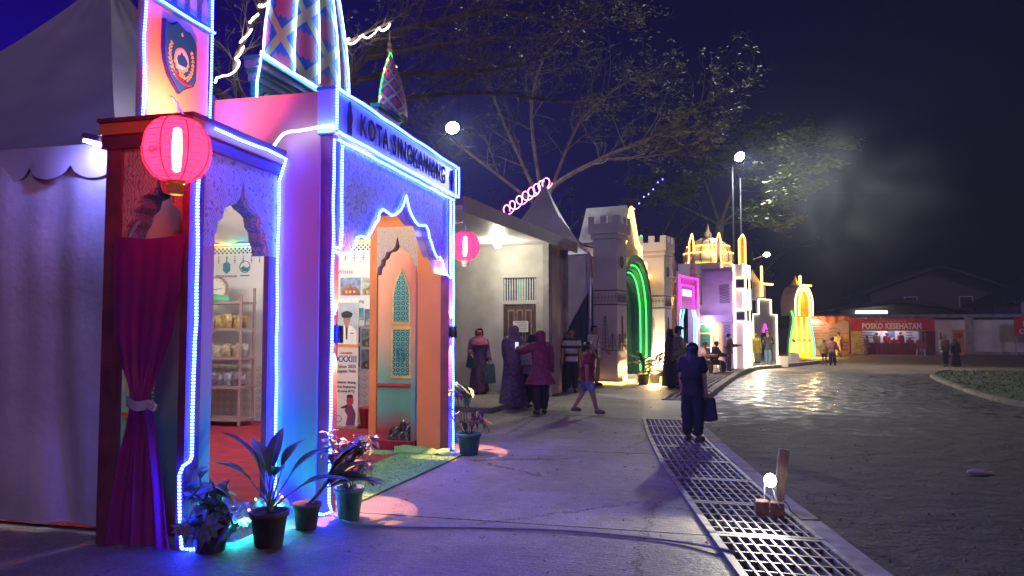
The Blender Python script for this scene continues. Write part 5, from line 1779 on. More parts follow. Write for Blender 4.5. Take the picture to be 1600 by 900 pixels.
b = MB(); b.lathe([(.06, .05), (.06, .12), (.0, .12)], (0, 0, -.03), 12); lpart(b, 'base', white_paint, pl)
lamp('POINT', 'porch_light', (-4.28, 15.95, 3.32), (1.0, .93, .72), 26, .09, parent=pl)

# second pagoda tent
T2 = thing('pagoda_tent', 'white pagoda tent with tall pointed roof between guard house and castle booth', 'tent', (-4.5, 22.1, 0))
pagoda(T2, -6.2, -2.85, 20.5, 23.9, 3.65, Vector((-4.45, 22.2, 6.05)), roof_cloth, n=10)
wall_cloth('front_wall_cloth', (-6.2, 20.5, 0), (-2.86, 20.5, 0), .05, 3.62, .04, T2, nu=50, nv=14, seed=2)
wall_cloth('side_wall_cloth', (-2.86, 20.5, 0), (-2.86, 23.9, 0), .05, 3.62, .03, T2, nu=40, nv=14, seed=6)
for x, y in ((-2.86, 20.46), (-6.2, 20.5), (-2.86, 23.9)):
    b = MB(); b.box(x - .04, x + .04, y - .04, y + .04, 0, 3.7); b.build('pole', steel, T2)
b = MB(); b.tube([(-4.45, 22.2, 5.95), (-4.45, 22.2, 6.25)], [.04, .01], 6); b.build('finial', steel, T2)
b = MB()
b.grid(lambda u, w: (-3.42 + .56 * u, 20.38 + .03 * math.sin(u * 16), .05 + w * (1.55 + 1.0 * u)), 16, 8)
tag(b.build('tarpaulin', navy_tarp, None, True), 'navy tarpaulin hung across the foot of the second tent', 'tarpaulin')

# ------------------------------------------------------------------ white castle booth with the green arch
CA = frame('castle_booth', 'white castle shaped booth with two towers, green arch and gold light rope', 'booth', (-2.10, 20.70, 0), 15)


def castle_tower(x0, w, d, h):
    b = MB(); b.box(x0, x0 + w, 0, d, .0, h); t = lpart(b, 'tower', castle_white, CA)
    e = .10
    for z0, z1, k in ((h + .002, h + .14, .05), (h + .142, h + .42, e)):
        b = MB(); b.box(x0 - k, x0 + w + k, -k, d + k, z0, z1); lpart(b, 'parapet', castle_white, t)
    mw = (w + 2 * e) / 5
    z0 = h + .422
    for i in (0, 2, 4):
        b = MB(); b.box(x0 - e + i * mw, x0 - e + (i + 1) * mw, -e, -e + .08, z0, z0 + .22); lpart(b, 'merlon', castle_white, t)
    md = (d + 2 * e) / 5
    for i in (0, 2, 4):
        b = MB(); b.box(x0 - e, x0 - e + .08, -e + i * md + (.081 if i == 0 else 0), -e + (i + 1) * md, z0, z0 + .22); lpart(b, 'merlon', castle_white, t)
    # stencilled bands on the near side and front
    b = MB()
    for z0_, z1_ in ((2.22, 2.26), (2.62, 2.66), (.95, .97)):
        b.box(x0 - .004, x0 + .0, .0, d, z0_, z1_).box(x0, x0 + w, -.004, 0, z0_, z1_)
    for face in (0, 1):
        L_ = d if face == 0 else w

        def P(a, z, face=face):
            return (x0 - .004, a, z) if face == 0 else (x0 + a, -.004, z)
        for i in range(7):
            a = L_ * (i + .5) / 7
            b.tube([P(a - .03, 2.30), P(a, 2.56), P(a + .03, 2.30)], .008, 3)
            b.tube([P(a - .04, 2.45), P(a + .04, 2.45)], .008, 3)
        for s_ in (-1, 0, 1):                                  # tree-of-life scrolls on the lower half
            a = L_ / 2 + s_ * L_ * .3
            top = 1.95 if s_ == 0 else 1.45
            b.tube([P(a, .98), P(a, top)], .010, 3)
            z = 1.05
            while z < top - .05:
                q = .11 * (1.25 - (z - .98) / (top - .98))
                b.tube([P(a, z), P(a + q * .7, z + .06), P(a + q, z + .02), P(a + q * .8, z - .03)], .008, 3)
                b.tube([P(a, z), P(a - q * .7, z + .06), P(a - q, z + .02), P(a - q * .8, z - .03)], .008, 3)
                z += .10
    o = lpart(b, 'stencil_pattern', castle_stencil, t); o['kind'] = 'stuff'
    b = MB(); b.tube([(x0 + w / 2 + .10 * math.cos(R(i * 20)), -.006, 3.45 + .16 * math.sin(R(i * 20))) for i in range(19)], .018, 4); lpart(b, 'round_emblem', castle_stencil, t)
    return t


castle_tower(0, .75, .72, 4.10)
castle_tower(4.35, .80, .80, 4.0)
# plinth with light line
b = MB(); b.box(-.05, 5.2, -.08, .9, 0, .10); lpart(b, 'plinth', castle_white, CA)
lrope(CA, [(-.08, .85, .05), (-.08, -.11, .05), (1.2, -.11, .05)], gold_led, .03)
# portal: stepped gable board with gold rope, green pointed arch in layers, steep roof
gx0, gx1, gc = .76, 4.34, 2.55


def pointed(w, spring, top, n=9):
    """pointed arch outline from left foot to right foot, about gc"""
    pts = [(gc - w, 0.0), (gc - w, spring)]
    for i in range(1, n):
        t = i / n
        pts.append((gc - w * math.cos(t * PI / 2) ** .8, spring + (top - spring) * math.sin(t * PI / 2) ** 1.15))
    pts.append((gc, top))
    return pts + [(2 * gc - x, z) for x, z in pts[::-1][1:]]


gable = [(gx0, 0), (gx0, 3.3), (gx0 + .5, 3.3), (gx0 + .5, 3.7), (gx0 + .95, 3.7), (gx0 + .95, 4.2), (gx0 + 1.25, 4.25), (gc, 5.35), (gx1 - 1.25, 4.25), (gx1 - .95, 4.2), (gx1 - .95, 3.7), (gx1 - .5, 3.7), (gx1 - .5, 3.3), (gx1, 3.3), (gx1, 0)]
ar = pointed(1.45, 2.0, 3.85)
b = MB(); b.prism(gable[:8] + gable[8:] + ar[::-1], 'y', .52, .60); lpart(b, 'gable_board', castle_white, CA)
lrope(CA, [(x, .48, z) for x, z in gable[1:-1]], gold_led, .065)
lrope(CA, [(x + (gc - x) * .06, -.0 + .5, z - .1) for x, z in gable[1:-1]], gold_led, .03)
for k, (w, tz, y0, y1, m) in enumerate(((1.45, 3.85, .30, .70, green_board), (1.28, 3.62, .45, .85, mat('lime_green_board', (.10, .34, .06), .5, .1, 3)), (1.12, 3.40, .6, 1.0, green_board), (.96, 3.18, .8, 1.2, green_board))):
    o_, i_ = pointed(w, 2.0, tz), pointed(w - .15, 2.0, tz - .2)
    b = MB(); b.prism(o_ + i_[::-1], 'y', y0, y1); lpart(b, 'arch_ring', m, CA)
    if k in (1, 2):
        lrope(CA, [(x, y0 - .02, z) for x, z in pointed(w - .06, 2.0, tz - .08)], green_led, .018)
b = MB(); b.prism([(gx0 + 1.1, 4.25), (gc, 5.45), (gx1 - 1.1, 4.25)], 'y', .62, 2.0); lpart(b, 'roof', castle_grey, CA)
b = MB(); b.box(gx0, gx1, 2.0, 2.08, 0, 4.2); lpart(b, 'back_board', white_cloth, CA)
for i, (d, z) in enumerate(((.9, .10), (.6, .20), (.3, .30))):
    b = MB(); b.box(gx0 + .35, gx1 - .35, -.30 - d, -.31 if i == 2 else -.30 - d + .30, 0, z); s_ = lpart(b, 'step', green_turf, CA)
    lrope(CA, [(gx0 + .35, -.31 - d, z * .35), (gx1 - .35, -.31 - d, z * .35)], warmwhite_led if i else gold_led, .018)
# assumed point lamps without fixtures, for light on the far tower face and goods
lamp('POINT', 'booth_light', CA.matrix_basis @ Vector((3.8, .9, 1.6)), (1.0, .95, .85), 40, .1)
lamp('POINT', 'booth_light', CA.matrix_basis @ Vector((3.95, .25, .45)), (1.0, .82, .52), 130, .08)
for i, (x, y, r) in enumerate(((3.5, -.75, .17), (3.95, -.85, .16))):
    t = thing('clay_urn', ('round dark urn at the castle steps', 'smaller round dark urn beside the far tower')[i], 'urn', CA.matrix_basis @ Vector((x, y, 0)))
    b = MB(); b.lathe([(.5 * r, 0), (r, .6 * r), (r * 1.02, r), (.75 * r, 1.6 * r), (.45 * r, 1.75 * r), (.55 * r, 1.95 * r), (.45 * r, 1.95 * r)], (0, 0, .31 if i == 0 else .0), 14); lpart(b, 'body', black_paint, t, True)
def W(F, x, y, z=0):
    return tuple(F.matrix_basis @ Vector((x, y, z)))
small_plant('cordyline', 'red leaved cordyline before the near castle tower', W(CA, .55, -.55), .95, .2, [leaf_red, leaf_green], 26, .17)
small_plant('croton', 'yellow croton bush in a grey pot by the castle steps', W(CA, 1.2, -.7), .8, .35, [leaf_yellow, leaf_red], 34, .2)
small_plant('croton', 'low yellow croton spilling beside the green steps', W(CA, 1.75, -.9), .55, .35, [leaf_yellow, leaf_green], 26, .15)
small_plant('croton', 'golden croton glowing at the far castle tower', W(CA, 4.7, -.4), 1.2, .35, [leaf_yellow, leaf_yellow], 34, .18)
small_plant('croton', 'amber croton by the orange columns', W(CA, 5.3, -.35), .9, .3, [leaf_yellow, leaf_red], 26, .16)
lamp('POINT', 'warm_fill', W(CA, .9, -.75, .35), (1.0, .66, .30), 60, .05)  # bodiless point lamp added to warm the near tower foot
lamp('POINT', 'warm_fill', W(CA, 4.95, -.55, .3), (1.0, .60, .18), 34, .05)  # second bodiless lamp, added for gold glow at the far tower

# ------------------------------------------------------------------ pink gabled booth with magenta sign
PK = frame('gabled_booth', 'pink gabled booth with orange columns, violet arch lights and magenta framed sign', 'booth', W(CA, 5.75, .15), 15)
b = MB(); b.prism([(0.05, 0), (0.05, 3.7), (.9, 4.35), (1.7, 3.7), (1.7, 0)], 'x', .30, .38); lpart(b, 'gable_wall', mat('mauve_grey_board', (.42, .36, .36), .6, .08, 2), PK)
b = MB(); b.prism([(.62, 3.05), (.62, 3.55), (.72, 3.72), (.85, 3.8), (.98, 3.72), (1.08, 3.55), (1.08, 3.05)], 'x', .285, .30); lpart(b, 'arched_window', mat('deep_plum', (.10, .05, .07), .6, .1, 4), PK)
for y in (.12, 1.45):
    b = MB(); b.lathe([(.16, 0), (.16, 2.55), (.22, 2.62), (.22, 2.7), (.15, 2.75), (.15, 3.15), (.26, 3.25), (.26, 3.32), (0, 3.4)], (.12, y, 0), 12); lpart(b, 'column', peach_board, PK, True)
b = MB(); b.box(-.02, .28, .3, 1.3, 0, 2.5); lpart(b, 'near_board', peach_board, PK)
b = MB(); b.prism([(.6, .35), (1.0, .35), (1.0, 1.75), (.9, 2.0), (.8, 2.12), (.7, 2.0), (.6, 1.75)], 'x', -.032, -.021); lpart(b, 'arched_niche', mat('violet_niche', (.05, .05, .28), .5, .1, 4), PK)
lrope(PK, [(-.045, .6, .3), (-.045, .6, 1.75), (-.045, .7, 2.0), (-.045, .8, 2.14), (-.045, .9, 2.0), (-.045, 1.0, 1.75), (-.045, 1.0, .3)], violet_led, .022)
for x in (.45, 3.2):
    b = MB(); b.box(x, x + .35, -.02, .35, 0, 3.6); lpart(b, 'front_pier', pink_board, PK)
    b = MB(); b.lathe([(.14, 0), (.16, .25), (.10, .4), (.0, .95)], (x + .17, .16, 3.6), 8); lpart(b, 'spirelet', pink_board, PK)
b = MB(); b.box(.8, 3.2, .06, .14, 2.3, 3.5); sgn = lpart(b, 'sign_board', mat('magenta_sign_board', (.45, .05, .35), .5, .1, 3), PK)
lrope(PK, [(.75, -.03, 2.3), (.75, -.03, 3.45), (3.25, -.03, 3.45), (3.25, -.03, 2.3)], magenta_led, .035)
lrope(PK, [(1.1, .03, 2.35), (1.1, .03, 3.15), (2.9, .03, 3.15), (2.9, .03, 2.35)], magenta_led, .03)
b = MB(); b.box(1.4, 2.6, .03, .055, 2.75, 3.0); lpart(b, 'light_panel', emit('pale_pink_panel', (1.0, .75, .9), .5), PK)
for x in (.85, 1.2, 2.8, 3.15):
    lrope(PK, [(x, -.0, .2), (x, -.0, 1.9), (x + (.25 if x < 2 else -.25), -.0, 2.25)], skyblue_led if x in (1.2, 2.8) else violet_led, .03)
b = MB(); b.box(.8, 3.2, .8, .9, 0, 2.4); lpart(b, 'back_board', mat('pale_violet_board', (.34, .32, .50), .6, .08, 2), PK)
lamp('POINT', 'booth_light', W(PK, 2.0, .45, 2.1), (.55, .55, 1.0), 14, .1)
lamp('POINT', 'column_light', W(PK, -.22, .05, 2.45), (1.0, .55, .2), 14, .05)
b = MB(); b.lathe([(0, -.05), (.06, 0), (0, .05)], (-.22, .05, 2.45), 8); lpart(b, 'lamp_globe', bulb_warm, PK)
lamp('POINT', 'violet_glow', W(PK, -.5, .75, 1.0), (.45, .30, 1.0), 16, .2)

# ------------------------------------------------------------------ domed mosque-like booth with white pillar minarets
MQ = frame('mosque_booth', 'lilac mosque shaped booth with gold dome, gold minarets and glowing white pillars', 'booth', (1.42, 29.9, 0), 17)
b = MB(); b.box(.02, .12, .0, .42, 0, 4.6); lpart(b, 'side_wall', lilac_board, MQ)
b = MB(); b.box(.02, .12, .42, 1.5, 2.1, 2.9); lpart(b, 'side_wall', lilac_board, MQ)
b = MB(); b.box(.02, .12, 1.42, 1.5, 0, 2.1); lpart(b, 'side_wall', lilac_board, MQ)
b = MB(); b.box(-.12, .015, -.06, 1.55, 2.08, 2.42); lpart(b, 'canopy_band', lilac_board, MQ)
b = MB(); b.box(.02, .12, .42, 1.2, 2.9, 4.55); lpart(b, 'upper_wall', lilac_board, MQ)
b = MB(); b.box(-.10, .015, -.05, 1.05, 3.95, 4.40); lpart(b, 'upper_band', lilac_board, MQ)
for z0, z1, y0, y1 in ((.5, 1.98, .12, .36), (2.95, 3.8, .12, .5)):
    b = MB(); b.box(-.001, .019, y0, y1, z0, z1); lp_ = lpart(b, 'lattice_panel', mat('dark_lilac_board', (.14, .10, .20), .6, .1, 3), MQ)
    b = MB()
    k = z0
    while k < z1 - .12:
        b.tube([(-.006, y0, k), (-.006, y1, k + .12)], .010, 3); b.tube([(-.006, y1, k), (-.006, y0, k + .12)], .010, 3)
        k += .12
    o = lpart(b, 'lattice_bars', lilac_board, lp_); o['kind'] = 'stuff'
b = MB(); b.box(.14, .2, .4, 1.45, 0, 2.1); lpart(b, 'door_recess', peach_board, MQ)
b = MB(); b.box(.10, .138, .88, 1.36, .02, 2.0); gd = lpart(b, 'green_door', green_board, MQ)
for z in (.02, .9, 1.55):
    b = MB(); b.box(.08, .099, .86, 1.38, z, z + .06); lpart(b, 'door_rail', gold_paint, gd)
lrope(MQ, [(.0, .62, .05), (.0, .62, 2.02), (.0, .85, 2.02), (.0, .85, .05)], warmwhite_led, .025)
lrope(MQ, [(.0, 1.46, .05), (.0, 1.46, 2.0), (.0, .9, 2.0)], warmwhite_led, .02)
b = MB(); b.lathe([(0, -.06), (.08, 0), (0, .06)], (-.06, .95, 1.92), 8); lpart(b, 'lamp_globe', bulb_white, MQ)
lamp('POINT', 'booth_light', W(MQ, -.25, .95, 1.8), (1.0, .85, .55), 7, .08)
lamp('POINT', 'violet_glow', W(MQ, -1.2, .3, 2.2), (.8, .55, 1.0), 16, .3)
# tall gold minarets and dome
for y, h in ((1.72, 6.3), (.62, 6.25)):
    b = MB(); b.lathe([(.14, 0), (.14, 3.9), (.20, 4.2), (.22, 4.6), (.14, 4.9), (.11, 5.1), (.11, 5.9), (0, h)], (.5, y, 0), 10); mn = lpart(b, 'minaret', mat('burgundy_board', (.16, .04, .05), .5, .1, 4), MQ, True)
    for a in (-.13, .13):
        lrope(mn, [(.36, y + a, 2.6), (.36, y + a, 4.1), (.34, y + a * 1.4, 4.5), (.38, y + a * .8, 5.0), (.40, y + a * .7, 5.85), (.5, y, h)], gold_led, .03)
b = MB(); b.box(.14, 2.6, .5, 2.2, 3.0, 4.85); lpart(b, 'drum', castle_white, MQ)
b = MB(); b.lathe([(.95, 0), (1.02, .2), (1.0, .5), (.86, .85), (.6, 1.1), (.3, 1.25), (.12, 1.33), (.16, 1.5), (.08, 1.62), (0, 2.0)], (1.3, 1.3, 4.855), 16); dm = lpart(b, 'dome', cream_dome, MQ, True)
for k in range(16):
    a = 2 * PI * k / 16
    lrope(dm, [(1.3 + (r + .01) * math.cos(a), 1.3 + (r + .01) * math.sin(a), 4.86 + z) for r, z in ((.95, 0), (1.02, .2), (1.0, .5), (.86, .85), (.6, 1.1), (.12, 1.33))], mat('dark_rib_paint', (.20, .12, .04), .5, .1, 4), .016, 'dome_rib')
for z, r in ((.0, .97), (.52, 1.01), (.86, .87)):
    lrope(dm, [(1.3 + r * math.cos(i * PI / 12), 1.3 + r * math.sin(i * PI / 12), 4.86 + z) for i in range(25)], gold_led, .018)
lamp('SPOT', 'dome_light', W(MQ, -.3, .35, 4.75), (1.0, .80, .40), 45, .1, W(MQ, 1.2, 1.2, 5.3), 100, .6)
# glowing white pillars on the front corner
for x0 in (.02, .62):
    b = MB(); b.box(x0, x0 + .34, -.42, -.08, 0, 4.7); pl_ = lpart(b, 'white_pillar', castle_white, MQ)
    for z0 in (2.1, 3.55):
        b = MB(); b.box(x0 - .08, x0 + .42, -.52, -.10 + .018, z0, z0 + .55); bx_ = lpart(b, 'box_capital', castle_white, pl_)
        b = MB(); b.box(x0 - .09, x0 - .081, -.46, -.16, z0 + .1, z0 + .45); lpart(b, 'dark_panel', letter_dark, bx_)
        b = MB(); b.box(x0 + .02, x0 + .32, -.532, -.521, z0 + .1, z0 + .45); lpart(b, 'dark_panel', letter_dark, bx_)
        lrope(bx_, [(x0 - .10, -.53, z0), (x0 - .10, -.10, z0), (x0 - .10, -.10, z0 + .55), (x0 - .10, -.53, z0 + .55), (x0 - .10, -.53, z0)], warmwhite_led, .022)
    for yy in (-.44, -.06):
        lrope(pl_, [(x0 - .02, yy, .05), (x0 - .02, yy, 4.7)], warmwhite_led, .032)
    lrope(pl_, [(x0 + .36, -.44, .05), (x0 + .36, -.44, 4.7)], warmwhite_led, .03)
b = MB(); b.lathe([(.10, 0), (.13, .2), (.13, 1.2), (.0, 1.45)], (.75, -.25, 4.7), 8); mn = lpart(b, 'minaret', gold_paint, MQ)
for a in (-.12, .12):
    lrope(mn, [(.62, -.25 + a, 4.75), (.62, -.25 + a, 5.9), (.75, -.25, 6.15)], gold_led, .03)
b = MB(); b.box(1.0, 2.4, -.2, 0, 0, 4.0); lpart(b, 'front_wall', castle_white, MQ)
lamp('POINT', 'pillar_fill', W(MQ, .45, -.9, .5), (1.0, .84, .52), 60, .12)  # added point lamp without a fixture, boosts the rope light on the pillars
fl = thing('flood_lamp', 'bright white flood lamp on an arm above the white pillars', 'lamp', W(MQ, 2.2, -.3, 4.4))
b = MB(); b.tube([(0, 0, 0), (.5, -.5, .15)], .02, 5); lpart(b, 'arm', steel, fl)
b = MB(); b.rbox((.5, -.5, .2), (.24, .24, .12), (0, 0, 0), .02); lpart(b, 'housing', steel, fl)
b = MB(); b.lathe([(0, -.1), (.1, -.06), (.12, 0), (.1, .06)], (.5, -.55, .14), 12); lpart(b, 'lens', bulb_white, fl, True)

# ------------------------------------------------------------------ grey church-like booth outlined in gold
CH = frame('grey_booth', 'grey stepped facade booth outlined with gold light and crowned by a glowing spire cross', 'booth', (2.62, 36.6, 0), 33)
b = MB(); b.prism([(0, 0), (0, 3.1), (.55, 3.1), (.55, 4.1), (1.75, 4.1), (1.75, 3.1), (2.3, 3.1), (2.3, 0), (1.5, 0), (1.5, 1.7), (1.15, 2.4), (.8, 1.7), (.8, 0)], 'y', 0, .12); lpart(b, 'front_board', grey_board, CH)
b = MB(); b.box(.0, .1, .125, 2.2, 0, 3.0); lpart(b, 'side_board', grey_board, CH)
b = MB(); b.prism([(.2, 3.0), (1.2, 4.6), (2.2, 3.0)], 'x', .0, .1); lpart(b, 'side_gable', mat('mauve_grey_board', (.42, .36, .36)), CH)
b = MB(); b.lathe([(.32, 0), (.32, .9), (.2, 1.1), (.24, 1.3), (.05, 1.75), (0, 1.9)], (.3, 1.2, 3.6), 8); lpart(b, 'turret', grey_board, CH)
b = MB(); b.box(.6, 1.7, .2, 1.2, 4.1, 5.0); lpart(b, 'tower', grey_board, CH)
b = MB(); b.lathe([(.45, 0), (.42, .25), (.2, .7), (.08, .95), (0, 1.2)], (1.15, .6, 5.0), 8); sp_ = lpart(b, 'spire', gold_paint, CH)
lrope(CH, [(1.15, .1, 4.3), (1.15, .1, 6.35)], gold_led, .06)
lrope(CH, [(1.15, .08, 5.15), (2.0, .0, 5.15)], gold_led, .07)
lrope(CH, [(0, -.04, 0), (0, -.04, 3.1), (.55, -.04, 3.1), (.55, -.04, 4.1), (1.75, -.04, 4.1), (1.75, -.04, 3.1), (2.3, -.04, 3.1), (2.3, -.04, 0)], warmwhite_led, .028)
lrope(CH, [(-.05, .3, 0), (-.05, .3, 3.05), (0, 0, 3.05)], warmwhite_led, .024)
b = MB(); b.box(.5, 1.8, 1.0, 1.1, 0, 3); lpart(b, 'back_board', lilac_board, CH)
lrope(CH, [(.95, -.03, 1.9), (1.15, -.03, 2.45), (1.3, -.03, 2.1)], magenta_led, .03)
lamp('POINT', 'booth_light', W(CH, 1.15, .6, 1.8), (.8, .8, 1.0), 16, .1)

# ------------------------------------------------------------------ amber bottle-shaped arch booth
BT = frame('amber_booth', 'glowing amber bottle shaped arch booth edged with green light', 'booth', (4.78, 41.9, 0), 42)


def vase(k, top=5.2):
    prof = [(1.05, 0), (1.1, .5), (1.02, 1.3), (.85, 2.1), (.72, 2.7), (.80, 3.1), (.9, 3.35)]
    return [(1.2 - r * k, z) for r, z in prof] + [(1.2 + r * k, z) for r, z in prof[::-1]]


b = MB(); b.prism(vase(1.0), 'y', 0, .15); lpart(b, 'vase_board', yellow_board, BT)
ogee = [(.45, 3.0), (.42, 4.0), (.55, 4.6), (.8, 5.05), (1.2, 5.3), (1.6, 5.05), (1.85, 4.6), (1.98, 4.0), (1.95, 3.0)]
ogi = [(1.2 + (x - 1.2) * .62, 3.0 + (z - 3.0) * .82) for x, z in ogee]
b = MB(); b.prism(ogee + ogi[::-1], 'y', -.2, .7); lpart(b, 'crown_arch', peach_board, BT)
b = MB(); b.prism(ogi, 'y', .05, .2); lpart(b, 'crown_panel', yellow_board, BT)
lrope(BT, [(x, -.24, z) for x, z in ogi], gold_led, .05, k=2)
lrope(BT, [(x, -.22, z) for x, z in ogee], warmwhite_led, .03, k=2)
L_ = vase(1.0)
lrope(BT, [(x, -.05, z) for x, z in L_[:7]], green_led, .045, k=2)
lrope(BT, [(x, -.05, z) for x, z in L_[7:]], emit('sea_green_led', (.05, .9, .45), 1.2), .045, k=2)
for x in (.7, 1.2, 1.7):
    lrope(BT, [(x, -.05, .3), (x, -.05, 2.9)], gold_led, .04)
b = MB(); b.box(.5, 1.9, -.12, -.0, 1.1, 1.22); lpart(b, 'counter', castle_stencil, BT)
b = MB(); b.lathe([(.3, 0), (.15, .3), (0, .75)], (1.2, .3, 5.25), 8); lpart(b, 'finial', gold_paint, BT)
lrope(BT, [(1.2, .0, 5.2), (1.2, .0, 5.95)], gold_led, .07)
lrope(BT, [(1.2, .0, 5.25), (2.1, -.05, 5.25)], gold_led, .07)
lamp('POINT', 'amber_fill', W(BT, 1.2, -.8, .5), (1.0, .62, .12), 100, .1)  # added point lamps without fixtures, boost the amber rope glow
lamp('POINT', 'amber_fill', W(BT, 1.2, -.45, 3.6), (1.0, .62, .15), 30, .1)

BT.scale = (1, 1, .74)
CH.scale = (1, 1, .72)
MQ.scale = (1, 1, .86)
# planter boxes on the green verge
for i, (x, y) in enumerate(((3.35, 31.3), (4.1, 33.9))):
    t = thing('planter_box', ('square white planter box at the verge corner near the white pillars', 'square white planter box at the verge end near the amber booth')[i], 'planter', (x, y, 0))
    b = MB(); b.rbox((0, 0, .24), (.34, .34, .44), (0, 0, .3), .015); lpart(b, 'box', castle_white, t)
    b = MB(); b.rbox((0, 0, .475), (.28, .28, .04), (0, 0, .3)); lpart(b, 'soil', soil, t)
b = MB(); b.prism([(1.7, 30.3), (2.3, 30.4), (4.0, 33.6), (3.0, 33.9), (1.9, 31.6)], 'z', .004, .03)
tag(b.build('grass_mat', green_turf), 'strip of green turf before the white pillars', 'mat')
lamp('POINT', 'verge_light', (2.5, 31.1, .5), (1.0, .95, .75), 12, .08)

# ------------------------------------------------------------------ far end: banner stall, health post, boundary wall, houses
SBN = thing('banner_stall', 'peach banner stall with orange swag top at the street end', 'stall', (7.6, 47.2, 0))
b = MB(); b.box(6.3, 8.84, 47.3, 47.36, 0, 2.15); b.build('banner', peach_vinyl, SBN)
b = MB()
b.grid(lambda u, w: (6.3 + 2.54 * u, 47.22 - .04 * math.sin(u * 30), 2.25 - w * (.10 + .32 * abs(math.sin(PI * (u * 2.2 + .1))) ** .7)), 40, 4)
b.build('swag', orange_vinyl, SBN, True)
b = MB()
for i in range(4):
    b.tube([(8.0 + .35 * math.cos(R(j * 20)), 47.29, 1.35 - .2 * i + .2 * math.sin(R(j * 20))) for j in range(8)], .03, 4)
for i in range(6):
    b.box(6.5, 7.6 - .1 * (i % 3), 47.285, 47.299, 1.7 - i * .16, 1.76 - i * .16)
o = b.build('printed_pattern', mat('faded_brown_print', (.36, .19, .10), .6, .2, 8), SBN); o['kind'] = 'stuff'
b = MB(); b.box(8.25, 8.8, 47.1, 47.16, .1, 1.25); b.cur = 1; b.box(8.27, 8.78, 47.09, 47.099, .95, 1.2); b.cur = 2
for i in range(3):
    b.box(8.3, 8.7, 47.085, 47.099, .25 + .2 * i, .36 + .2 * i)
b.build('poster', [orange_vinyl, yellow_board, castle_stencil], SBN)
b = MB(); b.rbox((6.75, 47.1, 1.98), (.8, .2, .14), (0, 0, 0), .03); b.build('light_box', emit('stall_light_box', (1.0, .9, .75), 2), SBN)
lamp('POINT', 'stall_light', (7.0, 46.6, 1.9), (1.0, .62, .35), 16, .15)
for i, (x, y) in enumerate(((6.7, 46.8), (7.2, 46.7), (7.45, 46.9))):
    small_plant('potted_shrub', ('small potted shrub lit amber at the banner stall end', 'potted palm like shrub at the middle of the banner stall', 'potted shrub close to the tan dressed man')[i], (x, y, 0), .8, .3, [leaf_green, leaf_yellow], 18, .13, pot_dark, 'shrubs before the banner stall')
lamp('POINT', 'warm_fill', (6.95, 46.4, .25), (1.0, .6, .2), 8, .04)  # bodiless point lamp added to give the shrubs a warm glow

HP = thing('health_post', 'red health post stall with lettered header and maroon cloth table front', 'stall', (11.1, 47, 0))
hx0, hx1 = 8.86, 13.32
b = MB(); b.box(hx0, hx1, 46.95, 47.0, 1.38, 2.12); hd = b.build('header', posko_red, HP)
b = MB()
b.box(hx0 + .6, hx1 - .6, 46.944, 46.949, 1.415, 1.44)
b.build('printed_rule', white_paint, hd)
t_ = text('lettering', 'POSKO KESEHATAN', .50, mat('cream_letter', (.72, .66, .6), .5, .05, 4), hd, Vector((11.05, 46.94, 1.66)) - HP.location, (R(90), 0, 0), .012, .026)
w_ = [q.co.x for q in t_.data.vertices]; k_ = 3.15 / (max(w_) - min(w_)); t_.scale = (k_, .92, 1)
split_letters(t_)
b = MB()
for i in range(9):
    b.box(10.2 + i * .19, 10.32 + i * .19, 46.944, 46.949, 1.92, 1.99)
o = b.build('small_print', mat('dull_rose_print', (.55, .25, .25), .5, .1, 9), hd); o['kind'] = 'stuff'
b = MB(); b.box(hx0, hx0 + .62, 46.94, 46.99, .06, 1.375); b.build('yellow_poster', mat('ochre_poster', (.52, .36, .10), .5, .2, 4), HP)
b = MB(); b.box(12.85, hx1, 46.95, 47.0, 0, 1.375); b.build('side_cloth', maroon_cloth, HP)
b = MB(); b.box(9.4, 12.9, 48.6, 48.65, 0, 2.05); b.build('back_banner', pale_vinyl, HP)
b = MB()
rb_ = random.Random(4)
for i in range(8):
    b.box(9.6, 10.2 + rb_.random() * .6, 48.585, 48.599, .5 + i * .15, .56 + i * .15)
    b.box(12.2, 12.5 + rb_.random() * .3, 48.585, 48.599, .5 + i * .15, .56 + i * .15)
b.box(11.2, 11.6, 48.58, 48.599, 1.0, 1.4)
o = b.build('printed_lines', mat('blue_print', (.10, .16, .32), .5, .2, 9), HP); o['kind'] = 'stuff'
b = MB(); b.box(hx0, hx1, 47.0, 48.7, 2.06, 2.11); b.build('roof', posko_red, HP)
for x in (hx0 + .03, hx1 - .03):
    b = MB(); b.box(x - .025, x + .025, 47.002, 47.05, 0, 2.06); b.build('pole', steel, HP)
tb = thing('cloth_table', 'long table with maroon cloth skirt under the health post header', 'table', (11.2, 47.15, 0))
b = MB()
b.grid(lambda u, w: (9.75 + 2.75 * u, 46.98 - .02 * math.sin(u * 70) * (1 - w), .02 + .66 * w), 120, 3); b.build('table_cloth', maroon_cloth, tb, True)
b = MB(); b.box(9.75, 12.5, 46.99, 47.6, .69, .72); b.build('table_top', maroon_cloth, tb)
lamp('POINT', 'post_light', (11.2, 47.9, 1.95), (.85, .9, 1.0), 22, .1)
b = MB(); b.tube([(10.4, 47.8, 2.03), (12.0, 47.8, 2.03)], .025, 6)
tag(b.build('tube_lamp', emit('post_tube', (.9, .95, 1.0), 6)), 'white tube lamp under the health post roof', 'lamp')


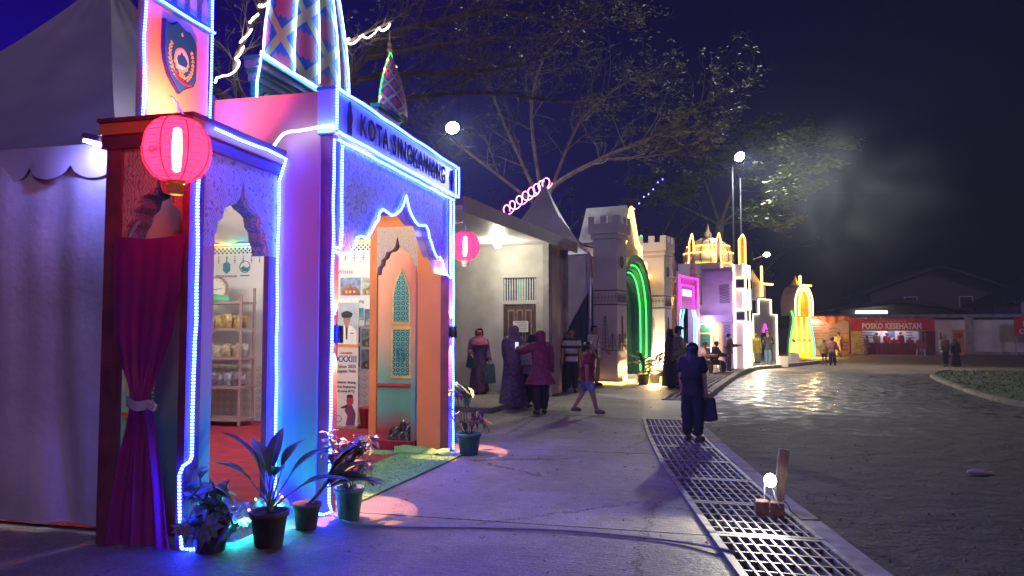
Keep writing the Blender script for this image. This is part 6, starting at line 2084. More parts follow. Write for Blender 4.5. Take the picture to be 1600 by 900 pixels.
def chair(loc, rot, label):
    t = thing('plastic_chair', label, 'chair', loc, rot)
    m_ = mat('maroon_plastic', (.25, .04, .06), .4, .1, 8)
    b = MB(); b.rbox((0, 0, .43), (.42, .42, .03), (0, 0, 0), .01); lpart(b, 'seat', m_, t)
    b = MB(); b.rbox((0, .2, .68), (.40, .03, .40), (-.12, 0, 0), .01); lpart(b, 'backrest', m_, t)
    for sx in (-1, 1):
        for sy_ in (-1, 1):
            b = MB(); b.tube([(sx * .17, sy_ * .17, .42), (sx * .21, sy_ * .21, 0)], .02, 5); lpart(b, 'leg', bar_white, t)


chair((12.4, 46.4, 0), 2.8, 'maroon plastic chair with pale legs before the health post table')
for nm, x0, x1, m_, lb_ in (('display_board', 13.42, 14.1, castle_white, 'cream standing display panel beside the health post'), ('poster_board', 14.16, 14.75, orange_vinyl, 'orange printed poster board behind the couple')):
    t = thing(nm, lb_, 'board', ((x0 + x1) / 2, 46.8, 0))
    b = MB(); b.box(x0, x1, 46.8, 46.84, .05, 1.5 if nm[0] == 'd' else 1.45); b.build('sheet', m_, t)
    b = MB()
    if nm[0] == 'd':
        b.box(x0 + .1, x0 + .2, 46.793, 46.799, .2, 1.3)
    else:
        b.box(x0 + .1, x1 - .1, 46.793, 46.799, 1.0, 1.3).box(x0 + .15, x1 - .2, 46.793, 46.799, .3, .8)
    b.build('print', mat('red_brown_print', (.35, .10, .05), .5, .2, 6), t)
    for x in (x0 + .05, x1 - .05):
        b = MB(); b.tube([(x, 46.9, 0), (x, 46.85, 1.2)], .02, 5); b.build('stand_leg', steel, t)
# boundary wall with concrete posts and plastered bays
BW = thing('boundary_wall', 'concrete boundary wall of posts and plastered bays along the street end', 'wall', (22, 49.5, 0))
pale_bay = mat('pale_bay_plaster', (.60, .58, .52), .8, .12, 1.4)
xs_ = [6.0, 8.8, 11.6, 13.6, 15.9, 19.0, 22.0, 25, 28, 31, 34]
for a, c in zip(xs_, xs_[1:]):
    b = MB(); b.box(a + .2, c - .2, 49.55, 49.65, .15, 2.05); b.build('bay_panel', pale_bay, BW)
    b = MB(); b.box(a - .2, a + .2, 49.45, 49.75, 0, 2.2); b.build('post', concrete_raw, BW)
b = MB(); b.box(6, 34, 49.42, 49.78, 2.205, 2.38); b.build('coping', concrete_raw, BW)
b = MB(); b.box(6, 34, 49.47, 49.73, 0, .15); b.build('footing', concrete_raw, BW)
# red sign at the wall's far end
t = thing('red_sign', 'red sign board with white capitals on the wall at the lawn side', 'sign', (18.4, 48.8, 0))
b = MB(); b.box(18.0, 20.6, 48.8, 48.84, 1.1, 2.15); b.build('board', posko_red, t)
text('lettering', 'POS', .5, white_paint, t, Vector((18.9, 48.79, 1.78)) - t.location, (R(90), 0, 0), .012, .012)
text('lettering', 'OPERASI', .42, white_paint, t, Vector((19.1, 48.79, 1.35)) - t.location, (R(90), 0, 0), .012, .012)
for x in (18.1, 20.5):
    b = MB(); b.box(x - .04, x + .04, 48.85, 48.93, 0, 2.1); b.build('post', steel, t)
# dark houses beyond the wall
def house(label, x0, x1, y, d, zw, zr, wall_m, lit=None, group='dark houses beyond the wall'):
    t = thing('house', label, 'house', ((x0 + x1) / 2, y, 0), 0, group)
    b = MB(); b.box(x0, x1, y, y + d, 0, zw); b.build('wall', wall_m, t)
    xm = (x0 + x1) / 2
    b = MB(); b.prism([(x0 - .8, zw - .15), (x0 - .8, zw), (xm, zr), (x1 + .8, zw), (x1 + .8, zw - .15), (xm, zr - .2)], 'y', y - 1, y + d + .5); b.build('roof', roof_dark, t)
    b = MB(); b.prism([(x0, zw), (x1, zw), (xm, zr - .35)], 'y', y - .02, y + .1); b.build('gable', wall_m, t)
    for k in range(2):
        wx = x0 + (x1 - x0) * (.3 + .4 * k)
        b = MB(); b.box(wx - .5, wx + .5, y - .05, y - .01, zw - 1.3, zw - .3); f_ = b.build('window', bar_white, t)
        b = MB(); b.box(wx - .42, wx + .42, y - .07, y - .051, zw - 1.22, zw - .38); b.build('pane', lit if (lit and k == 0) else mat('dark_window', (.03, .05, .05)), f_)
    return t


lit_w = emit('lit_house_window', (1.0, .95, .82), 1.4)
house('low dark roofed house with a white lit strip above the health post', 9.5, 16.5, 54, 7, 2.75, 3.5, mat('dark_weathered_plaster', (.07, .065, .06)), None)
b = MB(); b.box(10.4, 12.3, 53.2, 53.5, 2.52, 2.70)
tag(b.build('strip_lamp', emit('eave_strip_lamp', (1, .95, .85), 1.6)), 'white lit strip lamp under the low eave', 'lamp')
house('tall gabled house with pale gable behind the lawn', 21.5, 33, 57, 9, 3.3, 6.4, concrete_wall, None)
house('dim house with long dark roof beyond the boundary wall', 14, 24, 66, 8, 4.4, 6.6, mat('dark_weathered_plaster', (.07, .065, .06), .8, .2, 2), None)
# lamp poles
def pole_lamp(label, base, h, head, power, aim, spot, twin=False, lens=60):
    t = thing('flood_pole', label, 'lamp', base)
    b = MB(); b.tube([(0, 0, 0), (0, 0, h * .5), (0, 0, h)], [.07, .055, .04], 8); lpart(b, 'pole', dark_steel, t, True)
    if twin:
        b = MB(); b.tube([(.35, .1, 0), (.35, .1, h * .9)], .045, 6); lpart(b, 'stay_pole', dark_steel, t, True)
    hv = Vector(head) - Vector(base)
    b = MB(); b.tube([(0, 0, h - .2), tuple(hv)], .035, 6); lpart(b, 'arm', dark_steel, t)
    d = (Vector(aim) - Vector(head)).normalized()
    q = d.to_track_quat('-Z', 'Y')
    M = Matrix.Translation(hv) @ q.to_matrix().to_4x4()
    b = MB(); b.lathe([(.0, .16), (.14, .14), (.23, .02), (.24, 0)], (0, 0, 0), 18, False); o = lpart(b, 'housing', steel, t, True); o.matrix_basis = M
    b = MB(); b.lathe([(0.0, -.10), (.12, -.075), (.20, -.01), (.22, .0)], (0, 0, 0), 18, False); o = lpart(b, 'lens', emit('flood_lens_%d' % lens, (.95, .98, 1.0), lens), t, True); o.matrix_basis = M
    lamp('SPOT', 'flood_beam', Vector(head) + d * .25, (.93, .97, 1.0), power, .2, aim, spot, .8)
    return t


pole_lamp('tall pole with a round white flood lamp behind the guard house', (-8.9, 24.7, 0), 8.2, (-8.06, 24, 8.49), 1000, (-3.5, 16, 0), 165)
pole_lamp('twin tall poles with a white flood lamp in the leafy tree', (1.8, 36, 0), 9.6, (2.11, 35.6, 9.53), 1000, (8, 24, 0), 150, True, 260)
b = MB(); b.tube(smooth_path([(2.1, 36, 8.0), (9, 40, 8.3), (18, 46, 9.2), (30, 54, 11)], 8), .012, 4)
tag(b.build('overhead_wire', black_paint, None, True), 'thin dark overhead wire running right from the flood pole', 'wire')

# ------------------------------------------------------------------ ground spotlight on a stake beside the grate
SPX, SPY = .58, 6.68
t = thing('wooden_stake', 'rough sawn wooden stake leaning at the drain kerb', 'stake', (.70, 6.72, 0))
b = MB(); b.rbox((.69, 6.76, .27), (.085, .035, .58), (0, R(7), .25), .004); b.build('plank', wood_raw, t)
t = thing('concrete_block', 'small brown brick pair holding the spotlight on the grate', 'brick', (SPX, SPY - .03, .025))
b = MB(); b.rbox((SPX - .055, SPY - .03, .085), (.11, .10, .12), (0, 0, .06), .008); b.build('brick', brick_red, t)
b = MB(); b.rbox((SPX + .07, SPY - .02, .082), (.11, .10, .115), (0, 0, -.04), .008); b.build('brick', brick_red, t)
t = thing('spotlight', 'small round white spotlight on wire legs beside the wooden stake', 'spotlight', (SPX + .02, SPY, .02))
hd_ = Vector((SPX + .02, SPY - .02, .31))
aim = Vector((-1.6, 3.6, .55))
d = (aim - hd_).normalized(); q = d.to_track_quat('-Z', 'Y')
M = Matrix.Translation(hd_ - t.location) @ q.to_matrix().to_4x4()
b = MB(); b.lathe([(0, .07), (.025, .07), (.035, .04), (.054, .0), (.054, -.012)], (0, 0, 0), 18, False); o = lpart(b, 'housing', dark_steel, t, True); o.matrix_basis = M
b = MB(); b.lathe([(0, -.04), (.035, -.030), (.056, -.004)], (0, 0, 0), 18, False); o = lpart(b, 'lens', emit('spot_lens', (1.0, 1.0, .86), 45), t, True); o.matrix_basis = M
for dx in (-.05, .05):
    b = MB(); b.tube([(SPX + .02 + dx, SPY, .13), (SPX + .02 + dx * .9, SPY + .01, .28)], .005, 5); b.build('bracket', bar_white, t)
b = MB(); b.tube(smooth_path([(SPX + .03, SPY, .27), (SPX + .06, SPY - .06, .16), (SPX + .09, SPY - .07, .10), (SPX + .13, SPY + .0, .14), (SPX + .2, SPY + .1, .03)], 5), .006, 5); b.build('wire', bar_white, t, True)
lamp('SPOT', 'spot_beam', hd_ + d * .07, (1.0, .95, .72), 38, .045, aim, 125, .7, t)
# flattened bottle on the road
t = thing('plastic_bottle', 'crushed clear plastic bottle lying on the dark road', 'bottle', (2.97, 9.14, 0))
b = MB(); b.tube([(2.86, 9.10, .03), (2.90, 9.11, .035), (3.02, 9.15, .03), (3.06, 9.16, .02), (3.10, 9.17, .015)], [.014, .026, .024, .012, .011], 8); b.build('body', mat('clouded_plastic', (.62, .60, .60), .5, .1, 9), t, True)
b = MB(); b.tube([(3.10, 9.17, .015), (3.125, 9.178, .015)], .016, 8); b.build('cap', bar_white, t)
# ------------------------------------------------------------------ rain trees
def grow(rt, limbs, seed, leafy, twig_len, depth=2, leaf_n=5, leaf_s=.09, r_scale=1.0, upbias=.5, spawn=1.0, spray=.10):
    """limbs: (points, r0, r1); each limb sprouts side branches, those sprout twigs, twigs end in leaf sprays"""
    rr = random.Random(seed)
    wood = MB(); leaves = MB()
    ends = []

    def branch(pts, r0, r1, level):
        n = len(pts)
        wood.tube(pts, [r0 + (r1 - r0) * i / (n - 1) for i in range(n)], 7 if level == 0 else 5 if level == 1 else 3, level == 0)
        if level > depth:
            ends.append((pts[-1], (pts[-1] - pts[-2]).normalized()))
            ends.append((pts[n // 2], (pts[-1] - pts[0]).normalized()))
            return
        L_ = sum((pts[i + 1] - pts[i]).length for i in range(n - 1))
        m = max(2, int(L_ / (twig_len * (.55, .42, .36)[level]) * spawn))
        for k in range(m):
            q = (k + rr.random()) / m
            if q < (.22 if level == 0 else .12):
                continue
            i = min(n - 2, int(q * (n - 1)))
            p = pts[i].lerp(pts[i + 1], q * (n - 1) - i)
            t = (pts[i + 1] - pts[i]).normalized()
            side = Vector((rr.gauss(0, 1), rr.gauss(0, 1), rr.gauss(0, .42) + upbias * (.35 if level == 0 else .2)))
            side = (side - t * side.dot(t)).normalized()
            d = (t * rr.uniform(.55, .95) + side * rr.uniform(.55, 1.0)).normalized()
            ln = twig_len * (1.7, .95, .5)[level] * rr.uniform(.55, 1.2) * (1.1 - .5 * q)
            seg = 5 if level == 0 else 4
            path = [p.copy()]
            for s_ in range(seg):
                d = (d + Vector((rr.gauss(0, .16), rr.gauss(0, .16), rr.gauss(0, .10) + .05))).normalized()
                path.append(path[-1] + d * ln / seg)
            rl = (r0 + (r1 - r0) * q) * rr.uniform(.34, .5)
            rl = max(rl, .006)
            branch(path, rl, max(.004, rl * .35), level + 1)
    for pts, r0, r1 in limbs:
        branch([Vector(p) for p in smooth_path(pts, 5)], r0 * r_scale, r1 * r_scale, 0)
    for p, d in ends:
        if rr.random() > leafy(p):
            continue
        for k in range(leaf_n):
            c = p + Vector((rr.gauss(0, spray), rr.gauss(0, spray), rr.gauss(0, spray * .35)))
            a = rr.uniform(0, 2 * PI); ln = leaf_s * rr.uniform(.6, 1.3); w = ln * .32
            e = Vector((math.cos(a), math.sin(a), rr.uniform(-.5, .2))).normalized()
            s_ = e.cross(Vector((rr.gauss(0, .4), rr.gauss(0, .4), 1))).normalized()
            leaves.add([c, c + e * ln * .5 + s_ * w, c + e * ln, c + e * ln * .5 - s_ * w], [(0, 1, 2, 3)])
    wood.build('branches', bark, rt)
    o = leaves.build('crown', tree_leaf, rt)
    o['kind'] = 'stuff'


def make_tree(label, base, trunk, limbs, seed, leafy, **kw):
    t = thing('rain_tree', label, 'tree', base)
    b = MB()
    b.tube(smooth_path(trunk[0], 4), [trunk[1] + (trunk[2] - trunk[1]) * i / (4 * (len(trunk[0]) - 1)) for i in range(4 * (len(trunk[0]) - 1) + 1)], 12)
    b.build('trunk', bark, t, True)
    grow(t, limbs, seed, leafy, **kw)
    return t


make_tree('tall bare limbed rain tree rising behind the blue lit booth', (-8.6, 14.2, 0),
          ([(-8.6, 14.2, 0), (-8.5, 14.0, 2.5), (-8.1, 13.8, 4.6), (-7.5, 13.6, 5.9)], .34, .2),
          [([(-7.5, 13.6, 5.9), (-7.10, 13.50, 6.30), (-6.10, 13.88, 7.57), (-5.05, 14.25, 7.96), (-4.30, 14.62, 8.31), (-3.71, 15.00, 8.87)], .13, .05),
           ([(-4.5, 14.5, 8.2), (-3.77, 14.95, 8.32), (-2.73, 15.30, 8.12), (-1.78, 15.65, 8.23), (-1.29, 16.00, 8.41)], .06, .02),
           ([(-7.5, 13.6, 5.9), (-6.78, 14.00, 6.77), (-5.94, 14.75, 7.08), (-4.82, 15.50, 7.28), (-4.02, 16.25, 7.63), (-2.89, 17.00, 8.14)], .10, .03),
           ([(-7.5, 13.6, 5.9), (-7.9, 13.3, 7.0), (-8.13, 13.00, 7.9), (-8.53, 12.50, 9.2)], .10, .03),
           ([(-7.9, 13.8, 5.2), (-8.6, 12.8, 6.1), (-8.3, 11.95, 6.5), (-7.9, 11.75, 7.0), (-7.33, 11.5, 7.5), (-6.6, 11.2, 8.2)], .08, .03),
           ([(-6.9, 13.6, 6.5), (-6.4, 12.9, 6.7), (-6.0, 12.1, 6.8), (-5.2, 12.0, 7.05), (-4.5, 11.9, 7.4)], .06, .02),
           ([(-7.3, 13.6, 6.1), (-6.0, 14.6, 6.5), (-4.6, 15.8, 6.9), (-3.0, 17.2, 7.0), (-1.6, 18.6, 7.5)], .09, .02),
           ([(-6.4, 13.7, 7.1), (-5.2, 13.9, 7.3), (-3.9, 14.3, 7.5), (-2.6, 14.8, 7.6)], .07, .02),
           ([(-7.9, 13.8, 5.2), (-9.4, 13.2, 6.4), (-10.8, 12.6, 7.2), (-12, 12, 8.4)], .10, .03)],
          21, lambda p: .06 if p.x < -3.0 else .55, twig_len=.9, leaf_n=5, leaf_s=.08, spawn=1.9, r_scale=.8)
make_tree('wide spreading rain tree behind the second tent with an amber lit bough', (-5.8, 26.6, 0),
          ([(-5.8, 26.6, 0), (-5.7, 26.4, 2.6), (-5.4, 26.1, 4.8), (-5.24, 26.0, 5.8)], .36, .24),
          [([(-5.24, 26.00, 5.79), (-4.79, 25.71, 6.67), (-3.13, 25.43, 7.44), (-2.02, 25.14, 7.80), (-1.15, 24.86, 8.06), (-0.04, 24.57, 8.68), (0.95, 24.29, 9.16), (1.66, 24.00, 9.35)], .15, .03),
           ([(-5.24, 26.00, 5.79), (-3.96, 25.33, 8.57), (-2.54, 24.67, 9.61), (-1.23, 24.00, 9.93)], .11, .03),
           ([(-5.24, 26.00, 5.79), (-6.19, 25.00, 8.17), (-6.84, 24.00, 9.96), (-7.45, 23.00, 11.20)], .11, .03),
           ([(-5.24, 26.00, 5.79), (-5.42, 24.67, 8.94), (-4.69, 23.33, 10.42), (-3.43, 22.00, 10.83)], .11, .03),
           ([(-3.11, 25.30, 7.41), (-0.89, 25.15, 7.45), (0.98, 25.00, 8.16)], .07, .02),
           ([(-5.24, 26.00, 5.79), (-7.22, 25.33, 7.38), (-8.69, 24.67, 8.47), (-9.64, 24.00, 8.82)], .11, .03)],
          33, lambda p: .5 if p.x > -2.2 else .12, twig_len=1.15, leaf_n=6, leaf_s=.11, spawn=1.8, r_scale=.66)
make_tree('leafy rain tree over the flood pole with layered foliage', (.9, 39.6, 0),
          ([(.9, 39.6, 0), (1.0, 39.3, 2.6), (1.11, 39.0, 4.6), (1.29, 38.8, 6.8)], .32, .2),
          [([(1.29, 38.8, 6.8), (2.07, 38.20, 8.67), (3.26, 37.80, 9.43), (4.41, 37.40, 9.97), (5.66, 37.00, 10.17)], .12, .03),
           ([(1.29, 38.8, 6.8), (0.53, 38.67, 9.16), (-0.08, 38.33, 10.44), (-0.70, 38.00, 11.0)], .10, .03),
           ([(2.08, 38.50, 8.73), (2.97, 37.75, 10.0), (3.9, 37.00, 10.5)], .07, .02),
           ([(1.29, 38.8, 6.8), (2.65, 38.00, 7.65), (4.04, 37.00, 7.74), (5.33, 36.00, 8.15)], .10, .02),
           ([(1.29, 38.8, 6.8), (2.33, 38.00, 6.86), (3.58, 37.00, 6.56)], .07, .02),
           ([(1.29, 38.8, 6.8), (-0.75, 38.50, 7.87), (-2.33, 38.00, 8.51)], .10, .02)],
          47, lambda p: 1.0 if p.x > 1.2 else .5, twig_len=1.15, leaf_n=24, leaf_s=.26, spawn=1.35, r_scale=.75, spray=.22)
# dark background trees beyond the booths
for k, (x, y, h, w) in enumerate(((-9, 40, 9, 1.9), (-3.5, 50, 10, 2.2), (3.5, 58, 8.5, 2.0), (-14, 30, 11, 2.3))):
    lb_ = ('dark tree standing behind the pink gabled booth', 'dark tree far behind the mosque shaped booth', 'distant dark tree behind the amber booth', 'dark tree deep behind the guard house')[k]
    rr = random.Random(60 + k)
    limbs = []
    for i in range(6):
        a = 2 * PI * i / 6 + rr.random()
        limbs.append(([(x, y, h * .42), (x + w * .6 * math.cos(a), y + w * .6 * math.sin(a), h * .62), (x + w * 1.3 * math.cos(a), y + w * 1.3 * math.sin(a), h * .8), (x + w * 1.9 * math.cos(a), y + w * 1.9 * math.sin(a), h * (.86 + .1 * rr.random()))], .13, .03))
    make_tree(lb_, (x, y, 0), ([(x, y, 0), (x + .1, y, h * .2), (x, y, h * .42)], .3, .18), limbs, 60 + k, lambda p: .7, twig_len=1.5, leaf_n=6, leaf_s=.24, spawn=.55)

# light ropes wound on boughs
def wound(label, path, r, turns, m, rope_r, wob=.3, seed=1):
    rr = random.Random(seed)
    P = smooth_path(path, 12)
    n = 16 * turns
    pts = []
    for i in range(n + 1):
        q = i / n * (len(P) - 1)
        k = min(len(P) - 2, int(q)); p = P[k].lerp(P[k + 1], q - k)
        a = 2 * PI * turns * i / n
        rad = r * (1 + wob * math.sin(i * .37 + seed))
        pts.append(p + Vector((rad * math.cos(a) * .7, rad * .5 * math.sin(a), rad * math.sin(a))))
    b = MB(); b.tube(pts, rope_r, 4)
    return tag(b.build('light_rope', m, None, True), label, 'light rope')


wound('white light rope wound on a bough between emblem tower and big dome', [(-8.84, 12.00, 6.22), (-8.29, 11.90, 6.44), (-8.14, 11.80, 6.70), (-7.90, 11.70, 7.00), (-7.64, 11.60, 7.29), (-7.33, 11.50, 7.44), (-6.9, 11.35, 7.8)], .075, 6, white_led, .018, .7, 2)
wound('white light rope wound on a bough beyond the big dome', [(-6.2, 12.0, 6.95), (-6.07, 12.00, 6.76), (-5.82, 12.00, 6.80), (-5.5, 12.0, 6.9), (-5.25, 12.00, 7.0)], .07, 4, white_led, .016, .6, 5)
wound('pink light rope coiled on a bough above the guard house roof', [(-6.05, 23.4, 5.42), (-5.49, 23.40, 5.75), (-4.95, 23.40, 6.06), (-4.55, 23.4, 6.28)], .20, 8, pink_led, .013, .3, 8)
b = MB()
for q in range(9):
    b.lathe([(0, -.03), (.028, 0), (0, .03)], (-2.3 + .16 * q, 25.6, 5.4 + .16 * q + .05 * math.sin(q * 2)), 5)
o = tag(b.build('fairy_lights', violet_led), 'string of tiny violet bulbs rising from the castle roof', 'lights'); o['kind'] = 'stuff'
for k, (x, y, z, m, lb_) in enumerate(((-2.95, 23.6, 3.95, gold_led, 'tiny amber bulb between tent and castle tower'), (-2.75, 23.6, 4.25, pink_led, 'tiny pink bulb beside the castle tower'), (-1.75, 25.4, 4.70, green_led, 'tiny green bulb on the far castle tower'))):
    b = MB(); b.lathe([(0, -.06), (.05, 0), (0, .06)], (x, y, z), 8)
    tag(b.build('fairy_bulb', m), lb_, 'bulb')
# ------------------------------------------------------------------ people
JOBS = []


def skin_job(pts, edges, rad, m, name, parent, root=0, sub=1):
    me = bpy.data.meshes.new('skin_cage')
    me.from_pydata([tuple(p) for p in pts], edges, [])
    ob = bpy.data.objects.new('skin_cage', me)
    COL.objects.link(ob)
    md = ob.modifiers.new('skin', 'SKIN')
    md.use_smooth_shade = True
    for i, d in enumerate(me.skin_vertices[0].data):
        q = rad[i]
        d.radius = (q, q) if isinstance(q, (int, float)) else q
        d.use_root = (i == root)
    if name in ('shirt', 'trousers'):
        sub = 2
    s_ = ob.modifiers.new('sub', 'SUBSURF'); s_.levels = sub; s_.render_levels = sub
    o = bpy.data.objects.new(name, bpy.data.meshes.new(name))
    COL.objects.link(o); o.parent = parent
    JOBS.append((ob, o, m))
    return o


def finish_jobs():
    bpy.context.view_layer.update()
    dg = bpy.context.evaluated_depsgraph_get()
    for ob, o, m in JOBS:
        me = bpy.data.meshes.new_from_object(ob.evaluated_get(dg))
        me.name = o.name
        if o.name.split('.')[0] in ('shirt', 'trousers'):           # loose cloth: creases
            sd = hash(o.name) % 97 if False else len(me.vertices) % 97
            nv = [q.normal.copy() for q in me.vertices]
            for q, nn in zip(me.vertices, nv):
                k = noise.noise((q.co.x * 9, q.co.y * 9, q.co.z * 22 + sd)) + .6 * noise.noise((q.co.x * 22, q.co.y * 22, q.co.z * 40 + sd))
                q.co += nn * (.010 + .013 * k)
        me.materials.clear(); me.materials.append(m)
        me.polygons.foreach_set('use_smooth', [True] * len(me.polygons))
        o.data = me
    for ob, o, m in JOBS:
        d = ob.data
        bpy.data.objects.remove(ob)
        bpy.data.meshes.remove(d)


def cloth(c, tag_='cloth'):
    return mat('cloth_%02d_%02d_%02d' % tuple(int(x * 99) for x in c), c, .8, .22, 16, .3, 30)


def person(label, loc, h, face, top=(.3, .3, .3), legs=(.05, .05, .08), arms=((6, 8, 12), (6, 8, 12)), stride=0, sit=False, sleeve='short', robe=None, hijab=None, hair='short', cap=None, vest=None, shorts=False, stripes_m=None, lean=0, shoes=(.03, .03, .03), hood=None, group=None):
    """face: degrees, 0 looks away down the street, 180 looks at the camera side; arms: (forward, outward, elbow) degrees right, left"""
    t = thing('person', label, 'person', loc, R(-face), group)
    S = h
    V = lambda x, y, z: Vector((x, y, z)) * S
    zb = -.235 if sit else 0
    tl = math.sin(R(lean))
    pel = V(0, 0, .52 + zb); spn = V(0, .10 * tl, .63 + zb); che = V(0, .22 * tl, .745 + zb)
    nek = V(0, .30 * tl + .004, .835 + zb); hb = V(0, .33 * tl + .012, .872 + zb); hd_ = V(0, .36 * tl + .018, .925 + zb); cr = V(0, .36 * tl + .008, .962 + zb)
    pts = [pel, spn, che, nek, hb, hd_, cr]
    rad = [.080, .070, .082, .030, .036, .058, .042]
    ed = [(0, 1), (1, 2), (2, 3), (3, 4), (4, 5), (5, 6)]
    leg_i, arm_i = {}, {}
    for s_, k in ((1, 0), (-1, 1)):
        hip = V(s_ * .052, 0, .49 + zb)
        if sit:
            f1, kn = 82, 85
        else:
            f1 = stride * s_
            kn = max(0, -stride * s_) * .9 + abs(stride) * .15
        th = R(f1); sh_ = R(f1 - kn)
        knee = hip + V(s_ * (.02 if sit else .004), math.sin(th) * .235, -math.cos(th) * .235)
        ank = knee + V(0, math.sin(sh_) * .215, -math.cos(sh_) * .215)
        toe = ank + V(s_ * .012, .085, -.022)
        i = len(pts)
        pts += [hip, knee, ank, toe]; rad += [.062, .040, .026, .020]
        ed += [(0, i), (i, i + 1), (i + 1, i + 2), (i + 2, i + 3)]
        leg_i[s_] = i
        shd = che + V(s_ * .098, -.002, .052)
        fw_, ou, el = (R(q) for q in arms[k])
        d1 = Vector((s_ * math.sin(ou), math.sin(fw_) * math.cos(ou), -math.cos(fw_) * math.cos(ou)))
        d2 = Vector((s_ * math.sin(ou) * .4, math.sin(fw_ + el) * math.cos(ou * .5), -math.cos(fw_ + el) * math.cos(ou * .5))).normalized()
        elb = shd + d1 * .165 * S; wr = elb + d2 * .145 * S; pal = wr + d2 * .045 * S
        i = len(pts)
        pts += [shd, elb, wr, pal]; rad += [.044, .031, .021, .021]
        ed += [(2, i), (i, i + 1), (i + 1, i + 2), (i + 2, i + 3)]
        arm_i[s_] = (i, elb, wr, pal, d2)
        sd = d2.cross(Vector((s_, 0, 0))).normalized()
        if sd.length < .1:
            sd = Vector((0, 1, 0))
        for f_ in range(4):
            pts.append(pal + (d2 * (.052, .058, .054, .044)[f_] + sd * (f_ - 1.5) * .012 - Vector((s_, 0, 0)) * .012) * S); rad.append(.0075); ed.append((i + 3, len(pts) - 1))
        pts.append(wr + (d2 * .04 + sd * .034) * S); rad.append(.008); ed.append((i + 2, len(pts) - 1))
    rad = [q * S for q in rad]
    body = skin_job(pts, ed, rad, skin_tan, 'body', t)
    # face
    fb = MB()
    fc = hd_
    fb.add([fc + V(-.008, .055, -.012), fc + V(.008, .055, -.012), fc + V(0, .074, -.010), fc + V(0, .056, .016)], [(0, 1, 2), (0, 2, 3), (1, 3, 2)])
    fb.cur = 1
    for s_ in (-1, 1):
        c = fc + V(s_ * .020, .0545, .012)
        fb.add([c + V(-.008, 0, 0), c + V(0, .003, -.005), c + V(.008, 0, 0), c + V(0, .003, .005)], [(0, 1, 2, 3)])
    c = fc + V(0, .0535, -.030)
    fb.add([c + V(-.014, 0, 0), c + V(0, .004, -.005), c + V(.014, 0, 0), c + V(0, .004, .004)], [(0, 1, 2, 3)])
    lpart(fb, 'face', [skin_tan, mat('dark_eye_lip', (.09, .03, .03), .5, .1, 9)], t)
    # upper garment
    tm = stripes_m or cloth(top)
    if robe is None:
        lo = [pel + V(0, 0, -.045), pel + V(0, 0, .03), spn, che, nek + V(0, 0, -.022)]
        p2 = list(lo); r2 = [.098, .094, .084, .095, .046]; e2 = [(0, 1), (1, 2), (2, 3), (3, 4)]
        for s_ in (1, -1):
            i, elb, wr, pal, d2 = arm_i[s_]
            k = len(p2)
            p2 += [pts[i], pts[i].lerp(elb, .75) if sleeve == 'short' else elb]; r2 += [.054, .047]
            e2 += [(3, k), (k, k + 1)]
            if sleeve == 'long':
                p2.append(wr); r2.append(.034); e2.append((k + 1, k + 2))
        skin_job(p2, e2, [q * S for q in r2], tm, 'shirt', t, 1)
        p3 = [pel + V(0, 0, .02), pel + V(0, 0, -.03)]; r3 = [.092, .090]; e3 = [(0, 1)]
        for s_ in (1, -1):
            i = leg_i[s_]
            k = len(p3)
            if shorts:
                p3 += [pts[i], pts[i].lerp(pts[i + 1], .85)]; r3 += [.072, .062]; e3 += [(1, k), (k, k + 1)]
            else:
                p3 += [pts[i], pts[i + 1], pts[i + 2] + V(0, 0, .015)]; r3 += [.072, .054, .042]; e3 += [(1, k), (k, k + 1), (k + 1, k + 2)]
        skin_job(p3, e3, [q * S for q in r3], cloth(legs), 'shorts' if shorts else 'trousers', t, 0)
    else:
        col, hem, flare = robe
        b = MB()
        rings = [(nek.z - .03 * S, .055, .05), (che.z + .045 * S, .125, .075), (che.z - .03 * S, .112, .098), (spn.z, .098, .090), (pel.z, .115, .104), ((pel.z + hem * S) / 2, .115 + flare * .5, .115 + flare * .4), (hem * S, .12 + flare, .12 + flare * .8)]

        def fn(u, w):
            k = w * (len(rings) - 1); i = min(len(rings) - 2, int(k)); q = k - i
            z = rings[i][0] * (1 - q) + rings[i + 1][0] * q
            rx = rings[i][1] * (1 - q) + rings[i + 1][1] * q; ry = rings[i][2] * (1 - q) + rings[i + 1][2] * q
            a = 2 * PI * u
            fo = 1 + .07 * math.sin(a * 7 + 2 * math.sin(w * 4)) * max(0, w - .45) * 1.8
            yo = interp([(pel.z, 0), (spn.z, spn.y), (che.z, che.y), (nek.z, nek.y)], z)
            return (rx * S * fo * math.cos(a), ry * S * fo * math.sin(a) + yo, z)
        b.grid(fn, 36, 20, True)
        lpart(b, 'robe', cloth(col), t, True)
        for s_ in (1, -1):
            i, elb, wr, pal, d2 = arm_i[s_]
            b = MB(); b.tube(smooth_path([che + V(s_ * .06, 0, .045), pts[i], elb, wr], 3), [q * S for q in (.058, .056, .056, .054, .052, .050, .048, .046, .045, .044)], 10); lpart(b, 'sleeve', cloth(col), t, True)
        if hem > .12:
            p3 = [pel + V(0, 0, -.01), pel + V(0, 0, -.04)]; r3 = [.08, .08]; e3 = [(0, 1)]
            for s_ in (1, -1):
                i = leg_i[s_]; k = len(p3)
                p3 += [pts[i], pts[i + 1], pts[i + 2] + V(0, 0, .012)]; r3 += [.070, .050, .036]; e3 += [(1, k), (k, k + 1), (k + 1, k + 2)]
            skin_job(p3, e3, [q * S for q in r3], cloth(legs), 'trousers', t, 0)
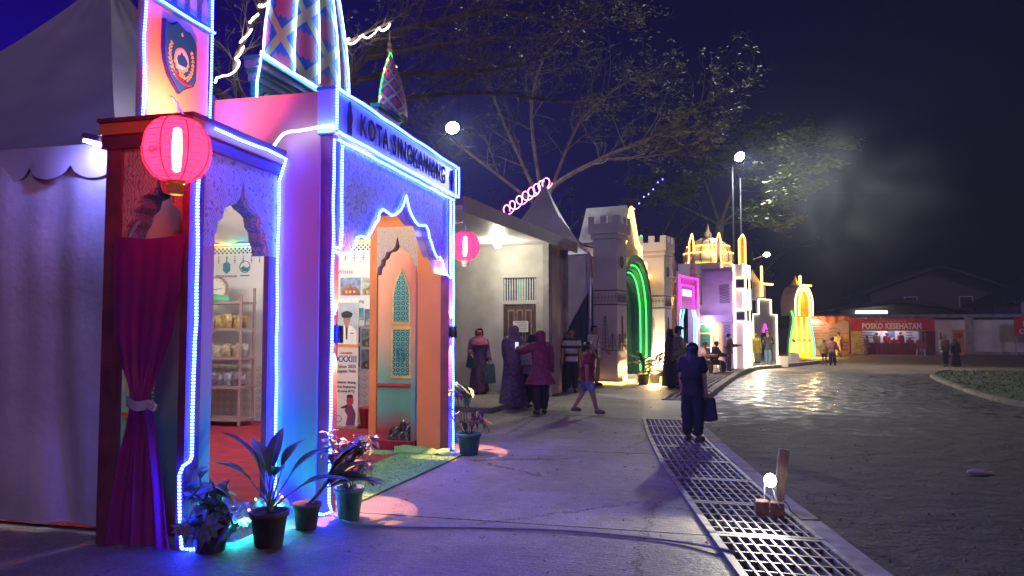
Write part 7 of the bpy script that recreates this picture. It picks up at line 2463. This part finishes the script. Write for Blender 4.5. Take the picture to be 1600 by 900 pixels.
    # shoes
    for s_ in (1, -1):
        i = leg_i[s_]
        a, c = pts[i + 2], pts[i + 3]
        b = MB()
        b.tube([a + V(0, -.032, -.026), a + V(0, -.02, -.014), a.lerp(c, .55) + V(0, 0, .0), c + V(0, .012, .002), c + V(0, .026, -.004)], [q * S for q in (.012, .028, .030, .026, .010)], 8)
        lpart(b, 'shoe', cloth(shoes), t, True)
    # head dress
    if hijab:
        b = MB()
        c = hd_
        rings = [(.066, .0, .066), (.060, .036, .045), (.040, .060, .062), (.0, .066, .072), (-.04, .060, .066), (-.075, .066, .062), (-.11, .105, .085), (-.15, .135, .105), (-.19, .14, .115)]
        nu = 28
        v, f = [], []
        for z, rx, ry in rings:
            for i in range(nu):
                a = 2 * PI * i / nu + PI / 2
                v.append(c + V(rx * math.cos(a), ry * math.sin(a) - .006 + (.01 if z < -.1 else 0), z))
        for r_ in range(len(rings) - 1):
            for i in range(nu):
                open_ = r_ in (1, 2, 3) and (i < 4 or i >= nu - 4)
                if not open_:
                    j = (i + 1) % nu
                    f.append((r_ * nu + i, (r_ + 1) * nu + i, (r_ + 1) * nu + j, r_ * nu + j))
        b.add(v, f)
        lpart(b, 'headscarf', cloth(hijab), t, True)
    else:
        b = MB()
        nu = 22
        v, f = [], []
        rings = [(.060, .004), (.055, .030), (.038, .052), (.012, .063), (-.015, .063), (-.04, .056)]
        if hair == 'long':
            rings += [(-.08, .064), (-.14, .078), (-.20, .080), (-.25, .066)]
        for z, r_ in rings:
            for i in range(nu):
                a = 2 * PI * i / nu + PI / 2
                yo = -.008 if z > -.05 else -.028
                v.append(hd_ + V(r_ * math.cos(a), r_ * math.sin(a) * (1.06 if z > -.05 else .75) + yo, z))
        for r_ in range(len(rings) - 1):
            for i in range(nu):
                open_ = r_ >= 2 and (i < 5 or i >= nu - 5)
                if not open_:
                    j = (i + 1) % nu
                    f.append((r_ * nu + i, (r_ + 1) * nu + i, (r_ + 1) * nu + j, r_ * nu + j))
        f.append(tuple(range(nu)))
        b.add(v, f)
        lpart(b, 'hair', hair_black, t, True)
    if cap:
        b = MB(); b.lathe([(.068 * S, 0), (.070 * S, .03 * S), (.05 * S, .055 * S), (0, .06 * S)], hd_ + V(0, 0, .022), 14, False)
        b.prism([(x * S, (y) * S + hd_.y) for x, y in ((-.055, .05), (-.04, .10), (0, .115), (.04, .10), (.055, .05))], 'z', hd_.z + .022 * S, hd_.z + .028 * S)
        lpart(b, 'cap', cloth(cap), t, True)
    if vest:
        b = MB()
        rings = [(pel.z + .02 * S, .104, .100), (spn.z, .096, .092), (che.z, .108, .098), (che.z + .045 * S, .098, .07)]
        v, f = [], []
        for z, rx, ry in rings:
            for i in range(24):
                a = 2 * PI * i / 24
                v.append((rx * S * math.cos(a), ry * S * math.sin(a), z))
        for r_ in range(3):
            for i in range(24):
                j = (i + 1) % 24
                f.append((r_ * 24 + i, r_ * 24 + j, (r_ + 1) * 24 + j, (r_ + 1) * 24 + i))
        b.add(v, f); lpart(b, 'vest', cloth(vest), t, True)
        b = MB(); b.tube([(.100 * S * math.cos(i * PI / 12), .097 * S * math.sin(i * PI / 12), spn.z + .03 * S) for i in range(25)], .008 * S, 5); lpart(b, 'reflective_band', bar_white, t, True)
    t['_'] = 0
    del t['_']
    return t, {'hand_r': arm_i[1][3], 'hand_l': arm_i[-1][3], 'che': che, 'pel': pel, 'hd': hd_}


def held(t, p):
    """world position of a point in a person's own frame"""
    return t.matrix_basis @ Vector(p)


def bag(name, label, c, w, d, h, m, strap=None, rot=0):
    t = thing(name, label, 'bag', c, rot)
    b = MB()
    b.grid(lambda u, v: ((.5 * w * (1 - .25 * v) * math.copysign(abs(math.cos(2 * PI * u)) ** .6, math.cos(2 * PI * u))), .5 * d * (1 - .4 * v) * math.copysign(abs(math.sin(2 * PI * u)) ** .6, math.sin(2 * PI * u)), -h + h * v + .02 * math.cos(4 * PI * u) * (1 - v)), 24, 8, True)
    b.add([(w * .4 * math.cos(i * PI / 6), d * .4 * math.sin(i * PI / 6), -h) for i in range(12)], [tuple(range(12))[::-1]])
    b.add([(w * .3 * math.cos(i * PI / 6), d * .25 * math.sin(i * PI / 6), -.005) for i in range(12)], [tuple(range(12))])
    lpart(b, 'body', m, t, True)
    b = MB(); b.tube(smooth_path([(-w * .28, 0, -.02), (-w * .2, 0, .06), (0, 0, .10), (w * .2, 0, .06), (w * .28, 0, -.02)], 4), .008, 5); lpart(b, 'handle', m, t, True)
    if strap:
        b = MB(); b.tube(smooth_path([Vector(q) - Vector(c) for q in strap], 5), .010, 5)
        o = lpart(b, 'strap', m, t, True)
        o.matrix_basis = Matrix.Rotation(-rot, 4, 'Z')
    return t


plum = (.16, .05, .12); maroon = (.24, .035, .07); lilac = (.22, .17, .26); black = (.012, .012, .018); navy = (.025, .03, .06)
# group before the guard house
t, q = person('woman in plum patterned robe and rose headscarf carrying two bags on the porch', (-4.78, 16.19, .10), 1.5, 150, robe=((.14, .06, .13), .03, .03), hijab=(.34, .08, .13), arms=((8, 14, 60), (5, 10, 20)), sleeve='long')
bag('handbag', 'dark green handbag at the elbow of the woman in plum', held(t, q['hand_r'] + Vector((0, 0, .02))), .26, .12, .26, cloth((.03, .06, .06)), None, .4)
bag('shopping_bag', 'teal shopping bag hanging from the hand of the woman in plum', held(t, q['hand_l'] + Vector((0, 0, -.02))), .30, .14, .42, cloth((.05, .16, .17)), None, .4)
person('woman in long lilac robe and lilac headscarf seen from behind', (-3.55, 14.45, 0), 1.66, 15, robe=(lilac, .02, .06), hijab=(.25, .19, .27), arms=((10, 8, 30), (10, 8, 30)), sleeve='long')
t, q = person('girl in dark trousers with a pale backpack beside the lilac robe', (-3.18, 14.5, 0), 1.48, 20, top=(.30, .24, .28), legs=black, hijab=(.03, .03, .06), sleeve='long', arms=((12, 10, 40), (12, 10, 40)))
bp_ = thing('backpack', 'pale grey backpack on the girl beside the lilac robe', 'bag', held(t, q['che'] + Vector((0, -.17, -.02))), R(-20))
b = MB(); b.grid(lambda u, v: (.15 * math.copysign(abs(math.cos(2 * PI * u)) ** .5, math.cos(2 * PI * u)) * (.8 + .2 * math.sin(PI * v)), .075 * math.copysign(abs(math.sin(2 * PI * u)) ** .5, math.sin(2 * PI * u)), -.22 + .42 * v), 20, 8, True); lpart(b, 'body', cloth((.42, .38, .40)), bp_, True)
b = MB(); b.add([(.12 * math.cos(i * PI / 6), .06 * math.sin(i * PI / 6), .20) for i in range(12)], [tuple(range(12))]); lpart(b, 'flap', cloth((.42, .38, .40)), bp_)
for s_ in (-1, 1):
    b = MB(); b.tube(smooth_path([(s_ * .09, .06, .19), (s_ * .10, .14, .24), (s_ * .10, .27, .12), (s_ * .10, .10, -.15)], 4), .014, 5); lpart(b, 'strap', cloth((.03, .03, .05)), bp_, True)
t, q = person('woman in maroon headscarf and tunic raising a phone towards the door', (-2.77, 13.39, 0), 1.56, -25, robe=((.25, .035, .09), .36, .06), legs=black, hijab=(.22, .03, .08), arms=((8, 10, 15), (70, 30, 25)), sleeve='long', stride=7)
ph = thing('phone', 'bright screened phone held up by the woman in maroon', 'phone', held(t, q['hand_l'] + Vector((0, .03, .06))), R(25))
b = MB(); b.rbox((0, 0, 0), (.075, .009, .15), (0, 0, 0), .003); lpart(b, 'case', black_paint, ph)
b = MB(); b.box(-.033, .033, -.0065, -.005, -.068, .068); lpart(b, 'screen', emit('phone_screen', (.7, .85, 1.0), .3), ph)
person('man in black and white striped shirt standing at the tent post', (-2.98, 18.15, 0), 1.60, 175, legs=black, stripes_m=stripes('striped_jersey', (.52, .48, .44), (.03, .03, .035), 5.2, 2, .62), arms=((6, 10, 18), (6, 10, 18)))
person('barefoot boy in maroon shirt and pale blue shorts walking', (-1.94, 13.6, 0), 1.36, 68, top=(.26, .03, .05), legs=(.22, .30, .50), shorts=True, stride=16, arms=((-12, 8, 15), (14, 8, 15)), shoes=(.2, .12, .08))
t, q = person('man in white tee and khaki trousers with a crossbody pouch', (-2.71, 20.40, 0), 1.68, 120, top=(.58, .56, .54), legs=(.22, .19, .15), arms=((10, 8, 30), (10, 8, 50)))
bag('pouch', 'small black pouch at the hip of the man in white', held(t, q['pel'] + Vector((.12, .10, .12))), .24, .10, .20, cloth(black), [held(t, q['pel'] + Vector((.12, .10, .10))), held(t, q['che'] + Vector((.04, .17, .0))), held(t, q['che'] + Vector((-.10, .05, .13))), held(t, q['che'] + Vector((-.03, -.17, -.05))), held(t, q['pel'] + Vector((.12, -.02, .12)))], -.6)
# police officer and companion, woman in black on the grate
person('police officer in yellow reflective vest and dark cap', (-.44, 19.85, 0), 1.63, 105, top=(.16, .15, .14), legs=(.04, .035, .04), vest=(.50, .52, .06), cap=(.02, .02, .04), sleeve='long', arms=((12, 8, 40), (12, 8, 40)))
person('person in dark brown robe standing behind the police officer', (-.66, 20.25, 0), 1.58, 95, robe=((.10, .055, .045), .03, .02), hijab=(.05, .03, .04), sleeve='long')
t, q = person('long haired woman all in black standing on the drain grate', (-.05, 10.72, .015), 1.40, 20, top=black, legs=black, hair='long', arms=((2, 8, 5), (2, 6, 8)), shoes=(.06, .05, .06))
bag('black_bag', 'limp black bag in the hand of the woman in black', held(t, q['hand_r'] + Vector((.04, .0, -.02))), .24, .10, .30, cloth((.014, .014, .016)), None, -.5)
# seated group beside the kerb and the standing one
chair((.16, 26.6, 0), 1.2, 'maroon plastic chair under the seated person in white')
person('seated person in pale shirt bending over a phone', (.16, 26.6, .0), 1.5, 80, top=(.42, .36, .46), legs=navy, sit=True, lean=18, arms=((25, 8, 70), (25, 8, 70)))
chair((-.35, 27.1, 0), .4, 'maroon plastic chair nearest the pink boards')
person('seated woman in dark patterned dress beside the pink boards', (-.35, 27.1, 0), 1.45, 120, robe=((.08, .06, .10), .12, .02), hijab=(.05, .04, .07), sit=True, sleeve='long', arms=((25, 8, 60), (25, 8, 60)))
chair((.62, 27.3, 0), 1.9, 'maroon plastic chair by the lilac lattice wall')
person('seated man in dark clothes by the lilac lattice wall', (.62, 27.3, 0), 1.5, 70, top=(.05, .05, .08), legs=black, sit=True, lean=12, sleeve='long', arms=((30, 6, 55), (30, 6, 55)))
person('standing person in brown shirt against the glowing white pillars', (1.18, 28.6, 0), 1.42, 70, top=(.20, .11, .07), legs=(.10, .07, .06), sleeve='long', arms=((25, 8, 70), (25, 8, 70)))
# verge and far street
person('woman in bright yellow headscarf and tunic on the verge', (2.62, 34.3, .03), 1.32, 150, robe=((.62, .52, .03), .34, .03), legs=(.28, .24, .16), hijab=(.66, .56, .04), sleeve='long')
person('man in dark jacket and blue jeans looking at his hands', (2.93, 32.39, .03), 1.40, 190, top=(.03, .03, .035), legs=(.10, .16, .28), sleeve='long', arms=((20, 8, 95), (20, 8, 95)), cap=(.22, .18, .13))
person('child in yellow top and dark shorts beside the pink shirt', (5.36, 34.1, 0), 1.08, 200, top=(.40, .30, .06), legs=(.05, .04, .05), shorts=True)
person('person in pink checked shirt and dark trousers on the open street', (5.60, 33.6, 0), 1.21, 20, top=(.46, .17, .19), legs=navy, sleeve='long', arms=((14, 10, 40), (14, 10, 40)), stride=6)
person('man in tan uniform walking towards the banner stall', (7.5, 43.0, 0), 1.36, 20, top=(.34, .24, .14), legs=(.34, .24, .14), sleeve='long', stride=8)
person('man in batik shirt walking beside a woman in black', (9.86, 33.6, 0), 1.29, 175, top=(.16, .11, .06), legs=black, stride=9, sleeve='long', arms=((16, 10, 20), (-10, 8, 15)))
person('woman in black robe and headscarf walking with a man', (10.3, 33.75, 0), 1.14, 180, robe=(black, .03, .05), hijab=(.015, .012, .016), sleeve='long')
for lb_, x, y, hh, f_, kw in (
        ('dark dressed visitor stooping beside the ochre poster', 9.55, 46.5, 1.12, 70, dict(top=(.12, .07, .05), legs=(.14, .10, .07), sleeve='long', lean=14)),
        ('health worker in olive shirt standing behind the table', 10.45, 47.9, 1.32, 180, dict(top=(.20, .17, .10), legs=black)),
        ('health worker in red shirt standing behind the table', 11.0, 47.9, 1.30, 185, dict(top=(.36, .04, .05), legs=black)),
        ('health worker in dark red jacket standing at the blue frame', 11.75, 47.9, 1.36, 150, dict(top=(.22, .03, .04), legs=black, sleeve='long'))):
    person(lb_, (x, y, 0), hh, f_, group='people at the health post', **kw)
chair((11.4, 48.05, 0), 3.1, 'maroon plastic chair behind the cloth table')
person('seated health worker in white headscarf behind the table', (11.4, 48.0, 0.02), 1.3, 180, top=(.5, .48, .46), legs=black, hijab=(.6, .58, .54), sit=True, sleeve='long', arms=((25, 8, 60), (25, 8, 60)), group='people at the health post')
chair((12.25, 48.05, 0), 3.1, 'maroon plastic chair at the far table end')
person('seated health worker in pale coat at the table end', (12.25, 48.0, 0.02), 1.3, 190, top=(.45, .44, .44), legs=navy, sit=True, sleeve='long', arms=((25, 8, 60), (25, 8, 60)), group='people at the health post')
finish_jobs()
# ------------------------------------------------------------------ smoky night air
b = MB(); b.box(-40, 45, -14, 80, -1.0, 26)
hz = b.build('haze', None)
hm = bpy.data.materials.new('smoky_air')
hm.use_nodes = True
hn = hm.node_tree
hn.nodes.clear()
ho = hn.nodes.new('ShaderNodeOutputMaterial')
hv = hn.nodes.new('ShaderNodeVolumePrincipled')
hv.inputs['Color'].default_value = (.62, .70, 1.0, 1)
hv.inputs['Density'].default_value = 0.0016
hv.inputs['Anisotropy'].default_value = 0.0
hn.links.new(hv.outputs[0], ho.inputs['Volume'])
hz.data.materials.clear()
hz.data.materials.append(hm)
hz['kind'] = 'stuff'
tag(hz, 'thin smoky night air over the street', 'haze')

# drifting smoke under the tall flood lamp
b = MB()
b.grid(lambda u, w: (6.6 + 4.8 * math.cos(2 * PI * u) * math.sin(PI * (w * .98 + .01)), 33.5 + 3.2 * math.sin(2 * PI * u) * math.sin(PI * (w * .98 + .01)), 7.2 - 4.3 * math.cos(PI * (w * .98 + .01))), 24, 14, True)
sk = b.build('smoke', None)
sm_ = bpy.data.materials.new('drifting_smoke')
sm_.use_nodes = True
sn = sm_.node_tree
sn.nodes.clear()
so = sn.nodes.new('ShaderNodeOutputMaterial')
sv = sn.nodes.new('ShaderNodeVolumePrincipled')
sv.inputs['Color'].default_value = (.85, .88, .84, 1)
tc_ = sn.nodes.new('ShaderNodeTexCoord')
n_ = sn.nodes.new('ShaderNodeTexNoise')
n_.inputs['Scale'].default_value = 0.33
n_.inputs['Detail'].default_value = 3
n_.inputs['Distortion'].default_value = 1.2
sn.links.new(tc_.outputs['Object'], n_.inputs['Vector'])
mr_ = sn.nodes.new('ShaderNodeMapRange')
mr_.inputs['From Min'].default_value = 0.36
mr_.inputs['From Max'].default_value = 0.75
mr_.inputs['To Max'].default_value = 1.0
sn.links.new(n_.outputs['Fac'], mr_.inputs['Value'])
# fade to nothing at the plume's edge
mp_ = sn.nodes.new('ShaderNodeVectorMath'); mp_.operation = 'SUBTRACT'; mp_.inputs[1].default_value = (6.6, 33.5, 7.2)
sn.links.new(tc_.outputs['Object'], mp_.inputs[0])
dv_ = sn.nodes.new('ShaderNodeVectorMath'); dv_.operation = 'DIVIDE'; dv_.inputs[1].default_value = (4.8, 3.2, 4.3)
sn.links.new(mp_.outputs[0], dv_.inputs[0])
ln_ = sn.nodes.new('ShaderNodeVectorMath'); ln_.operation = 'LENGTH'
sn.links.new(dv_.outputs[0], ln_.inputs[0])
fd_ = sn.nodes.new('ShaderNodeMapRange'); fd_.interpolation_type = 'SMOOTHSTEP'
fd_.inputs['From Min'].default_value = 0.1; fd_.inputs['From Max'].default_value = 1.0; fd_.inputs['To Min'].default_value = 0.075; fd_.inputs['To Max'].default_value = 0.0
sn.links.new(ln_.outputs['Value'], fd_.inputs['Value'])
sn.links.new(nmath(sn, 'MULTIPLY', mr_.outputs[0], fd_.outputs[0]), sv.inputs['Density'])
sn.links.new(sv.outputs[0], so.inputs['Volume'])
sk.data.materials.clear()
sk.data.materials.append(sm_)
sk['kind'] = 'stuff'
tag(sk, 'pale smoke drifting under the tall flood lamp', 'smoke')
